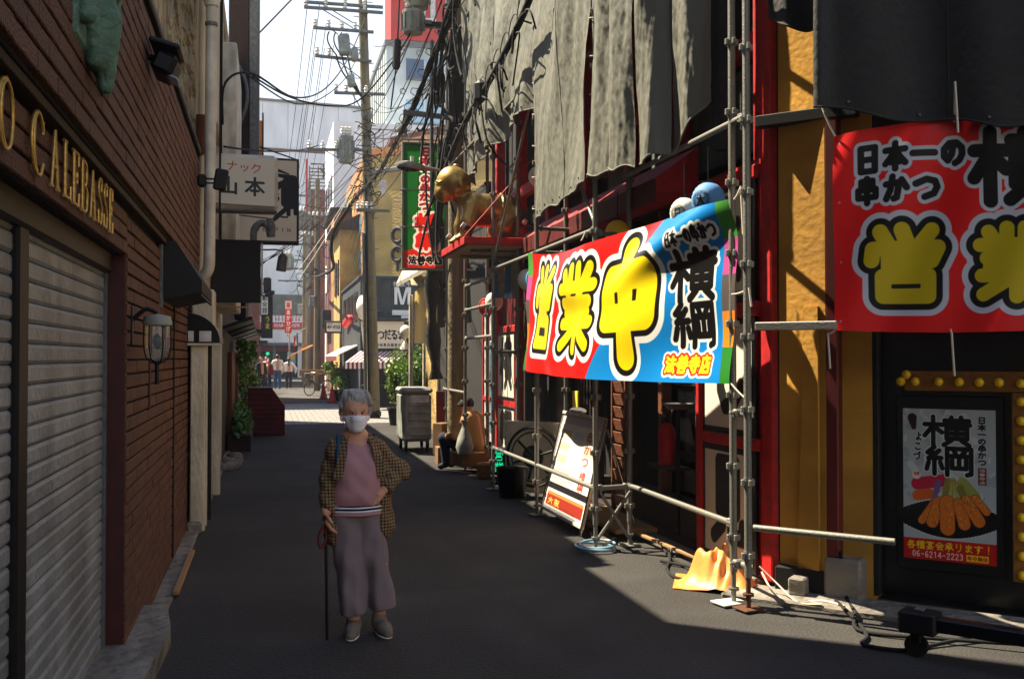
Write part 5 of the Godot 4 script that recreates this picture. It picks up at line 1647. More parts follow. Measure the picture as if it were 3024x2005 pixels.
	for q in [[2.0, 8.0], [2.0, 7.1], [1.5, 6.2], [1.5, 5.5]]:
		var b := mb()
		var cc := P(3.67 + 0.69 * q[0], q[1], 38.0 - 0.722 * q[0]) + N2 * 0.04
		ring(b, cc, N2.normalized(), 0.26, 0.07, 18)
		mk(y, "black_character", M.black, b)
		pb(y, "character_stroke", M.black, cc - Vector3(0, 0.42, 0), Vector3(0.12, 0.45, 0.05), 0.02, B2)
	pt(y, "gas_pipe", M.greysteel, [P(3.72, 4.3, 37.85), P(3.72, 9.0, 37.85)], 0.05, 8)
	# wooden house and shops farther on
	var w := thing("sunlit_yellow_house", "narrow house with a sunlit yellow side wall and dark gable beyond the slate restaurant", "building", P(5, 0, 43))
	pc(w, "wall", M.ochre, 2.86, 9, 0, 6.9, 41.25, 45.0, 0.0)
	mk(w, "gable", M.wooddark, mb().prism(PackedVector2Array([Vector2(2.5, 6.9), Vector2(9, 6.9), Vector2(9, 8.6), Vector2(5.5, 8.6)]), Transform3D(Basis.IDENTITY, P(0, 0, 45.2)), 4.2))
	for z in [41.9, 43.3]:
		pc(w, "window", M.glassdark, 2.83, 2.858, 4.3, 5.6, z, z + 0.9, 0.004)
		pc(w, "shutter", M.wooddark, 2.81, 2.855, 4.2, 5.7, z - 0.25, z - 0.02, 0.006)
	var w2 := thing("brown_row_house", "brown narrow row house past the sunlit yellow house", "building", P(5, 0, 48))
	pc(w2, "wall", M.brownbuild, 2.9, 9, 0, 8.2, 45.3, 51.5, 0.0)
	pc(w2, "side_panel", M.orange, 2.87, 2.898, 4.2, 8.0, 45.4, 47.2, 0.0)
	pc(w2, "balcony", M.darksteel, 2.5, 2.9, 3.0, 3.9, 47.6, 50.8, 0.02)
	pc(w2, "roof", M.darksteel, 2.7, 9, 8.2, 8.4, 45.2, 51.6, 0.02)
	var w3 := thing("pale_block", "pale bluish narrow block behind the brown row house", "building", P(5, 0, 56))
	pc(w3, "wall", M.farwhite, 3.3, 9, 0, 14.0, 52.5, 60.0, 0.0)
	for i in 3:
		for k in 3:
			pc(w3, "window", M.glassblue, 3.27, 3.298, 4.0 + k * 3.0, 5.4 + k * 3.0, 53.4 + i * 2.2, 54.9 + i * 2.2, 0.004)
	# small lit sign, red lantern tube and awning
	var ss := ink(200, 110, Color(0.90, 0.88, 0.82))
	ss.text("串かつだるま", Vector2(10, 34), Vector2(30, 42), Vector2(30, 0), 3.2)
	ss.text("元祖大阪", Vector2(12, 8), Vector2(14, 14), Vector2(18, 0), 1.2)
	ss.paint(Color(0.1, 0.07, 0.06))
	printed("smallsign", ss)
	var sg := thing("small_skewer_sign", "small cream sign in a studded dark frame before the sunlit yellow house", "sign", P(2.5, 2.7, 40.5))
	pc(sg, "case", M.wooddark, 2.22, 2.92, 2.62, 3.12, 40.5, 40.65, 0.02)
	mk(sg, "face", M.smallsign, mb().quad(P(2.29, 2.69, 40.494), P(2.86, 2.69, 40.494), P(2.86, 3.05, 40.494), P(2.29, 3.05, 40.494)))
	tag(mk(null, "red_tube_lantern", M.lanternred, mb().tube([P(2.86, 2.86, 38.6), P(2.9, 2.92, 38.3), P(2.94, 3.06, 37.0), P(2.94, 3.08, 36.6)], [0.06, 0.16, 0.17, 0.07], 14)), "long red paper lantern along the dark wall above the awning", "lantern")
	var pa := thing("pale_sloping_awning", "faded pink sloping awning beyond the striped awning", "awning", P(2.5, 1.6, 38))
	mk(pa, "canvas", M.awningstripe_white, mb().prism(PackedVector2Array([Vector2(2.25, 1.70), Vector2(2.28, 1.74), Vector2(2.96, 2.08), Vector2(2.96, 2.02)]), Transform3D(Basis.IDENTITY, P(0, 0, 40.5)), 6.5))
	mk(pa, "valance", M.awningstripe_red, mb().box(P(2.255, 1.62, 37.3), Vector3(0.01, 0.16, 6.4)))
	# planting
	potted("large glossy leaved shrub in two black pots right of the utility pole", P(3.05, 0.0, 24.3), 1.25, 0.62, 2600, M.leafpale, true)
	potted("smaller shrub behind the grey waste container", P(3.55, 0.0, 24.0), 1.35, 0.55, 1800, M.leaf)
	potted("leafy green shrub beside the parked bicycle", P(2.55, 0.0, 38.8), 1.1, 0.5, 1400, M.leafpale)
	potted("dark low shrub below the leafy one by the bicycle", P(2.75, 0.0, 37.2), 0.5, 0.5, 800, M.leaf)
	potted("yellowish potted plant by the left timber house", P(-0.42, 0.0, 24.5), 1.2, 0.3, 700, M.leafpale)
	# grey waste container on castors
	var c := thing("grey_waste_container", "tall pale grey plastic waste container on castors by the scaffold end", "waste container", P(2.55, 0, 17.5))
	pc(c, "body", M.plasticgrey, 2.29, 2.80, 0.18, 1.02, 17.3, 18.2, 0.05)
	pc(c, "lid", M.plasticgrey, 2.27, 2.82, 1.02, 1.12, 17.27, 18.23, 0.04)
	for i in 5:
		pc(c, "rib", M.plasticgrey, 2.40, 2.78, 0.28 + i * 0.13, 0.33 + i * 0.13, 17.285, 17.302, 0.006)
	pc(c, "notice", M.white, 2.42, 2.75, 0.86, 0.99, 17.286, 17.30, 0.003)
	for q in [[2.36, 17.4], [2.74, 17.4], [2.36, 18.1], [2.74, 18.1]]:
		var w4 := mk(c, "castor", M.rubber, disc(mb(), P(q[0], 0.075, q[1]), Vector3(1, 0, 0), 0.075, 0.04, 14))
		mk(w4, "fork", M.greysteel, mb().box(P(q[0], 0.15, q[1]), Vector3(0.06, 0.07, 0.06), 0.01))
	tag(pb(null, "red_standing_board", M.maroon, P(2.88, 0.56, 16.4), Vector3(0.30, 1.06, 0.04), 0.008, Basis(Vector3.RIGHT, -0.06)), "dark red board standing against the scaffold beside the grey waste container", "board")
	# traffic cones
	for i in 2:
		var p: Vector3 = [P(2.17, 0, 40.3), P(2.28, 0, 36.6)][i]
		var k := thing("traffic_cone", ["red traffic cone by the bicycle's front wheel", "red traffic cone half hidden behind the masked woman's head"][i], "traffic cone", p, "red traffic cones")
		mk(k, "cone", M.cone, mb().lathe([Vector2(0.15, 0.03), Vector2(0.03, 0.58), Vector2(0.001, 0.60)], Transform3D(Basis.IDENTITY, p), 16))
		pb(k, "foot", M.rubber, p + Vector3(0, 0.02, 0), Vector3(0.36, 0.03, 0.36), 0.01)
	# bicycle
	var bk := thing("bicycle", "black bicycle parked on the right by the leafy shrub", "bicycle", P(2.2, 0, 43.8))
	var fr := P(1.75, 0.33, 43.6); var re := P(2.55, 0.33, 44.3)
	var along := (re - fr).normalized()
	var nrm := along.cross(Vector3.UP)
	for q in [fr, re]:
		var wh := mk(bk, "wheel", M.rubber, ring(mb(), q, nrm, 0.31, 0.022, 24))
		var sp := mb()
		for i in 14:
			var aa := TAU * i / 14
			sp.tube([q, q + (along * cos(aa) + Vector3.UP * sin(aa)) * 0.30], 0.004, 4)
		mk(wh, "spokes", M.chrome, sp)
	var crank := fr.lerp(re, 0.55) + Vector3(0, -0.05, 0)
	var seat := fr.lerp(re, 0.68) + Vector3(0, 0.52, 0)
	var head := fr.lerp(re, 0.12) + Vector3(0, 0.52, 0)
	mk(bk, "frame", M.blackgloss, mb().tube([fr, head], 0.018, 6).tube([head - Vector3(0, 0.12, 0), crank], 0.02, 6).tube([crank, seat], 0.018, 6).tube([crank, re], 0.014, 6).tube([re, seat - Vector3(0, 0.1, 0)], 0.012, 6))
	mk(bk, "handlebar", M.chrome, mb().tube([head, head + Vector3(0, 0.14, 0)], 0.014, 6).tube([head + Vector3(0, 0.14, 0) - nrm * 0.27 + along * 0.15, head + Vector3(0, 0.16, 0), head + Vector3(0, 0.14, 0) + nrm * 0.27 + along * 0.15], 0.013, 6))
	mk(bk, "saddle", M.black, mb().ball(seat + Vector3(0, 0.05, 0), Vector3(0.13, 0.045, 0.09), 12, 8))
	mk(bk, "basket", M.greysteel, mb().box(head + Vector3(0, 0.02, 0) - along * 0.22, Vector3(0.28, 0.24, 0.3), 0.03))
	mk(bk, "mudguard", M.blackgloss, ring(mb(), re, nrm, 0.345, 0.014, 20))

func build_far_end() -> void:
	var a := thing("white_department_store", "huge windowless white building closing the end of the street", "building", P(6, 0, 95))
	var bs := Basis(Vector3.UP, 0.10)
	pb(a, "wall", M.farwhite, P(5.5, 11.8, 92), Vector3(34, 23.6, 8), 0.0, bs)
	pb(a, "rust_ledge", M.rust, P(5.2, 19.4, 87.9), Vector3(34, 0.30, 0.5), 0.02, bs)
	pb(a, "lower_wall", M.farwhite, P(5.2, 13.1, 87.5), Vector3(34, 12.2, 0.8), 0.0, bs)
	pb(a, "roof_edge", M.greysteel, P(5.5, 23.7, 91.9), Vector3(34.2, 0.2, 8.2), 0.02, bs)
	for i in 16:
		pb(a, "cladding_seam", M.greysteel, P(-11 + i * 2.1, 21.4, 87.93 - i * 0.21), Vector3(0.03, 3.8, 0.03), 0.0, bs)
	for q in [[3.2, 24.3, 1.2], [7.5, 24.4, 1.6]]:
		pt(a, "aerial", M.greysteel, [P(q[0], 23.7, 90), P(q[0], 23.7 + q[2], 90)], 0.04, 5)
	# arcade entrance below
	var e := thing("arcade_front", "shop front across the end of the street with red and white band", "shop front", P(3, 0, 84))
	pc(e, "green_panel", M.greypaint, -2, 9, 5.15, 6.75, 84.0, 84.6, 0.02)
	pc(e, "beam", M.greysteel, -3, 10, 2.6, 2.85, 83.4, 84.6, 0.02)
	pc(e, "white_panel", M.farwhite, -3, 10, 2.87, 3.95, 83.9, 84.5, 0.0)
	var k := ink(420, 120, Color(0.88, 0.87, 0.86))
	k.rect(0, 60, 420, 120, Color(0.76, 0.13, 0.15))
	for i in 14:
		k.rect(4 + i * 30, 0, 18 + i * 30, 10, Color(0.78, 0.16, 0.18))
	for i in 7:
		var x := 14 + i * 58
		k.rect(x, 18, x + 40, 46, [Color(0.72, 0.12, 0.14), Color(0.18, 0.30, 0.55), Color(0.70, 0.15, 0.2), Color(0.16, 0.4, 0.6)][i % 4])
		k.rect(x + 14, 18, x + 24, 46, Color(0.9, 0.88, 0.85))
		k.rect(x, 28, x + 40, 34, Color(0.88, 0.8, 0.4) if i % 2 else Color(0.85, 0.85, 0.88))
	k.text("10:00AM-9:00PM", Vector2(120, 72), Vector2(17, 32), Vector2(20, 0), 2.4)
	k.paint(Color(0.92, 0.86, 0.84))
	printed("hours", k)
	pc(e, "band_box", M.whitepaint, -3.5, 6.0, 3.97, 5.1, 83.82, 84.4, 0.0)
	mk(e, "band", M.hours, mb().quad(P(-1.2, 3.99, 83.81), P(2.75, 3.99, 83.81), P(2.75, 5.08, 83.81), P(-1.2, 5.08, 83.81)))
	pc(e, "dark_opening", M.darkinside, -3, 10, 0, 2.6, 84.2, 84.6, 0.0)
	pc(e, "shop_board", M.awningstripe_red, -0.8, 2.3, 2.15, 2.55, 84.0, 84.15, 0.01)
	for i in 5:
		pc(e, "shop_pillar", M.greysteel, -2 + i * 2.4, -1.75 + i * 2.4, 0, 2.6, 83.9, 84.19, 0.01)
	pc(e, "poster_panel", M.glasspale, 1.55, 2.25, 0.6, 2.1, 84.05, 84.15, 0.01)
	pc(e, "poster_panel", M.lanternyellow, 1.6, 2.2, 1.5, 1.8, 84.03, 84.049, 0.004)
	pc(e, "wall_end", M.farwhite, 2.4, 10, 0, 2.6, 83.7, 83.89, 0.0)
	tag(mk(null, "green_signal_light", M.greenled, mb().ball(P(0.0, 1.95, 80), Vector3(0.13, 0.13, 0.06), 12, 8)), "small glowing green signal light in the dark opening at the street's end", "signal light")
	tag(pt(null, "white_flagpole", M.whitepaint, [P(1.55, 0, 74), P(1.52, 5.6, 74)], 0.05, 8), "slim white pole standing before the shop front at the street's end", "pole")
	# red vertical sign
	var r := ink(64, 236, Color(0.86, 0.10, 0.07))
	r.rect(0, 0, 64, 58, Color(0.93, 0.86, 0.82))
	r.glyph("薬", Vector2(10, 8), Vector2(44, 42), 2.6); r.paint(Color(0.84, 0.12, 0.09)); r.clear()
	r.text("あかひげ", Vector2(12, 66), Vector2(40, 36), Vector2(0, 42), 3.4); r.paint(Color(0.96, 0.93, 0.90))
	printed("akahige", r)
	var v := thing("red_pharmacy_sign", "bright red vertical sign with white characters far down the street", "sign", P(1.2, 3.1, 60))
	pc(v, "case", M.red, 0.98, 1.37, 3.10, 4.98, 60, 60.3, 0.02)
	mk(v, "face", M.akahige, mb().quad(P(0.99, 3.12, 59.99), P(1.36, 3.12, 59.99), P(1.36, 4.96, 59.99), P(0.99, 4.96, 59.99)))
	pc(v, "arm", M.greysteel, 1.37, 2.3, 4.6, 4.68, 60.1, 60.18, 0.0)
	tag(mk(null, "round_orange_lamp", M.bulb, mb().ball(P(1.18, 2.95, 60), Vector3(0.08, 0.08, 0.08), 10, 8)), "small round amber lamp under the red vertical sign", "lamp")
	# red-brown building with a rooftop frame, right of the end
	var b := thing("red_brown_building", "plain red brown building with rusty rooftop steelwork beyond the wires", "building", P(5, 0, 70))
	pc(b, "wall", M.brownbuild, 2.55, 12, 0, 12.3, 64.0, 72.0, 0.0)
	pc(b, "corner_strip", M.red, 2.28, 2.42, 0, 14.2, 64.0, 64.2, 0.01)
	pc(b, "corner_strip", M.greysteel, 2.44, 2.6, 0, 12.8, 63.9, 64.3, 0.01)
	for i in 6:
		pc(b, "roof_rail", M.rust, 2.5, 6.6, 12.5 + i * 0.22, 12.56 + i * 0.22, 64.1, 64.16, 0.0)
	for i in 8:
		pc(b, "roof_post", M.rust, 2.5 + i * 0.55, 2.56 + i * 0.55, 12.3, 13.8, 64.17, 64.23, 0.0)
	pt(b, "roof_strut", M.rust, [P(3.2, 13.6, 64), P(6.0, 11.2, 64)], 0.06, 5)
	pt(b, "roof_strut", M.rust, [P(2.6, 13.9, 64), P(3.4, 13.9, 64), P(3.4, 13.0, 64)], 0.06, 5)
	# tower with blue glass and a red top
	var t := thing("white_office_tower", "white tower with blue window bands and a red crown above the tarpaulins", "building", P(10, 0, 64))
	pc(t, "shaft", M.towerwhite, 6.9, 18, 0, 20.9, 60.0, 74.0, 0.0)
	pc(t, "red_crown", M.redmatte, 7.15, 18.2, 20.9, 27, 59.8, 63.0, 0.0)
	pc(t, "ledge", M.greysteel, 6.8, 18.1, 20.5, 20.88, 59.9, 74.1, 0.02)
	for i in 5:
		pc(t, "white_letter", M.white, 9.0 + i * 1.5, 9.9 + i * 1.5, 21.9, 22.3, 59.7, 59.79, 0.01)
		pc(t, "white_letter", M.white, 9.0 + i * 1.5, 9.25 + i * 1.5, 22.31, 24.6, 59.7, 59.79, 0.01)
		pc(t, "white_letter", M.white, 9.55 + i * 1.5, 9.85 + i * 1.5, 22.31, 24.6, 59.7, 59.79, 0.01)
	for row in [[18.6, 19.8], [15.9, 17.3], [13.0, 14.6], [10.2, 11.6]]:
		for i in 8:
			var x := 8.1 + i * 1.2
			pc(t, "window", [M.glasspale, M.glassblue, M.glassblue, M.glasspale][(i + int(row[0])) % 4], x, x + 1.08, row[0], row[1], 59.94, 59.999, 0.0)
			pc(t, "window_mullion", M.towerwhite, x + 1.08, x + 1.2, row[0], row[1], 59.9, 59.998, 0.0)
			pc(t, "window_sill", M.greysteel, x, x + 1.08, row[0] - 0.1, row[0] - 0.002, 59.85, 59.999, 0.0)
	for row in [20.2, 17.8, 15.1]:
		for i in 5:
			mk(t, "round_vent", M.greysteel, ring(mb(), P(7.9 + i * 1.0, row, 59.98), Vector3(0, 0, 1), 0.16, 0.03, 12))
	for i in 11:
		pc(t, "side_rib", M.greysteel, 6.86, 6.899, 0, 20.4, 60.6 + i * 1.2, 60.66 + i * 1.2, 0.0)
	# rooftop hut before the tower
	var hut := thing("rooftop_hut", "small pale rooftop hut with a brown tiled roof before the tower", "hut", P(6.2, 9, 48))
	pc(hut, "wall", M.cream, 5.9, 8.6, 9.0, 12.2, 46.5, 49.5, 0.0)
	mk(hut, "roof", M.rust, mb().prism(PackedVector2Array([Vector2(5.5, 11.7), Vector2(8.7, 12.6), Vector2(8.7, 12.8), Vector2(5.5, 11.9)]), Transform3D(Basis.IDENTITY, P(0, 0, 49.8)), 3.6))
	pc(hut, "window", M.glassdark, 6.5, 7.6, 10.2, 11.2, 46.46, 46.498, 0.0)
	var rl := thing("rooftop_railing", "grey rooftop railing on top of the yellow building", "railing", P(6, 9.6, 39))
	for y in [9.75, 10.1, 10.45]:
		pt(rl, "rail", M.greysteel, [P(3.8, y, 38.4), P(9.5, y, 38.4)], 0.025, 6)
	for i in 12:
		pt(rl, "baluster", M.greysteel, [P(3.8 + i * 0.5, 9.5, 38.4), P(3.8 + i * 0.5, 10.45, 38.4)], 0.02, 6)

func insulator(b: MB, p: Vector3, h := 0.22) -> void:
	b.lathe([Vector2(0.03, 0), Vector2(0.06, 0.03), Vector2(0.03, 0.07), Vector2(0.07, 0.10), Vector2(0.035, 0.15), Vector2(0.055, 0.18), Vector2(0.001, h)], Transform3D(Basis.IDENTITY, p), 10)

func transformer(n: String, label: String, c: Vector3, r: float, h: float) -> void:
	var t := thing(n, label, "transformer", c)
	mk(t, "tank", M.transformer, mb().lathe([Vector2(0.001, 0), Vector2(r * 0.9, 0), Vector2(r, 0.04), Vector2(r, h - 0.05), Vector2(r * 1.05, h - 0.05), Vector2(r * 1.05, h), Vector2(0.001, h + 0.05)], Transform3D(Basis.IDENTITY, c), 20))
	for i in 10:
		var a := TAU * i / 10
		mk(t, "fin", M.transformer, mb().box(c + Vector3(cos(a) * r * 1.08, h * 0.5, sin(a) * r * 1.08), Vector3(r * 0.22, h * 0.7, 0.02), 0.0, Basis(Vector3.UP, -a)))
	var b := mb()
	for i in 3:
		insulator(b, c + Vector3((i - 1) * r * 0.5, h + 0.04, r * 0.3))
	mk(t, "bushing", M.porcelain, b)
	mk(t, "bracket", M.greysteel, mb().box(c + Vector3(r * 1.2, h * 0.55, 0), Vector3(r * 1.2, 0.06, 0.06), 0.0))

func build_poles_and_cables() -> void:
	var z := 27.1
	var t := thing("concrete_utility_pole", "leaning sunlit concrete utility pole crowded with crossarms at the crossing", "utility pole", P(2.81, 0, z))
	var at := func(y: float) -> Vector3: return P(2.81 - 0.030 * y, y, z)
	mk(t, "shaft", M.poleconc, mb().tube([at.call(0.0), at.call(4.0), at.call(13.0)], [0.165, 0.15, 0.11], 18))
	for y in [0.5, 1.7, 2.9, 3.2, 3.8, 5.1, 5.6, 6.2, 7.4, 8.2, 9.9]:
		mk(t, "band", M.greysteel, mb().tube([at.call(y), at.call(y + 0.06)], 0.168 - y * 0.004, 16))
	pt(t, "conduit", M.greysteel, [P(2.58, 0, z - 0.1), P(2.50, 5.0, z - 0.1)], 0.045, 8)
	pt(t, "conduit", M.cable, [P(2.66, 0.2, z - 0.15), P(2.55, 6.5, z - 0.15)], 0.03, 8)
	pc(t, "dark_base_wrap", M.black, 2.63, 2.99, 0.0, 0.26, z - 0.18, z + 0.18, 0.08)
	pc(t, "number_plate", M.white, 2.90, 3.10, 6.05, 6.45, z - 0.19, z - 0.16, 0.003)
	for k in 24:
		pt(t, "step_bolt", M.greysteel, [at.call(2.5 + k * 0.42), at.call(2.5 + k * 0.42) + Vector3(0.26 if k % 2 else -0.26, 0, 0)], 0.012, 5)
	var arms := [[0.9, 3.0, 11.12, 11.15], [0.9, 3.0, 10.98, 11.0], [1.15, 2.75, 10.45, 10.45], [1.2, 2.7, 9.70, 9.65], [1.7, 3.05, 8.74, 8.78], [1.0, 2.6, 7.18, 7.24], [2.3, 3.2, 5.6, 5.62]]
	for q in arms:
		var o := mk(t, "crossarm", M.greysteel, mb().box(P((q[0] + q[1]) / 2, (q[2] + q[3]) / 2, z - 0.18), Vector3(q[1] - q[0], 0.075, 0.075), 0.008, Basis(Vector3(0, 0, 1), (q[3] - q[2]) / (q[1] - q[0]))))
		var b := mb()
		for i in 4:
			insulator(b, P(lerpf(q[0] + 0.05, q[1] - 0.5, i / 3.0), q[2] + 0.04, z - 0.18))
		mk(o, "insulator", M.porcelain, b)
		pt(t, "arm_stay", M.greysteel, [P(q[0] + 0.5, q[2] - 0.02, z - 0.16), at.call(q[2] - 0.55)], 0.015, 5)
	for q in [[1.95, 10.0, 0.30, 0.55], [2.22, 9.75, 0.2, 0.34], [2.13, 9.05, 0.2, 0.34]]:
		pb(t, "switch_box", M.transformer, P(q[0], q[1], z - 0.35), Vector3(q[2], q[3], 0.3), 0.05, Basis(Vector3(0, 0, 1), 0.1))
	for q in [[1.55, 10.3, 1.75, 9.72], [1.72, 10.3, 1.9, 9.7], [1.88, 10.3, 2.05, 9.7]]:
		pt(t, "jumper", M.cable, bez(P(q[0], q[1], z - 0.4), P(q[0] - 0.15, q[1] - 0.3, z - 0.5), P(q[2] - 0.1, q[3] + 0.1, z - 0.4), P(q[2], q[3], z - 0.3)), 0.02, 6)
		pt(t, "jumper", M.cable, bez(P(q[2], q[3], z - 0.3), P(q[2] + 0.1, q[3] - 0.6, z - 0.3), P(2.3, 8.9, z - 0.3), P(2.52, 8.5, z - 0.2)), 0.022, 6)
	for k in 26:
		var y := 6.0 + k * 0.09
		var p: Vector3 = at.call(y)
		pt(t, "loose_wire", M.cable, bez(p + Vector3(R(-0.5, 0.1), 0, 0.2), p + Vector3(R(-0.4, 0.5), R(-0.5, 0.5), 0.3), p + Vector3(R(-0.2, 0.6), R(-0.5, 0.5), 0.35), p + Vector3(R(-0.1, 0.5), R(-0.4, 0.2), 0.2), 7), 0.014, 5)
	transformer("pole_transformer", "grey ribbed transformer can on the leaning concrete pole", P(2.02, 6.88, z - 0.1), 0.2, 0.72)
	# second and third poles down the street
	for q in [[2.36, 50.0, 10.5, "dark utility pole with transformers farther down the street"], [2.05, 58.0, 10.0, "thin farther utility pole left of the dark one"]]:
		var p2_ := thing("utility_pole", q[3], "utility pole", P(q[0], 0, q[1]))
		mk(p2_, "shaft", M.poleconc, mb().tube([P(q[0], 0, q[1]), P(q[0], q[2], q[1])], [0.17, 0.12], 14))
		for y in [6.0, 7.2, 8.6, 9.6]:
			mk(p2_, "crossarm", M.greysteel, mb().box(P(q[0] - 0.5, y, q[1] - 0.15), Vector3(2.0, 0.08, 0.08)))
		var b := mb()
		for i in 10:
			insulator(b, P(q[0] - 1.4 + i * 0.2, 8.64, q[1] - 0.15))
		mk(p2_, "insulator", M.porcelain, b)
		for k in 10:
			var c := P(q[0] + R(-0.4, 0.4), R(5.0, 8.5), q[1] - 0.2)
			pt(p2_, "loose_wire", M.cable, bez(c, c + Vector3(R(-1, 1), R(-0.8, 0.8), 0), c + Vector3(R(-1, 1), R(-0.8, 0.8), 0), c + Vector3(R(-0.5, 0.5), R(-0.6, 0.2), 0), 7), 0.02, 5)
		pb(p2_, "meter_box", M.transformer, P(q[0] - 0.25, 4.4, q[1] - 0.2), Vector3(0.3, 0.55, 0.25), 0.03)
	transformer("pole_transformer", "blue grey transformer high on the dark pole farther down the street", P(1.55, 7.9, 49.8), 0.33, 0.9)
	transformer("pole_transformer", "blue grey transformer lower and left on the thin farther pole", P(1.0, 6.6, 57.8), 0.36, 0.9)
	# pole inside the scaffold end carrying two large cans
	var n := thing("wrapped_utility_pole", "dark utility pole rising inside the tarpaulins at the scaffold end", "utility pole", P(2.85, 0, 15.2))
	mk(n, "shaft", M.poleconc, mb().tube([P(2.85, 0, 15.2), P(2.85, 9.5, 15.2)], [0.15, 0.12], 16))
	pb(n, "crossarm", M.darksteel, P(2.5, 6.75, 15.05), Vector3(1.0, 0.09, 0.09), 0.0)
	pb(n, "crossarm", M.darksteel, P(2.5, 7.4, 15.05), Vector3(1.0, 0.09, 0.09), 0.0)
	pb(n, "side_box", M.greysteel, P(2.56, 5.75, 15.1), Vector3(0.16, 0.42, 0.14), 0.04)
	pb(n, "bracket", M.greysteel, P(2.33, 5.35, 15.0), Vector3(0.7, 0.07, 0.07), 0.0, Basis(Vector3(0, 0, 1), -0.06))
	pt(n, "stay_frame", M.greysteel, [P(2.42, 4.0, 15.0), P(2.42, 5.2, 15.0), P(2.42, 6.5, 15.0)], 0.03, 6)
	transformer("hanging_transformer", "large grey transformer can at the top edge, upper of two", P(2.20, 6.97, 15.0), 0.17, 0.5)
	transformer("hanging_transformer", "large grey transformer can below the upper one near the tower", P(2.13, 6.58, 15.0), 0.16, 0.34)
	var ap := thing("street_lamp", "grey oval street lamp head jutting out above the golden statue", "street lamp", P(2.85, 4.3, 14.1))
	mk(ap, "head", M.lampgrey, mb().ball(P(1.95, 4.36, 14.0), Vector3(0.22, 0.065, 0.16), 20, 12, Basis(Vector3(0, 0, 1), -0.08)))
	mk(ap, "glass", M.glassdark, mb().ball(P(1.93, 4.33, 14.0), Vector3(0.17, 0.05, 0.12), 16, 8, Basis(Vector3(0, 0, 1), -0.08)))
	pt(ap, "arm", M.lampgrey, [P(2.12, 4.35, 14.0), P(2.35, 4.32, 14.0), P(2.85, 4.28, 14.2)], [0.035, 0.022, 0.022], 8)
	mk(ap, "sensor", M.porcelain, mb().tube([P(1.98, 4.40, 14.0), P(1.98, 4.50, 14.0)], 0.028, 8))
	# --- cables
	var g := "overhead cables"
	var C := func(label: String, p: Array, r: float, name := "overhead_cable") -> void:
		tag(mk(null, name, M.cable, mb().tube(p, r, 6)), label, "cable", g)
	var bundle := smooth([P(2.72, 7.4, 12.6), P(2.50, 6.55, 13.5), P(2.32, 6.0, 14.4), P(2.22, 5.6, 15.6), P(2.2, 5.5, 17.0), P(2.25, 5.55, 18.8), P(2.30, 5.60, 21.0), P(2.28, 5.70, 23.4), P(2.2, 5.75, 25.4), P(2.1, 5.65, 26.6)], 6)
	var brr := []
	for i in bundle.size():
		brr.append(0.032 + 0.012 * sin(i * 1.7) + 0.008 * sin(i * 3.1) + (0.028 if i > 16 and i < 24 else 0.0))
	var bb := mb().tube(bundle, brr, 8)
	for k in 4:
		var st := []
		for i in bundle.size():
			st.append(bundle[i] + Vector3(0.05 * sin(i * 0.5 + k * 1.6) + R(-0.01, 0.01), 0.05 * cos(i * 0.43 + k * 1.6) + R(-0.01, 0.01), 0))
		bb.tube(st, 0.012, 5)
	tag(mk(null, "cable_bundle", M.cable, bb), "thick black cable bundle sweeping down from the tarpaulins to the concrete pole", "cable", g)
	for k in 34:
		var top := P(R(2.40, 2.66), R(4.4, 7.6), R(13.2, 15.2))
		var low := top + Vector3(R(-0.25, 0.2), -R(0.5, 1.9), R(-0.7, 0.7))
		C.call("black wire in the tangle hanging down the tarpaulins' far edge", bez(top, top + Vector3(R(-0.25, 0.15), R(-0.6, 0.1), R(-0.4, 0.4)), low + Vector3(R(-0.25, 0.15), R(-0.2, 0.6), R(-0.4, 0.4)), low, 9), R(0.007, 0.026), "tangled_wire")
	for k in 9:
		var e1 := P(R(2.35, 2.55), R(5.2, 7.0), R(13.5, 15.0))
		C.call("thin black wire running from the tangle to the concrete pole", sag(e1, P(2.55 + R(-0.2, 0.3), R(5.4, 8.6), 26.9), R(0.1, 0.5), 12), R(0.006, 0.012), "tangled_wire")
	for k in 7:
		C.call("thin wire crossing the alley between the left houses and the concrete pole", sag(P(-0.45, R(3.4, 5.6), R(16, 26)), P(2.5 + R(-0.2, 0.2), R(5.6, 8.4), 26.9), R(0.05, 0.4), 10), R(0.005, 0.009), "crossing_wire")
	var orange := smooth([P(2.15, 5.60, 16.0), P(2.19, 5.46, 17.0), P(2.25, 5.50, 18.8)], 5)
	tag(mk(null, "orange_cable", M.rust, mb().tube(orange, 0.025, 6)), "short orange cable strapped to the thick black bundle", "cable", g)
	var coil := []
	for i in 160:
		var f := i / 159.0 * (bundle.size() - 1)
		var q: Vector3 = bundle[int(f)].lerp(bundle[mini(int(f) + 1, bundle.size() - 1)], f - int(f))
		coil.append(q + Vector3(0.13 * sin(i * 0.9), 0.03 + 0.13 * cos(i * 0.9), 0))
	C.call("thin looping wire wound round the thick black bundle", coil, 0.007, "looping_wire")
	C.call("sagging cable bundle leaving the concrete pole towards the farther poles", smooth([P(2.1, 5.65, 26.6), P(1.75, 5.1, 27.6), P(1.75, 4.6, 28.6), P(1.95, 4.4, 31), P(1.9, 4.6, 36), P(2.2, 5.6, 49.6)], 6), 0.05, "cable_bundle")
	# along the tarpaulins
	var tb_ := smooth([P(2.45, 5.55, 8.0), P(2.47, 5.30, 8.9), P(2.48, 5.1, 9.6), P(2.48, 4.95, 10.4), P(2.49, 4.85, 11.3), P(2.5, 4.80, 12.2), P(2.5, 4.65, 13.2), P(2.5, 4.4, 14.2)], 6)
	C.call("black cable bundle crossing in front of the grey tarpaulins", tb_, 0.04, "cable_bundle")
	coil = []
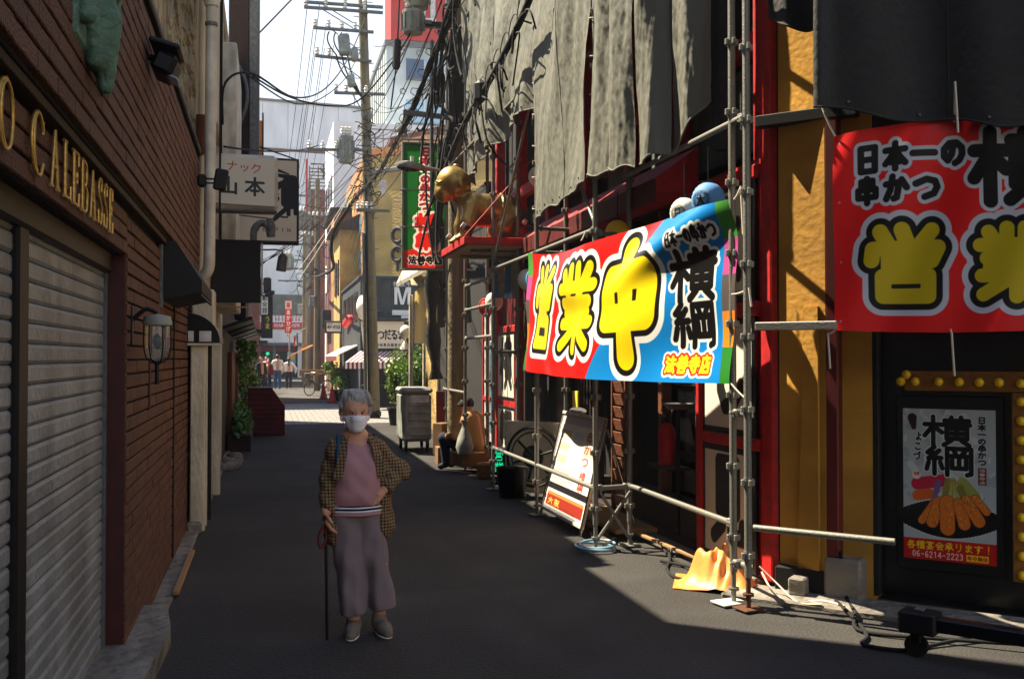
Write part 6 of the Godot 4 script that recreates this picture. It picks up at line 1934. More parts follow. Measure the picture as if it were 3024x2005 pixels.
	for i in 120:
		var f := i / 119.0 * (tb_.size() - 1)
		var q: Vector3 = tb_[int(f)].lerp(tb_[mini(int(f) + 1, tb_.size() - 1)], f - int(f))
		coil.append(q + Vector3(-0.03, 0.06 + 0.09 * sin(i * 0.8), 0.09 * cos(i * 0.8)))
	C.call("thin looping wire along the bundle in front of the tarpaulins", coil, 0.006, "looping_wire")
	tag(pb(null, "cable_splice_box", M.black, P(2.45, 4.82, 11.6), Vector3(0.14, 0.28, 0.2), 0.05), "black splice box hanging on the cables before the tarpaulins", "splice box")
	for k in 22:
		var f := R(0.3, 1.0) * (tb_.size() - 2)
		var q: Vector3 = tb_[int(f)]
		C.call("loose black wire ends tangled about the tarpaulin cables", bez(q, q + Vector3(-0.05, R(-0.35, 0.2), R(-0.5, 0.5)), q + Vector3(-0.06, R(-0.5, 0.1), R(-0.6, 0.6)), q + Vector3(0.05, R(-0.6, -0.1), R(-0.5, 0.5)), 7), R(0.006, 0.016), "loose_wire")
	C.call("thin cable from the splice box down behind the statue", smooth([P(2.46, 4.7, 11.6), P(2.5, 4.2, 11.4), P(2.7, 3.9, 11.3)], 5), 0.012)
	# from the left wall across to the pole
	C.call("upper black cable rising from the left wall to the concrete pole's top", smooth([P(-0.52, 4.36, 12.0), P(-0.5, 4.9, 12.2), P(-0.2, 5.25, 13), P(0.4, 5.75, 16), P(1.1, 7.0, 20), P(1.9, 9.0, 24.5), P(2.6, 11.0, 27)], 6), 0.015)
	C.call("second black cable close under the upper one from the left wall", smooth([P(-0.3, 5.15, 12.6), P(0.4, 5.65, 16), P(1.1, 6.85, 20), P(1.9, 8.6, 24.5), P(2.6, 10.4, 27)], 6), 0.011)
	C.call("black cable sagging across from the left wall to the hanging transformers", smooth([P(-0.2, 5.22, 13), P(0.25, 5.25, 14), P(0.8, 5.3, 14.6), P(1.3, 5.5, 15), P(1.8, 6.1, 15), P(2.1, 6.6, 15)], 6), 0.012)
	C.call("short black cable pair from the left wall ending in the air span", sag(P(-0.5, 4.1, 12.0), P(1.2, 6.9, 25.0), 0.1), 0.014)
	C.call("thin wire crossing the top of the sky from the left roofline", [P(-0.2, 7.0, 17), P(1.2, 9.6, 20), P(2.5, 11.5, 24)], 0.014)
	for i in 4:
		C.call("thin overhead line running from the concrete pole down the street", sag(P(1.0 + i * 0.16, 11.15 - (i % 2) * 0.6, 26.9), P(0.55 + i * 0.2, 8.75, 50.0), 0.6, 12), 0.009)
	for i in 3:
		C.call("thin overhead line passing from the concrete pole toward the far white building", sag(P(1.2 + i * 0.24, 9.8 + 0.1 * i, 26.9), P(0.9 + i * 0.22, 8.7 - 0.5 * (i % 3), 57.8), 0.9, 12), 0.008)
	for i in 4:
		C.call("service wire fanning out from the concrete pole to the shop fronts on the left", sag(P(2.4, 6.2 + i * 0.3, 26.9), P(-0.45, 3.2 + i * 0.25, 18.5 + i * 3.2), 0.25, 12), 0.008)
	for i in 6:
		C.call("service wire dropping from the concrete pole to the houses on the right", sag(P(2.7, 6.0 + i * 0.35, 27.0), P(3.1 + 0.1 * i, 4.4 + i * 0.5, 34.0 + i * 3), 0.2, 12), 0.009)
	for i in 5:
		C.call("overhead wire running between the farther poles", sag(P(2.3 - i * 0.3, 6.1 + i * 0.7, 50), P(1.9 - i * 0.3, 6.0 + i * 0.8, 80), 0.7, 12), 0.02)
	for i in 2:
		tag(pt(null, "overhead_cable", M.rope, sag(P(2.3 + 0.03 * i, 6.4 + 0.10 * i, 26.9), P(0.45 + 0.1 * i, 3.2 - 0.06 * i, 20), 0.1 + 0.04 * i, 10), 0.0045, 5), "silvery service wire slanting from the concrete pole to the black character sign", "cable", g)
	for i in 4:
		C.call("steep overhead wire between the hanging transformers and the concrete pole", sag(P(2.1 + i * 0.05, 6.5 + i * 0.12, 15.1), P(2.6 + i * 0.06, 8.0 + i * 0.7, 27), 0.15, 10), 0.010)
	var sp := thing("hanging_splice_tube", "black vertical splice tube hanging on a wire before the tower", "splice tube", P(1.88, 6.0, 15))
	mk(sp, "tube", M.black, mb().tube([P(1.87, 6.02, 15), P(1.875, 6.06, 15), P(1.89, 6.44, 15), P(1.895, 6.47, 15)], [0.045, 0.062, 0.062, 0.045], 12))
	pt(sp, "wire", M.cable, [P(1.895, 6.47, 15), P(1.93, 7.3, 15)], 0.012, 5)
	pt(sp, "wire", M.cable, [P(1.87, 6.02, 15), P(1.84, 5.5, 15.4)], 0.012, 5)

func build_statue() -> void:
	var p := thing("red_platform", "red board platform jutting out over the alley under the golden statue", "platform", P(2.9, 3.04, 12.6))
	pc(p, "deck", M.red, 2.34, 3.55, 3.045, 3.14, 12.0, 13.65, 0.006)
	pc(p, "underside", M.woodlight, 2.37, 3.54, 3.02, 3.043, 12.03, 13.6, 0.004)
	for z in [12.4, 13.1]:
		pt(p, "bracket", M.galv, [P(2.5, 3.0, z), P(3.5, 3.0, z)], 0.024, 8)
	var a = func(x: float, y: float, dz: float) -> Vector3: return P(x, y, 12.55 + dz)
	var t := thing("golden_statue", "shiny golden statue of a stout figure crouching on all fours on the red platform", "statue", P(2.75, 3.14, 12.55))
	var b := [
		[a.call(2.30, 3.90, 0), a.call(2.33, 3.88, 0), 0.205, 0.205], [a.call(2.22, 3.83, 0), a.call(2.18, 3.74, 0), 0.15, 0.11],
		[a.call(2.15, 3.76, -0.05), a.call(2.15, 3.76, 0.05), 0.075, 0.075], [a.call(2.105, 3.80, 0), a.call(2.12, 3.84, 0), 0.03, 0.02],
		[a.call(2.36, 3.76, 0), a.call(2.55, 3.62, 0), 0.11, 0.14],
		[a.call(2.56, 3.58, -0.09), a.call(2.98, 3.56, -0.08), 0.175, 0.18], [a.call(2.56, 3.58, 0.09), a.call(2.98, 3.56, 0.08), 0.175, 0.18],
		[a.call(2.58, 3.50, 0), a.call(2.95, 3.50, 0), 0.17, 0.16],
		[a.call(3.04, 3.53, -0.10), a.call(3.10, 3.46, -0.10), 0.16, 0.15], [a.call(3.04, 3.53, 0.10), a.call(3.10, 3.46, 0.10), 0.16, 0.15]]
	for s in [-1, 1]:
		b.append_array([[a.call(2.52, 3.56, s * 0.17), a.call(2.46, 3.36, s * 0.22), 0.12, 0.10], [a.call(2.46, 3.36, s * 0.22), a.call(2.43, 3.20, s * 0.2), 0.098, 0.07],
			[a.call(2.43, 3.19, s * 0.2), a.call(2.36, 3.175, s * 0.2), 0.05, 0.035],
			[a.call(3.06, 3.44, s * 0.15), a.call(2.92, 3.30, s * 0.2), 0.155, 0.12], [a.call(2.92, 3.30, s * 0.2), a.call(3.02, 3.20, s * 0.19), 0.115, 0.075],
			[a.call(3.03, 3.19, s * 0.19), a.call(2.90, 3.175, s * 0.2), 0.05, 0.042]])
		for f in 4:
			b.append([a.call(2.38, 3.17, s * 0.2 + (f - 1.5) * 0.024), a.call(2.31, 3.155, s * 0.2 + (f - 1.5) * 0.03), 0.016, 0.012])
		b.append([a.call(2.36, 3.88, s * 0.19), a.call(2.37, 3.83, s * 0.205), 0.035, 0.03])
	mkm(t, "figure", M.gold, body(b, 0.017, 0.016))
	mk(t, "brow_band", M.gold, mb().tube(smooth([a.call(2.13, 3.88, -0.13), a.call(2.085, 3.90, 0), a.call(2.13, 3.88, 0.13)], 5), 0.012, 6))
	var belt := []
	for i in 25:
		var an := TAU * i / 24
		belt.append(a.call(2.93 + 0.02 * cos(an), 3.545 + 0.215 * sin(an), 0.275 * cos(an)))
	mk(t, "belt", M.gold, mb().tube(belt, 0.026, 8, false))
	for s in [-1, 1]:
		mk(t, "eye", M.darkbronze, mb().ball(a.call(2.095, 3.845, s * 0.065), Vector3(0.018, 0.014, 0.022), 10, 6))
		mk(t, "brow", M.gold, mb().tube([a.call(2.10, 3.87, s * 0.03), a.call(2.085, 3.885, s * 0.07), a.call(2.11, 3.875, s * 0.11)], 0.011, 6))
	mk(t, "mouth", M.darkbronze, mb().tube([a.call(2.075, 3.725, -0.04), a.call(2.062, 3.72, 0), a.call(2.075, 3.725, 0.04)], 0.008, 6))
	mk(t, "topknot", M.gold, mb().ball(a.call(2.34, 4.105, 0), Vector3(0.05, 0.03, 0.035), 12, 8))
	tag(pt(null, "taut_red_string", M.red, [P(2.36, 3.15, 12.03), P(3.2, 4.15, 11.7)], 0.010, 6), "thin red cord stretched slanting beside the golden statue", "string")
	for i in 3:
		var c: Vector3 = [P(2.42, 3.22, 12.1), P(2.40, 3.19, 13.0), P(3.22, 3.30, 12.15)][i]
		var s := thing("platform_spotlight", ["small spotlight at the near corner of the red platform", "small spotlight at the far edge of the red platform by the statue's hand", "small spotlight near the statue's rear on the red platform"][i], "spotlight", c)
		mk(s, "can", M.blackgloss, mb().tube([c + Vector3(0.03, 0.0, 0), c + Vector3(-0.05, 0.05, 0.0)], 0.035, 12))
		mk(s, "rim", M.white, mb().tube([c + Vector3(-0.05, 0.05, 0), c + Vector3(-0.09, 0.078, 0)], 0.038, 12))
		pt(s, "foot", M.darksteel, [c + Vector3(0.02, 0, 0), Vector3(c.x + 0.02, 3.14, c.z)], 0.012, 6)

func lantern(label: String, m: Material, c: Vector3, r: float, crest := "") -> void:
	var t := thing("paper_lantern", label, "lantern", c - Vector3(0, r, 0))
	var pr := []
	var n := 26
	for i in n + 1:
		var a := -PI / 2 + PI * i / n
		pr.append(Vector2(maxf(r * cos(a) * (1.0 if i % 2 else 0.965), 0.02), r * 1.06 * sin(a)))
	mk(t, "shade", m, mb().lathe(pr, Transform3D(Basis.IDENTITY, c), 28))
	mk(t, "cap", M.blackgloss, mb().tube([c + Vector3(0, r * 1.02, 0), c + Vector3(0, r * 1.14, 0)], r * 0.35, 14))
	mk(t, "base_ring", M.blackgloss, mb().tube([c - Vector3(0, r * 1.14, 0), c - Vector3(0, r * 1.02, 0)], r * 0.35, 14))
	pt(t, "hanger", M.cable, [c + Vector3(0, r * 1.1, 0), c + Vector3(0, r * 1.1 + 0.25, 0)], 0.004, 5)
	if crest:
		# crest lies on the curved paper, facing the alley and the camera
		var d := Vector3(-0.80, -0.08, 0.60).normalized()
		var x := Vector3.UP.cross(d).normalized()
		var y := d.cross(x)
		var on := func(u: float, v: float) -> Vector3: return c + (d * sqrt(maxf(0.0, 1 - u * u - v * v)) + x * u + y * v) * r * 1.03
		var b := mb()
		for k in 2:
			var p := []
			for i in 25:
				var a := TAU * i / 24
				p.append(on.call(0.52 * cos(a) * (1.0 - k * 0.16), 0.52 * sin(a) * (1.0 - k * 0.16)))
			b.tube(p, r * 0.018, 5, false)
		for st in glyphs[crest]:
			var p := []
			for q in st:
				p.append(on.call((q.x - 50) / 170.0, (50 - q.y) / 150.0))
			b.tube(p, r * 0.045, 5)
		mk(t, "crest", M.black, b)

func build_small_things() -> void:
	lantern("white paper lantern with a ringed black character above the banner's right part", M.lanternwhite, P(2.97, 2.71, 6.78), 0.108, "日")
	lantern("blue paper lantern with a ringed black character next to the white one", M.lanternblue, P(3.02, 2.76, 6.48), 0.12, "大")
	lantern("yellow paper lantern peeping over the middle of the open banner", M.lanternyellow, P(2.98, 2.74, 8.25), 0.11)
	lantern("white paper lantern just visible over the open banner left of the yellow one", M.lanternwhite, P(3.12, 2.62, 9.35), 0.12)
	lantern("blue paper lantern just visible left of the yellow one behind the banner", M.lanternblue, P(3.25, 2.68, 9.2), 0.11)
	lantern("red paper lantern in the dark opening right of the statue, topmost", M.lanternred, P(3.25, 4.20, 10.6), 0.12)
	lantern("yellow paper lantern in the dark opening right of the statue, below the red one", M.lanternyellow, P(3.2, 4.10, 11.0), 0.13, "中")
	lantern("blue paper lantern in the dark opening right of the statue, below the yellow one", M.lanternblue, P(3.2, 3.98, 11.35), 0.13)
	lantern("cream paper lantern in the dark opening right of the statue, lowest of the cluster", M.lanternwhite, P(3.2, 3.86, 11.7), 0.12)
	lantern("white paper lantern hanging below the red platform", M.lanternwhite, P(3.15, 2.62, 12.0), 0.13)
	lantern("blue paper lantern hanging below the red platform", M.lanternblue, P(3.15, 2.60, 11.6), 0.13)
	lantern("yellow paper lantern in shadow below the red platform", M.lanternyellow, P(3.2, 2.62, 11.2), 0.13)
	lantern("pale paper lantern far back below the red platform", M.lanternwhite, P(3.15, 2.45, 13.9), 0.13)
	lantern("red paper lantern far back below the red platform", M.lanternred, P(3.15, 2.4, 14.4), 0.13)
	# striped cloth hanging by the statue
	for i in 5:
		tag(mk(null, "hanging_cloth_strip", [M.lanternblue, M.white, M.lanternblue, M.white, M.red][i], mb().sheet(3, 8, func(u, v): return P(3.0 + 0.09 * i + 0.09 * u, 3.42 - 0.95 * v, 13.4 + 0.03 * sin(v * 5 + i)))), ["blue cloth strip hanging behind the platform, outermost", "white cloth strip hanging behind the platform beside the outermost blue one", "blue cloth strip hanging in the middle of the strips behind the platform", "white cloth strip hanging behind the platform next to the red one", "red cloth strip hanging behind the platform"][i], "cloth strip", "cloth strips behind the platform")
	# A-frame menu board leaning
	var a := ink(260, 420, Color(0.90, 0.88, 0.84))
	a.rect(0, 0, 260, 34, Color(0.72, 0.70, 0.72))
	for k in 7:
		a.rect(20 + (k % 3) * 80, 60 + int(k / 3) * 58, 84 + (k % 3) * 80, 96 + int(k / 3) * 58, [Color(0.82, 0.74, 0.62), Color(0.80, 0.82, 0.85), Color(0.84, 0.72, 0.60)][k % 3])
	a.text("串かつ", Vector2(180, 50), Vector2(40, 46), Vector2(0, 52), 3.0); a.paint(Color(0.55, 0.25, 0.18)); a.clear()
	a.text("横綱", Vector2(186, 220), Vector2(34, 40), Vector2(0, 46), 2.2); a.paint(Color(0.65, 0.25, 0.2)); a.clear()
	for k in 9:
		a.seg(Vector2(20, 232 + k * 10), Vector2(R(90, 165), 232 + k * 10), 1.4)
	a.paint(Color(0.45, 0.42, 0.40)); a.clear()
	a.rect(10, 362, 250, 410, Color(0.60, 0.20, 0.15)); a.rect(10, 348, 250, 362, Color(0.72, 0.50, 0.28))
	a.text("大阪名物", Vector2(24, 374), Vector2(34, 30), Vector2(44, 0), 2.2); a.paint(Color(0.88, 0.74, 0.3)); a.clear()
	printed("menuboard", a, 0.28)
	var t := thing("menu_stand", "white framed menu board standing slanted on the road before the restaurant", "menu board", P(2.9, 0, 9))
	# board plane through measured corners
	var bl := P(2.78, 0.10, 10.2); var br := P(2.78, 0.10, 8.85); var tl := P(3.02, 1.10, 9.75); var tr := P(2.98, 1.07, 8.40)
	var xx := (br - bl).normalized(); var yy := (tl - bl).normalized(); var zz := xx.cross(yy).normalized()
	yy = zz.cross(xx)
	var bb := Basis(xx, yy, zz)
	var cc := (bl + br + tl + tr) / 4
	var w := (br - bl).length(); var hh := 1.0
	pb(t, "panel", M.white, cc - zz * 0.012, Vector3(w, hh, 0.02), 0.004, bb)
	mk(t, "print", M.menuboard, mb().quad(cc + bb * Vector3(-w / 2 + 0.03, -hh / 2 + 0.03, 0.002), cc + bb * Vector3(w / 2 - 0.03, -hh / 2 + 0.03, 0.002), cc + bb * Vector3(w / 2 - 0.03, hh / 2 - 0.03, 0.002), cc + bb * Vector3(-w / 2 + 0.03, hh / 2 - 0.03, 0.002)))
	for s in [-1, 1]:
		pb(t, "frame_side", M.chrome, cc + bb * Vector3(s * w / 2, 0, 0), Vector3(0.035, hh + 0.04, 0.035), 0.006, bb)
		pb(t, "frame_end", M.whitepaint, cc + bb * Vector3(0, s * hh / 2, 0), Vector3(w, 0.035, 0.034), 0.006, bb)
		pt(t, "leg", M.chrome, [cc + bb * Vector3(s * w / 2, hh * 0.42, -0.03), Vector3(cc.x + 0.42, 0.02, cc.z - s * 0 + (bb * Vector3(s * w / 2, 0, 0)).z)], 0.014, 8)
		pt(t, "foot", M.chrome, [cc + bb * Vector3(s * w / 2, -hh / 2, 0), cc + bb * Vector3(s * w / 2, -hh / 2 - 0.08, 0)], 0.016, 8)
	# pillar sign roll, blue and white
	var ri := ink(128, 256, Color(0.74, 0.70, 0.60))
	ri.rect(0, 6, 128, 70, Color(0.08, 0.10, 0.20)); ri.rect(0, 108, 128, 126, Color(0.10, 0.13, 0.26)); ri.rect(0, 70, 128, 80, Color(0.86, 0.84, 0.78))
	ri.text("山本", Vector2(36, 140), Vector2(40, 36), Vector2(0, 44), 2.4); ri.paint(Color(0.25, 0.22, 0.2)); ri.clear()
	printed("rollprint", ri, 0.3)
	var rl := thing("printed_roll", "leaning blue and white printed roll behind the menu board", "roll", P(3.12, 0.05, 10.4))
	var r0 := P(3.15, 0.06, 10.15); var r1 := P(3.10, 1.10, 9.78)
	var ry := (r1 - r0).normalized(); var rx := Vector3(0, 0, 1).cross(ry).normalized()
	var rb := Basis(rx, ry, rx.cross(ry))
	mk(rl, "tube", M.rollprint, mb().lathe([Vector2(0.085, 0.0), Vector2(0.085, 1.10)], Transform3D(rb, r0), 24))
	mk(rl, "end_cap", M.tin, mb().lathe([Vector2(0.087, 1.09), Vector2(0.087, 1.112), Vector2(0.03, 1.116), Vector2(0.001, 1.112)], Transform3D(rb, r0), 24))
	# pale board with a black wheel crest
	var wb := thing("wheel_crest_board", "pale board with a large black ringed wheel crest leaning behind the scaffold", "board", P(3.1, 0, 11.6))
	var wc := P(3.16, 0.44, 11.75)
	var wbb := Basis(Vector3.UP, -0.75)
	pb(wb, "panel", M.cream, wc, Vector3(0.80, 0.86, 0.03), 0.01, wbb)
	var cr := mb()
	var wn := wbb.z
	for rr in [0.36, 0.30]:
		ring(cr, wc + wn * 0.018, wn, rr, 0.018 if rr > 0.33 else 0.009, 32)
	for k in 3:
		var aa := PI * k / 3 + 0.3
		cr.tube([wc + wn * 0.018 - wbb * Vector3(cos(aa), sin(aa), 0) * 0.28, wc + wn * 0.018 + wbb * Vector3(cos(aa), sin(aa), 0) * 0.28], 0.016, 6)
	disc(cr, wc + wn * 0.018, wn, 0.14, 0.02, 20)
	mk(wb, "crest", M.black, cr)
	# small green lit sign
	var ls := thing("green_led_sign", "small black sign with glowing green characters low behind the scaffold", "sign", P(2.9, 0, 13))
	var lc := P(2.93, 0.31, 12.6)
	var lb := Basis(Vector3.UP, -0.5)
	pb(ls, "case", M.blackgloss, lc, Vector3(0.26, 0.36, 0.08), 0.02, lb)
	var lg := mb()
	for i in 2:
		for st in glyphs[["営", "業"][i]]:
			var p := []
			for q in st:
				p.append(lc + lb * Vector3((q.x - 50) * 0.0014, 0.075 - i * 0.15 + (50 - q.y) * 0.00135, 0.044))
			lg.tube(p, 0.006, 4)
	mk(ls, "glowing_character", M.greenled, lg)
	pb(ls, "stand", M.darksteel, lc - Vector3(0, 0.24, 0), Vector3(0.22, 0.12, 0.14), 0.01, lb)
	# orange plastic sheet over sandbags
	var ob := thing("orange_plastic_sheet", "crumpled orange plastic sheet bundled at the foot of the corner poles", "plastic sheet", P(3.15, 0, 6.65))
	mk(ob, "sheet", M.orangebag, mb().sheet(80, 56, func(u, v):
		var x := lerpf(-0.62, 0.48, u); var zz2 := lerpf(0.34, -0.30, v)
		var h: float = 0.30 * exp(-pow((x + 0.02) / 0.24, 2) - pow(zz2 / 0.20, 2)) + 0.16 * exp(-pow((x + 0.30) / 0.16, 2) - pow((zz2 + 0.02) / 0.16, 2)) + 0.14 * exp(-pow((x - 0.25) / 0.15, 2) - pow((zz2 - 0.05) / 0.16, 2))
		h += (0.035 * sin(x * 15 + zz2 * 9 + 1.5 * sin(zz2 * 8)) + 0.02 * sin(x * 33 - zz2 * 20 + 2.0 * sin(x * 9))) * minf(1, h * 5)
		return P(3.17 + x * 0.42 + zz2 * 0.34, maxf(0.006, h * 0.9) + 0.006, 6.60 + zz2 * 0.7 - x * 0.40)))
	tag(mk(null, "pale_cord_tangle", M.rope, mb().tube(smooth([P(3.30, 0.18, 6.25), P(3.32, 0.06, 6.1), P(3.42, 0.03, 6.0), P(3.55, 0.05, 5.9), P(3.62, 0.05, 5.75)], 5), 0.008, 5).tube(smooth([P(3.28, 0.22, 6.25), P(3.36, 0.12, 6.15), P(3.40, 0.04, 5.95), P(3.5, 0.05, 5.82)], 5), 0.006, 5)), "pale cord trailing from the orange plastic sheet", "cord")
	# hoses and cables on the ground
	var k := 0
	for q in [[P(3.3, 0.06, 7.9), P(3.15, 0.03, 7.5), P(3.0, 0.02, 7.2), P(2.95, 0.02, 6.9), P(3.1, 0.02, 6.8), P(3.2, 0.03, 7.1), P(3.05, 0.03, 7.45)], [P(3.35, 0.04, 8.2), P(3.2, 0.02, 7.6), P(3.18, 0.02, 7.0), P(3.4, 0.06, 6.6)],
			[P(3.62, 0.06, 5.85), P(3.55, 0.02, 5.5), P(3.42, 0.02, 5.2), P(3.30, 0.02, 5.05), P(3.45, 0.02, 4.9), P(3.7, 0.02, 4.95), P(4.1, 0.05, 5.0)], [P(3.75, 0.35, 6.0), P(3.76, 0.06, 5.95), P(3.6, 0.05, 5.6), P(3.45, 0.02, 5.3), P(3.8, 0.03, 5.0), P(4.2, 0.05, 4.7)]]:
		tag(mk(null, "ground_cable", M.cable, mb().tube(smooth(q, 7), 0.012, 7)), ["black cable looped on the ground left of the orange sheet", "black cable running along the foot of the red bay", "black cable looping across the kerb before the yellow wall", "black cable dropping from the dark red post onto the road"][k], "cable")
		k += 1
	var lt := thing("long_batten", "thin yellowish batten lying along the foot of the shop front", "batten", P(3.2, 0, 8))
	pb(lt, "batten", M.woodlight, P(3.28, 0.07, 7.6), Vector3(0.035, 0.025, 1.7), 0.004, Basis(Vector3.UP, 0.05))
	# blue hose coil near the second pole
	tag(mk(null, "pale_blue_hose", M.glasspale, ring(ring(mb(), P(2.72, 0.04, 8.1), Vector3(0.05, 1, 0.02).normalized(), 0.17, 0.012, 26), P(2.74, 0.06, 8.1), Vector3(-0.04, 1, 0.06).normalized(), 0.15, 0.012, 26)), "pale blue hose coiled round the foot of a scaffold pole", "hose")
	# rags and litter: counted, small
	for i in 7:
		var c := P(2.85 + R(-0.1, 0.35), 0.03, 8.3 + i * 0.25 + R(-0.1, 0.1))
		tag(mk(null, "paper_scrap", M.cardboard, mb().sheet(4, 4, func(u, v): return c + Vector3((u - 0.5) * 0.16, 0.02 * sin(u * 5 + v * 4 + i) + 0.02, (v - 0.5) * 0.12))), "crumpled paper scrap on the ground under the menu board", "paper scrap", "paper scraps under the menu board")
	# black wheeled base beam at the lower right
	var bm := thing("black_wheeled_bar", "heavy black steel bar on castors lying across the lower right corner", "barrier base", P(3.7, 0, 4.6))
	var ax := (P(4.05, 0, 4.05) - P(3.45, 0, 4.85)).normalized()
	var bz := Basis(ax, Vector3.UP, ax.cross(Vector3.UP))
	var mid := P(3.46, 0.20, 4.86)
	pb(bm, "beam", M.blackgloss, mid + ax * 0.72, Vector3(1.5, 0.075, 0.09), 0.008, bz)
	pb(bm, "end_block", M.black, mid + ax * 0.06, Vector3(0.20, 0.12, 0.15), 0.012, bz)
	pb(bm, "bolt_head", M.galv, mid + ax * 0.06 + Vector3(0, 0.066, 0), Vector3(0.05, 0.012, 0.05), 0.004, bz)
	for q in [0.04, 1.25]:
		var wp: Vector3 = mid + ax * q - Vector3(0, 0.135, 0)
		mk(bm, "castor", M.rubber, disc(mb(), wp, ax.cross(Vector3.UP), 0.062, 0.035, 18))
		pb(bm, "castor_fork", M.darksteel, wp + Vector3(0, 0.06, 0), Vector3(0.06, 0.09, 0.055), 0.008, bz)
	# fire extinguisher and tray inside
	var fe := thing("red_fire_extinguisher", "red fire extinguisher standing in the dark shop front", "fire extinguisher", P(3.45, 0.45, 8.3))
	pc(fe, "shelf", M.wooddark, 3.38, 3.6, 0.66, 0.69, 8.1, 8.6, 0.004)
	mk(fe, "cylinder", M.red, mb().lathe([Vector2(0.001, 0), Vector2(0.075, 0.01), Vector2(0.078, 0.30), Vector2(0.05, 0.36), Vector2(0.02, 0.38)], Transform3D(Basis.IDENTITY, P(3.46, 0.69, 8.3)), 18))
	mk(fe, "valve", M.blackgloss, mb().tube([P(3.46, 1.07, 8.3), P(3.46, 1.12, 8.3)], 0.03, 8).box(P(3.46, 1.13, 8.36), Vector3(0.03, 0.02, 0.14), 0.005))
	var sl := thing("silver_pan", "round silver pan on a dark stool top inside the shop front", "pan", P(3.5, 1.15, 8.0))
	mk(sl, "bowl", M.tin, mb().lathe([Vector2(0.001, 0), Vector2(0.09, 0.0), Vector2(0.13, 0.05), Vector2(0.135, 0.05), Vector2(0.12, 0.04)], Transform3D(Basis.IDENTITY, P(3.48, 1.20, 8.1)), 20))
	pt(sl, "post", M.darksteel, [P(3.48, 0.1, 8.1), P(3.48, 1.2, 8.1)], 0.02, 8)
	tag(pb(null, "yellow_notice", M.lanternyellow, P(3.49, 1.05, 11.1), Vector3(0.02, 0.42, 0.20), 0.003), "narrow yellow notice hanging in the dark doorway behind the menu board", "notice")
	# boxes and clutter by the worker
	var bx := 0
	for q in [[2.70, 0.14, 15.2, 0.34, 0.28, 0.3], [2.86, 0.20, 14.1, 0.5, 0.2, 0.4], [2.66, 0.38, 15.4, 0.24, 0.5, 0.2], [3.0, 0.32, 14.9, 0.4, 0.5, 0.4], [2.95, 0.10, 13.4, 0.3, 0.2, 0.3]]:
		tag(pb(null, "cardboard_box", M.cardboard, P(q[0], q[1], q[2]), Vector3(q[3], q[4], q[5]), 0.01, Basis(Vector3.UP, bx * 0.35)), ["cardboard box on the road by the dark red board's foot", "low flat cardboard box under the seated worker", "upright narrow carton beside the dark red board", "large cardboard box behind the seated worker", "small carton beside the green lit sign"][bx], "box")
		bx += 1
	tag(mk(null, "white_carrier_bag", M.plasticgrey, mb().lathe([Vector2(0.001, 0.0), Vector2(0.10, 0.02), Vector2(0.13, 0.12), Vector2(0.10, 0.26), Vector2(0.05, 0.38), Vector2(0.03, 0.44), Vector2(0.06, 0.50)], Transform3D(Basis.from_scale(Vector3(1, 1, 0.75)), P(2.72, 0.26, 13.9)), 9)), "pale plastic bag hanging by the seated worker", "bag")
	tag(mk(null, "black_bucket", M.blackgloss, mb().lathe([Vector2(0.001, 0), Vector2(0.15, 0.0), Vector2(0.19, 0.34), Vector2(0.20, 0.35), Vector2(0.18, 0.34), Vector2(0.14, 0.03), Vector2(0.001, 0.03)], Transform3D(Basis.IDENTITY, P(2.80, 0.01, 11.4)), 20)), "black bucket on the ground behind the scaffold's low rail", "bucket")
	# dark red wedge shaped bin on the left
	var rb2 := thing("dark_red_bin", "dark red ribbed bin with a sloping corner standing on the road at left", "bin", P(0, 0, 21.6))
	var poly := PackedVector2Array([Vector2(-0.40, 0.02), Vector2(0.36, 0.02), Vector2(0.36, 0.62), Vector2(0.10, 0.98), Vector2(-0.40, 1.0)])
	mk(rb2, "body", M.maroon, mb().prism(poly, Transform3D(Basis.IDENTITY, P(0, 0, 22.4)), 0.8))
	for i in 9:
		var wd := 0.75 if i < 6 else 0.75 - (i - 5) * 0.075
		pb(rb2, "rib", M.maroon, P(-0.40 + wd / 2 + 0.005, 0.08 + i * 0.10, 21.595), Vector3(wd, 0.05, 0.014), 0.004)
	pb(rb2, "lid_edge", M.maroon, P(-0.15, 1.005, 22.0), Vector3(0.52, 0.02, 0.84), 0.005)
	# flag and parasol down the street
	var fg := thing("hanging_flag", "red white and dark flag hanging by the poles down the street", "flag", P(1.5, 2.3, 55))
	for i in 3:
		mk(fg, "stripe", [M.red, M.white, M.navy][i], mb().sheet(4, 6, func(u, v): return P(1.36 + 0.07 * (i + u) + 0.03 * v, 2.95 - 0.6 * v - 0.08 * (2 - i - u), 55 + 0.03 * sin(u * 4 + v * 3))))
	pt(fg, "pole", M.greysteel, [P(1.34, 2.75, 55.05), P(2.0, 3.25, 55.05)], 0.03, 6)
	var ps := thing("orange_shop_parasol", "pale orange shop awning in sun down the street on the right", "awning", P(1.6, 1.4, 57))
	mk(ps, "canvas", M.orangebag, mb().prism(PackedVector2Array([Vector2(1.25, 1.75), Vector2(1.27, 1.80), Vector2(2.4, 2.35), Vector2(2.4, 2.28)]), Transform3D(Basis.IDENTITY, P(0, 0, 59)), 4.0))
	tag(pb(null, "wooden_notice_board", M.woodlight, P(2.05, 0.95, 47), Vector3(1.25, 0.28, 0.05), 0.01), "wide pale wooden board at the foot of the dark farther pole", "board")
	# plants left side: dark foliage mass hanging from the eaves
	var lf := thing("eaves_plants", "dark leafy plants hanging under the eaves of the left timber house", "plant", P(-0.45, 1.2, 23))
	foliage(lf, "foliage", M.leaf, P(-0.42, 1.75, 20.5), Vector3(0.22, 0.32, 1.6), 900, 0.10)
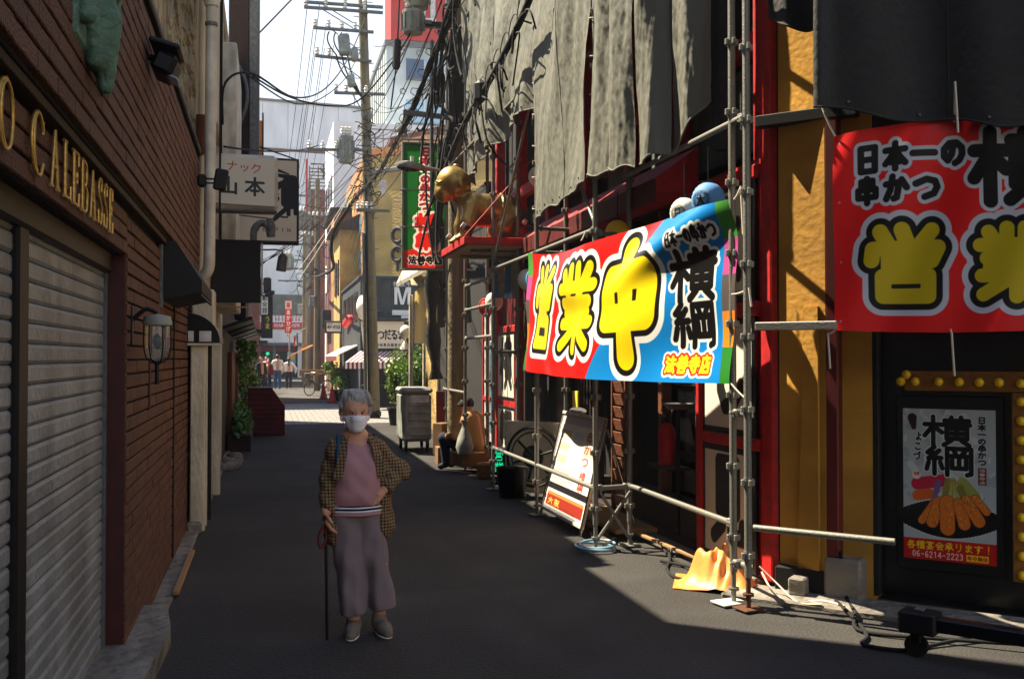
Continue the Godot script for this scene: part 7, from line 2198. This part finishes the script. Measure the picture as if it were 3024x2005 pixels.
	foliage(lf, "foliage", M.leaf, P(-0.45, 0.5, 19.0), Vector3(0.2, 0.42, 1.4), 900, 0.10)
	pc(lf, "planter", M.wooddark, -0.68, -0.28, 0.0, 0.3, 18.0, 20.4, 0.01)
	var stone := mb()
	for i in 14:
		stone.ball(P(-0.5 + R(-0.15, 0.15), 0.05, 15.0 + i * 0.15), Vector3(R(0.06, 0.12), R(0.04, 0.08), R(0.06, 0.12)), 8, 5)
	tag(stuff(mk(null, "kerb_stones", M.concrete, stone)), "grey stones at the foot of the timber house", "stones")

# one hand: palm and five separate bent fingers. w: wrist, d: direction of the fingers, n: back of the hand, s: side of the thumb (+1 or -1)
func hand_bones(w: Vector3, d: Vector3, n: Vector3, s: float, curl: float) -> Array:
	var x := d.cross(n).normalized() * s
	var o := [[w, w + d * 0.05, 0.019, 0.022], [w + d * 0.03 + x * 0.015, w + d * 0.075 + x * 0.026, 0.014, 0.012], [w + d * 0.03 - x * 0.015, w + d * 0.07 - x * 0.024, 0.013, 0.011]]
	var ln := [0.068, 0.076, 0.070, 0.054]
	for i in 4:
		var b: Vector3 = w + d * 0.072 + x * (0.027 - i * 0.0175)
		var dir := d
		for k in 3:
			dir = (dir - n * curl).normalized()
			var e: Vector3 = b + dir * ln[i] * [0.45, 0.32, 0.23][k]
			o.append([b, e, 0.0088 - k * 0.0008, 0.0082 - k * 0.0008])
			b = e
	var t := w + d * 0.022 + x * 0.022
	var t1 := t + (d * 0.6 + x * 0.7 - n * 0.2).normalized() * 0.034
	var t2 := t1 + (d * 0.9 + x * 0.2 - n * 0.35).normalized() * 0.028
	o.append_array([[t, t1, 0.0115, 0.0095], [t1, t2, 0.0095, 0.008]])
	return o

func place(root: Node3D, n: String, m: Material, mesh: Mesh, par: Node = null) -> MeshInstance3D:
	var o := MeshInstance3D.new()
	o.name = n
	o.mesh = mesh
	o.material_override = m
	(par if par else root).add_child(o, true)
	origin[o] = Vector3.ZERO
	return o

func join(a: Array) -> ArrayMesh:
	var s := SurfaceTool.new()
	for m in a:
		s.append_from(m, 0, Transform3D.IDENTITY)
	return s.commit()

func build_woman() -> void:
	var t := thing("person", "grey haired person in face mask, checked jacket and pink jumper standing in the alley", "person", P(0.515, 0, 6.02))
	t.rotation.y = 0.10
	t.scale = Vector3.ONE * 0.965
	var v := func(x: float, y: float, z: float) -> Vector3: return Vector3(x, y, z)
	# metres; x to the photo's right, z towards the camera
	var head := [
		[v.call(-0.005, 1.405, -0.018), v.call(-0.005, 1.40, -0.005), 0.083, 0.082], [v.call(-0.006, 1.36, 0.02), v.call(-0.006, 1.315, 0.03), 0.062, 0.050],
		[v.call(-0.006, 1.285, 0.045), v.call(-0.006, 1.28, 0.042), 0.034, 0.034], [v.call(-0.045, 1.335, 0.035), v.call(-0.03, 1.295, 0.05), 0.026, 0.022], [v.call(0.033, 1.335, 0.035), v.call(0.018, 1.295, 0.05), 0.026, 0.022],
		[v.call(-0.006, 1.375, 0.084), v.call(-0.006, 1.34, 0.098), 0.010, 0.014], [v.call(-0.038, 1.388, 0.064), v.call(0.026, 1.388, 0.064), 0.013, 0.013],
		[v.call(-0.085, 1.36, -0.01), v.call(-0.084, 1.33, -0.006), 0.014, 0.010], [v.call(0.074, 1.36, -0.01), v.call(0.073, 1.33, -0.006), 0.014, 0.010],
		[v.call(-0.004, 1.30, -0.02), v.call(0.0, 1.19, -0.03), 0.046, 0.055]]
	var bodyb := [
		[v.call(0.0, 1.20, -0.03), v.call(0.0, 1.0, -0.02), 0.09, 0.115], [v.call(-0.06, 1.10, -0.02), v.call(-0.06, 0.80, -0.01), 0.078, 0.09], [v.call(0.07, 1.10, -0.02), v.call(0.07, 0.80, -0.01), 0.078, 0.09],
		[v.call(-0.07, 0.78, 0), v.call(-0.03, 0.44, 0.02), 0.09, 0.06], [v.call(-0.03, 0.44, 0.02), v.call(-0.01, 0.10, 0), 0.055, 0.038],
		[v.call(0.08, 0.78, 0), v.call(0.13, 0.44, 0.02), 0.09, 0.06], [v.call(0.13, 0.44, 0.02), v.call(0.155, 0.10, 0), 0.055, 0.038],
		[v.call(-0.125, 1.13, -0.02), v.call(-0.168, 0.94, -0.02), 0.042, 0.038], [v.call(-0.168, 0.94, -0.02), v.call(-0.195, 0.77, 0.05), 0.036, 0.025],
		[v.call(0.14, 1.13, -0.02), v.call(0.295, 0.985, -0.05), 0.042, 0.038], [v.call(0.295, 0.985, -0.05), v.call(0.165, 0.895, 0.08), 0.04, 0.027]]
	var fig := join([body(head, 0.0048, 0.008), body(bodyb, 0.014, 0.018), body(hand_bones(v.call(-0.195, 0.765, 0.05), v.call(0.12, -0.95, 0.25).normalized(), v.call(-1, -0.1, 0.1).normalized(), -1.0, 0.42), 0.0035, 0.0035), body(hand_bones(v.call(0.165, 0.892, 0.085), v.call(-0.8, -0.55, 0.15).normalized(), v.call(-0.3, 0.2, 0.9).normalized(), 1.0, 0.18), 0.0035, 0.0035)])
	place(t, "body", M.skin, fig)
	# eyes, brows
	for s in [-1, 1]:
		var e: Vector3 = v.call(-0.006 + s * 0.031, 1.368, 0.071)
		var o := place(t, "eye", M.mask, mb().ball(e + Vector3(0, 0, 0.004), Vector3(0.0125, 0.006, 0.008), 12, 8).mesh())
		place(t, "iris", M.hairblack, mb().ball(e + Vector3(0, 0, 0.0105), Vector3(0.0065, 0.0058, 0.003), 10, 6).mesh(), o)
		place(t, "eyebrow", M.wooddark, mb().tube([e + v.call(-0.016, 0.016, 0.004), e + v.call(0, 0.020, 0.008), e + v.call(0.016, 0.016, 0.003)], 0.0035, 6).mesh())
		place(t, "eyelid", M.wooddark, mb().tube([e + v.call(-0.014, 0.002, 0.006), e + v.call(0, 0.0075, 0.012), e + v.call(0.014, 0.002, 0.006)], 0.0026, 6).mesh())
	# mask: a shell over nose, mouth and chin
	var mh := head.duplicate(true)
	mh.append([v.call(-0.006, 1.33, 0.085), v.call(-0.006, 1.285, 0.075), 0.034, 0.030])
	for q in mh:
		q[2] += 0.006; q[3] += 0.006
	var mask := body(mh, 0.005, 0.008, func(p: Vector3) -> float:
		return maxf(maxf(p.y - (1.357 - absf(p.x + 0.006) * 0.10), 1.252 - p.y), 0.018 - p.z - (0.02 if p.y > 1.3 else 0.0)))
	var mo := place(t, "face_mask", M.mask, mask)
	for s in [-1, 1]:
		place(t, "ear_loop", M.mask, mb().tube([v.call(-0.006 + s * 0.070, 1.345, 0.030), v.call(-0.006 + s * 0.086, 1.35, -0.005)], 0.0025, 5).mesh(), mo)
		place(t, "ear_loop", M.mask, mb().tube([v.call(-0.006 + s * 0.064, 1.29, 0.030), v.call(-0.006 + s * 0.086, 1.335, -0.008)], 0.0025, 5).mesh(), mo)
	# hair: short, grey, swept to the photo's right, with single strands
	var hb := [[v.call(-0.003, 1.425, -0.03), v.call(-0.003, 1.39, -0.038), 0.090, 0.088], [v.call(-0.03, 1.468, 0.010), v.call(0.045, 1.468, 0.0), 0.040, 0.040], [v.call(0.055, 1.455, 0.02), v.call(0.072, 1.43, 0.005), 0.028, 0.022],
		[v.call(0.080, 1.42, -0.01), v.call(0.083, 1.36, -0.02), 0.022, 0.016], [v.call(-0.085, 1.42, -0.005), v.call(-0.088, 1.365, -0.012), 0.018, 0.012], [v.call(0.0, 1.33, -0.07), v.call(0.0, 1.27, -0.06), 0.055, 0.042]]
	var ho := place(t, "hair", M.hairgrey, body(hb, 0.006, 0.010, func(p: Vector3) -> float:
		return -maxf(maxf(absf(p.x + 0.003) - 0.068, p.y - (1.438 + 0.012 * sin(p.x * 34 + 1))), 0.022 - p.z), func(p: Vector3) -> float: return 0.004 * sin(p.x * 120 + p.y * 60 + 3 * sin(p.z * 40))))
	var strands := mb()
	for i in 420:
		var a := R(-0.5, PI + 0.5)
		var root2: Vector3 = v.call(-0.02 + R(-0.03, 0.03), 1.50 + R(-0.012, 0.008), -0.02 + R(-0.05, 0.045))
		var d := Vector3(cos(a), 0, sin(a))
		var side := 0.092 + R(-0.006, 0.006)
		var drop := R(0.05, 0.085) if d.z > 0.45 else R(0.09, 0.17)
		var e2: Vector3 = v.call(-0.003 + d.x * side, 1.505 - drop, -0.025 + d.z * side * 1.02)
		var m1 := root2.lerp(e2, 0.45) + Vector3(d.x * 0.03, 0.028, d.z * 0.028)
		strands.tube(bez(root2, root2 + Vector3(d.x * 0.02, 0.014, d.z * 0.02), m1, e2 + Vector3(0.012 * absf(d.z), R(-0.004, 0.004), 0), 5), [0.0022, 0.0024, 0.0024, 0.0022, 0.0018, 0.0008], 4, false)
	stuff(place(t, "hair_strands", M.hairlight, strands.mesh(), ho))
	# jumper with striped hem
	var sw := [[v.call(0.0, 1.16, -0.02), v.call(0.005, 1.0, 0.01), 0.075, 0.10], [v.call(-0.065, 1.10, 0.0), v.call(-0.065, 0.76, 0.01), 0.085, 0.092], [v.call(0.075, 1.10, 0.0), v.call(0.075, 0.76, 0.01), 0.085, 0.092], [v.call(-0.045, 1.03, 0.05), v.call(-0.02, 0.88, 0.06), 0.075, 0.08], [v.call(0.055, 1.03, 0.05), v.call(0.03, 0.88, 0.06), 0.075, 0.08]]
	var wr := func(p: Vector3) -> float: return 0.004 * sin(p.x * 40 + p.y * 25) * sin(p.y * 33 - p.x * 18)
	var jm := place(t, "jumper", M.pink, body(sw, 0.011, 0.02, func(p: Vector3) -> float: return maxf(maxf(0.802 - p.y, p.y - 1.215 + 0.3 * absf(p.x)), -1.0), func(p: Vector3) -> float: return 0.004 * sin(p.x * 26 + p.y * 9) * sin(p.y * 22 - p.x * 14) + 0.002 * sin(p.y * 48 + 6.0 * sin(p.x * 9))))
	for q in [[0.745, 0.766, "pink"], [0.767, 0.778, "mask"], [0.779, 0.789, "navy"], [0.790, 0.800, "mask"], [0.801, 0.806, "navy"]]:
		place(t, "hem_stripe", M[q[2]], body([[v.call(-0.068, 0.80, 0.012), v.call(-0.068, 0.72, 0.012), 0.095, 0.095], [v.call(0.078, 0.80, 0.012), v.call(0.078, 0.72, 0.012), 0.095, 0.095], [v.call(0.005, 0.80, 0.045), v.call(0.005, 0.72, 0.045), 0.092, 0.092]], 0.0055, 0.02, func(p: Vector3) -> float: return maxf(q[0] - p.y, p.y - q[1])), jm)
	# trousers, wide at the hem
	var tr := [[v.call(-0.065, 0.80, 0.0), v.call(0.07, 0.80, 0.0), 0.095, 0.095], [v.call(-0.065, 0.74, 0.0), v.call(-0.045, 0.46, 0.01), 0.098, 0.078], [v.call(-0.045, 0.46, 0.01), v.call(-0.015, 0.16, 0.0), 0.074, 0.088],
		[v.call(0.075, 0.74, 0.0), v.call(0.125, 0.46, 0.01), 0.098, 0.075], [v.call(0.125, 0.46, 0.01), v.call(0.172, 0.16, 0.0), 0.072, 0.080], [v.call(-0.055, 0.60, 0.03), v.call(-0.03, 0.2, 0.04), 0.05, 0.045], [v.call(0.09, 0.60, 0.04), v.call(0.16, 0.2, 0.035), 0.05, 0.042]]
	place(t, "trousers", M.trouser, body(tr, 0.012, 0.016, func(p: Vector3) -> float: return maxf(0.135 - p.y + 0.1 * (p.x - 0.06), p.y - 0.80), func(p: Vector3) -> float: return 0.005 * sin(p.x * 62 + 1.6 * sin(p.y * 6) + p.z * 30) * smoothstep(0.78, 0.45, p.y) + 0.003 * sin(p.y * 30 + p.x * 40)))
	# jacket: open shell with sleeves and lapels
	var jk := [[v.call(-0.05, 1.165, -0.035), v.call(0.06, 1.165, -0.035), 0.075, 0.075], [v.call(-0.085, 1.12, -0.02), v.call(-0.095, 0.62, -0.01), 0.088, 0.098], [v.call(0.095, 1.12, -0.02), v.call(0.15, 0.66, -0.02), 0.088, 0.105], [v.call(0.0, 1.1, -0.06), v.call(0.02, 0.64, -0.08), 0.095, 0.12],
		[v.call(-0.125, 1.14, -0.025), v.call(-0.168, 0.95, -0.02), 0.056, 0.053], [v.call(-0.168, 0.95, -0.02), v.call(-0.185, 0.82, 0.03), 0.052, 0.045],
		[v.call(0.14, 1.14, -0.025), v.call(0.295, 0.99, -0.05), 0.057, 0.055], [v.call(0.295, 0.99, -0.05), v.call(0.19, 0.915, 0.065), 0.053, 0.045]]
	place(t, "jacket", M.plaid, body(jk, 0.010, 0.015, func(p: Vector3) -> float:
		var y := p.y
		var l := lerpf(-0.04, -0.115, clampf((1.2 - y) / 0.35, 0, 1)) - 0.02 * smoothstep(0.8, 0.5, y)
		var r := lerpf(0.05, 0.135, clampf((1.2 - y) / 0.30, 0, 1))
		var open: float = maxf(maxf(l - p.x, p.x - r), -p.z - 0.01)
		var hem := 0.555 - p.y + 0.12 * maxf(0, p.x - 0.1)
		return maxf(maxf(-open, hem), maxf(p.y - 1.235, -1.0)) if absf(p.x) < 0.24 else hem, func(p: Vector3) -> float: return 0.006 * sin(p.y * 26 + p.x * 44 + p.z * 20) * sin(p.x * 30 - p.y * 12 + 1) + 0.004 * sin(p.y * 60 + p.x * 70)))
	for s in [[-0.055, -1.0], [0.065, 1.0]]:
		var lp := mb().sheet(5, 10, func(u, w): return v.call(s[0] + s[1] * (0.055 * u + 0.05 * w) , 1.235 - 0.26 * w - 0.05 * u * (1 - w), 0.045 + 0.055 * smoothstep(0, 0.5, w) + 0.012 * (1 - u) + 0.014))
		place(t, "lapel", M.plaid, lp.mesh())
	# rucksack straps
	for q in [[-0.125, "denim"], [0.125, "navy"]]:
		var st := []
		for i in 8:
			var f := i / 7.0
			st.append(v.call(q[0] - signf(q[0]) * 0.02 * (1 - f) + signf(q[0]) * 0.01 * f, 1.222 - 0.24 * f - (0.0 if i else -0.005), -0.01 + 0.10 * sin(minf(f * 1.6, 1.0) * PI * 0.5)))
		place(t, "rucksack_strap", M[q[1]], mb().tube(st, 0.018, 8).mesh())
	place(t, "rucksack", M.navy, mb().box(v.call(0.01, 1.0, -0.27), Vector3(0.26, 0.36, 0.14), 0.05).mesh())
	# shoes
	for q in [[-0.02, 0.03, -0.28], [0.155, 0.05, 0.10]]:
		var d := Vector3(sin(q[2]), 0, cos(q[2]))
		var c: Vector3 = v.call(q[0], 0.0, q[1])
		var sh := place(t, "shoe", M.shoe, body([[c + Vector3(0, 0.055, 0) - d * 0.07, c + Vector3(0, 0.045, 0) + d * 0.06, 0.042, 0.040], [c + Vector3(0, 0.045, 0) + d * 0.05, c + Vector3(0, 0.034, 0) + d * 0.125, 0.042, 0.030], [c + Vector3(0, 0.10, 0) - d * 0.05, c + Vector3(0, 0.06, 0) - d * 0.04, 0.042, 0.042]], 0.007, 0.012, func(p: Vector3) -> float: return 0.012 - p.y))
		place(t, "sole", M.mask, mb().ball(c + Vector3(0, 0.012, 0) + d * 0.03, Vector3(0.043, 0.012, 0.125), 18, 6, Basis(Vector3.UP, q[2])).mesh(), sh)
	# walking stick with a red strap, held in the hand
	var cane := thing("walking_stick", "thin dark walking stick with a red strap held by the masked person", "walking stick", P(0.33, 0, 5.95))
	pt(cane, "shaft", M.blackgloss, [P(0.345, 0.0, 5.93), P(0.335, 0.68, 5.955)], 0.009, 8)
	mk(cane, "handle", M.wooddark, mb().tube(smooth([P(0.335, 0.67, 5.955), P(0.33, 0.71, 5.95), P(0.325, 0.72, 5.90), P(0.32, 0.715, 5.86)], 4), 0.012, 8))
	mk(cane, "strap", M.maroon, mb().tube(smooth([P(0.33, 0.68, 5.94), P(0.295, 0.61, 5.93), P(0.305, 0.54, 5.93), P(0.335, 0.58, 5.94), P(0.335, 0.66, 5.95)], 5), 0.009, 6))

# a walking or standing person of height h seen from behind or in front
func walker(label: String, at: Vector3, h: float, top: Material, legs: Material, hair: Material, stride: float, turn: float, long_hair := false, arms := 0.0) -> void:
	var t := thing("person", label, "person", at)
	t.rotation.y = turn
	var k := h / 1.7
	var v := func(x: float, y: float, z: float) -> Vector3: return Vector3(x, y, z) * k
	var bones := [[v.call(0, 1.60, 0.01), v.call(0, 1.56, 0.02), 0.10 * k, 0.085 * k], [v.call(0, 1.5, 0), v.call(0, 1.38, 0), 0.055 * k, 0.07 * k], [v.call(0, 1.36, 0), v.call(0, 0.98, 0), 0.13 * k, 0.13 * k]]
	var up := [[v.call(-0.10, 1.36, 0), v.call(-0.09, 0.95, 0), 0.10 * k, 0.115 * k], [v.call(0.10, 1.36, 0), v.call(0.09, 0.95, 0), 0.10 * k, 0.115 * k], [v.call(-0.1, 1.40, 0), v.call(0.1, 1.40, 0), 0.075 * k, 0.075 * k]]
	var lg := [[v.call(-0.08, 0.95, 0), v.call(0.08, 0.95, 0), 0.11 * k, 0.11 * k]]
	for s in [-1, 1]:
		var f: float = stride * s
		var kn: Vector3 = v.call(s * 0.10, 0.50, f * 0.5 + 0.03)
		var ft: Vector3 = v.call(s * 0.10, 0.09, f)
		lg.append_array([[v.call(s * 0.09, 0.90, 0), kn, 0.105 * k, 0.08 * k], [kn, ft, 0.08 * k, 0.065 * k]])
		bones.append_array([[v.call(s * 0.09, 0.90, 0), kn, 0.08 * k, 0.055 * k], [kn, ft, 0.05 * k, 0.04 * k], [ft - Vector3(0, 0.05, 0.03), ft + Vector3(0, -0.055, 0.14) * k, 0.04 * k, 0.03 * k]])
		var sh: Vector3 = v.call(s * 0.19, 1.38, 0); var el: Vector3 = v.call(s * (0.27 + arms), 1.12, -f * 0.4); var ha: Vector3 = v.call(s * (0.29 + arms * 0.6), 0.88, -f * 0.6 + 0.08)
		up.append_array([[sh, el, 0.068 * k, 0.058 * k], [el, el.lerp(ha, 0.75), 0.056 * k, 0.05 * k]])
		bones.append_array([[sh, el, 0.05 * k, 0.04 * k], [el, ha, 0.038 * k, 0.028 * k], [ha, ha + v.call(0, -0.09, 0.01), 0.032 * k, 0.02 * k]])
	place(t, "body", M.skin, body(bones, 0.022, 0.015))
	place(t, "top", top, body(up, 0.02, 0.02, func(p: Vector3) -> float: return 0.86 * k - p.y))
	place(t, "trousers", legs, body(lg, 0.02, 0.02))
	var hb := [[v.call(0, 1.63, -0.02), v.call(0, 1.60, -0.03), 0.105 * k, 0.10 * k]]
	if long_hair:
		hb.append([v.call(0, 1.58, -0.09), v.call(0, 1.28, -0.13), 0.06 * k, 0.04 * k])
	place(t, "hair", hair, body(hb, 0.016, 0.015, func(p: Vector3) -> float: return 1.585 * k - p.y if p.z > 0.03 else -1.0))

func build_people() -> void:
	build_woman()
	walker("person in a white shirt and jeans walking away far down the street", P(0.50, 0, 53.0), 1.78, M.shirtwhite, M.denim, M.hairblack, 0.16, PI, false, 0.04)
	walker("person in a pale blouse and dark trousers with long dark hair walking away", P(1.08, 0, 53.6), 1.62, M.shirtwhite, M.navy, M.hairblack, -0.14, PI, true, 0.12)
	walker("person in dark clothes standing far down the left side by the wall", P(-0.28, 0, 46.0), 1.65, M.navy, M.navy, M.hairblack, 0.05, 0.6)
	walker("person in dark red standing before the dark clothed one far on the left", P(0.05, 0, 47.5), 1.55, M.shirtred, M.navy, M.hairblack, 0.05, -0.8)
	walker("person in pale shirt behind the dark clothed one far on the left", P(-0.05, 0, 50.0), 1.68, M.shirtwhite, M.navy, M.hairblack, 0.05, 0.2)
	# worker sitting with back to the alley
	var t := thing("person", "worker in black cap and tan jacket crouching among boxes behind the scaffold poles", "person", P(2.92, 0.28, 14.35))
	t.rotation.y = -2.3
	var v := func(x: float, y: float, z: float) -> Vector3: return Vector3(x, y, z)
	place(t, "body", M.skin, join([body([[v.call(0, 0.66, 0.10), v.call(0, 0.62, 0.11), 0.095, 0.08], [v.call(0, 0.58, 0.06), v.call(0, 0.46, 0.02), 0.05, 0.07], [v.call(0, 0.44, 0.0), v.call(0, 0.1, -0.05), 0.13, 0.14],
		[v.call(-0.10, 0.04, 0), v.call(-0.14, 0.18, 0.40), 0.085, 0.06], [v.call(-0.14, 0.18, 0.40), v.call(-0.14, -0.20, 0.36), 0.055, 0.04], [v.call(0.10, 0.04, 0), v.call(0.14, 0.18, 0.40), 0.085, 0.06], [v.call(0.14, 0.18, 0.40), v.call(0.14, -0.20, 0.36), 0.055, 0.04],
		[v.call(-0.18, 0.44, 0), v.call(-0.28, 0.24, 0.12), 0.05, 0.04], [v.call(-0.28, 0.24, 0.12), v.call(-0.16, 0.22, 0.34), 0.04, 0.03], [v.call(0.18, 0.44, 0), v.call(0.28, 0.24, 0.12), 0.05, 0.04], [v.call(0.28, 0.24, 0.12), v.call(0.16, 0.22, 0.34), 0.04, 0.03]], 0.018, 0.014),
		body(hand_bones(v.call(-0.16, 0.22, 0.34), v.call(0.3, -0.1, 0.95).normalized(), Vector3.UP, -1.0, 0.3), 0.005, 0.004), body(hand_bones(v.call(0.16, 0.22, 0.34), v.call(-0.3, -0.1, 0.95).normalized(), Vector3.UP, 1.0, 0.3), 0.005, 0.004)]))
	place(t, "jacket", M.jackettan, body([[v.call(-0.08, 0.46, 0), v.call(-0.08, 0.08, -0.05), 0.125, 0.145], [v.call(0.08, 0.46, 0), v.call(0.08, 0.08, -0.05), 0.125, 0.145], [v.call(-0.18, 0.44, 0), v.call(-0.28, 0.24, 0.12), 0.072, 0.062], [v.call(-0.28, 0.24, 0.12), v.call(-0.18, 0.22, 0.30), 0.06, 0.05], [v.call(0.18, 0.44, 0), v.call(0.28, 0.24, 0.12), 0.072, 0.062], [v.call(0.28, 0.24, 0.12), v.call(0.18, 0.22, 0.30), 0.06, 0.05]], 0.018, 0.02))
	place(t, "trousers", M.navy, body([[v.call(-0.10, 0.03, -0.02), v.call(-0.14, 0.18, 0.40), 0.105, 0.08], [v.call(-0.14, 0.18, 0.40), v.call(-0.14, -0.18, 0.36), 0.078, 0.06], [v.call(0.10, 0.03, -0.02), v.call(0.14, 0.18, 0.40), 0.105, 0.08], [v.call(0.14, 0.18, 0.40), v.call(0.14, -0.18, 0.36), 0.078, 0.06]], 0.02, 0.018))
	place(t, "cap", M.black, body([[v.call(0, 0.69, 0.09), v.call(0, 0.68, 0.10), 0.108, 0.106], [v.call(-0.05, 0.67, 0.20), v.call(0.05, 0.67, 0.20), 0.022, 0.022]], 0.014, 0.012, func(p: Vector3) -> float: return 0.65 - p.y))
	for s in [-1, 1]:
		place(t, "boot", M.rubber, body([[v.call(s * 0.14, -0.20, 0.36), v.call(s * 0.14, -0.235, 0.46), 0.05, 0.042]], 0.014, 0.01))
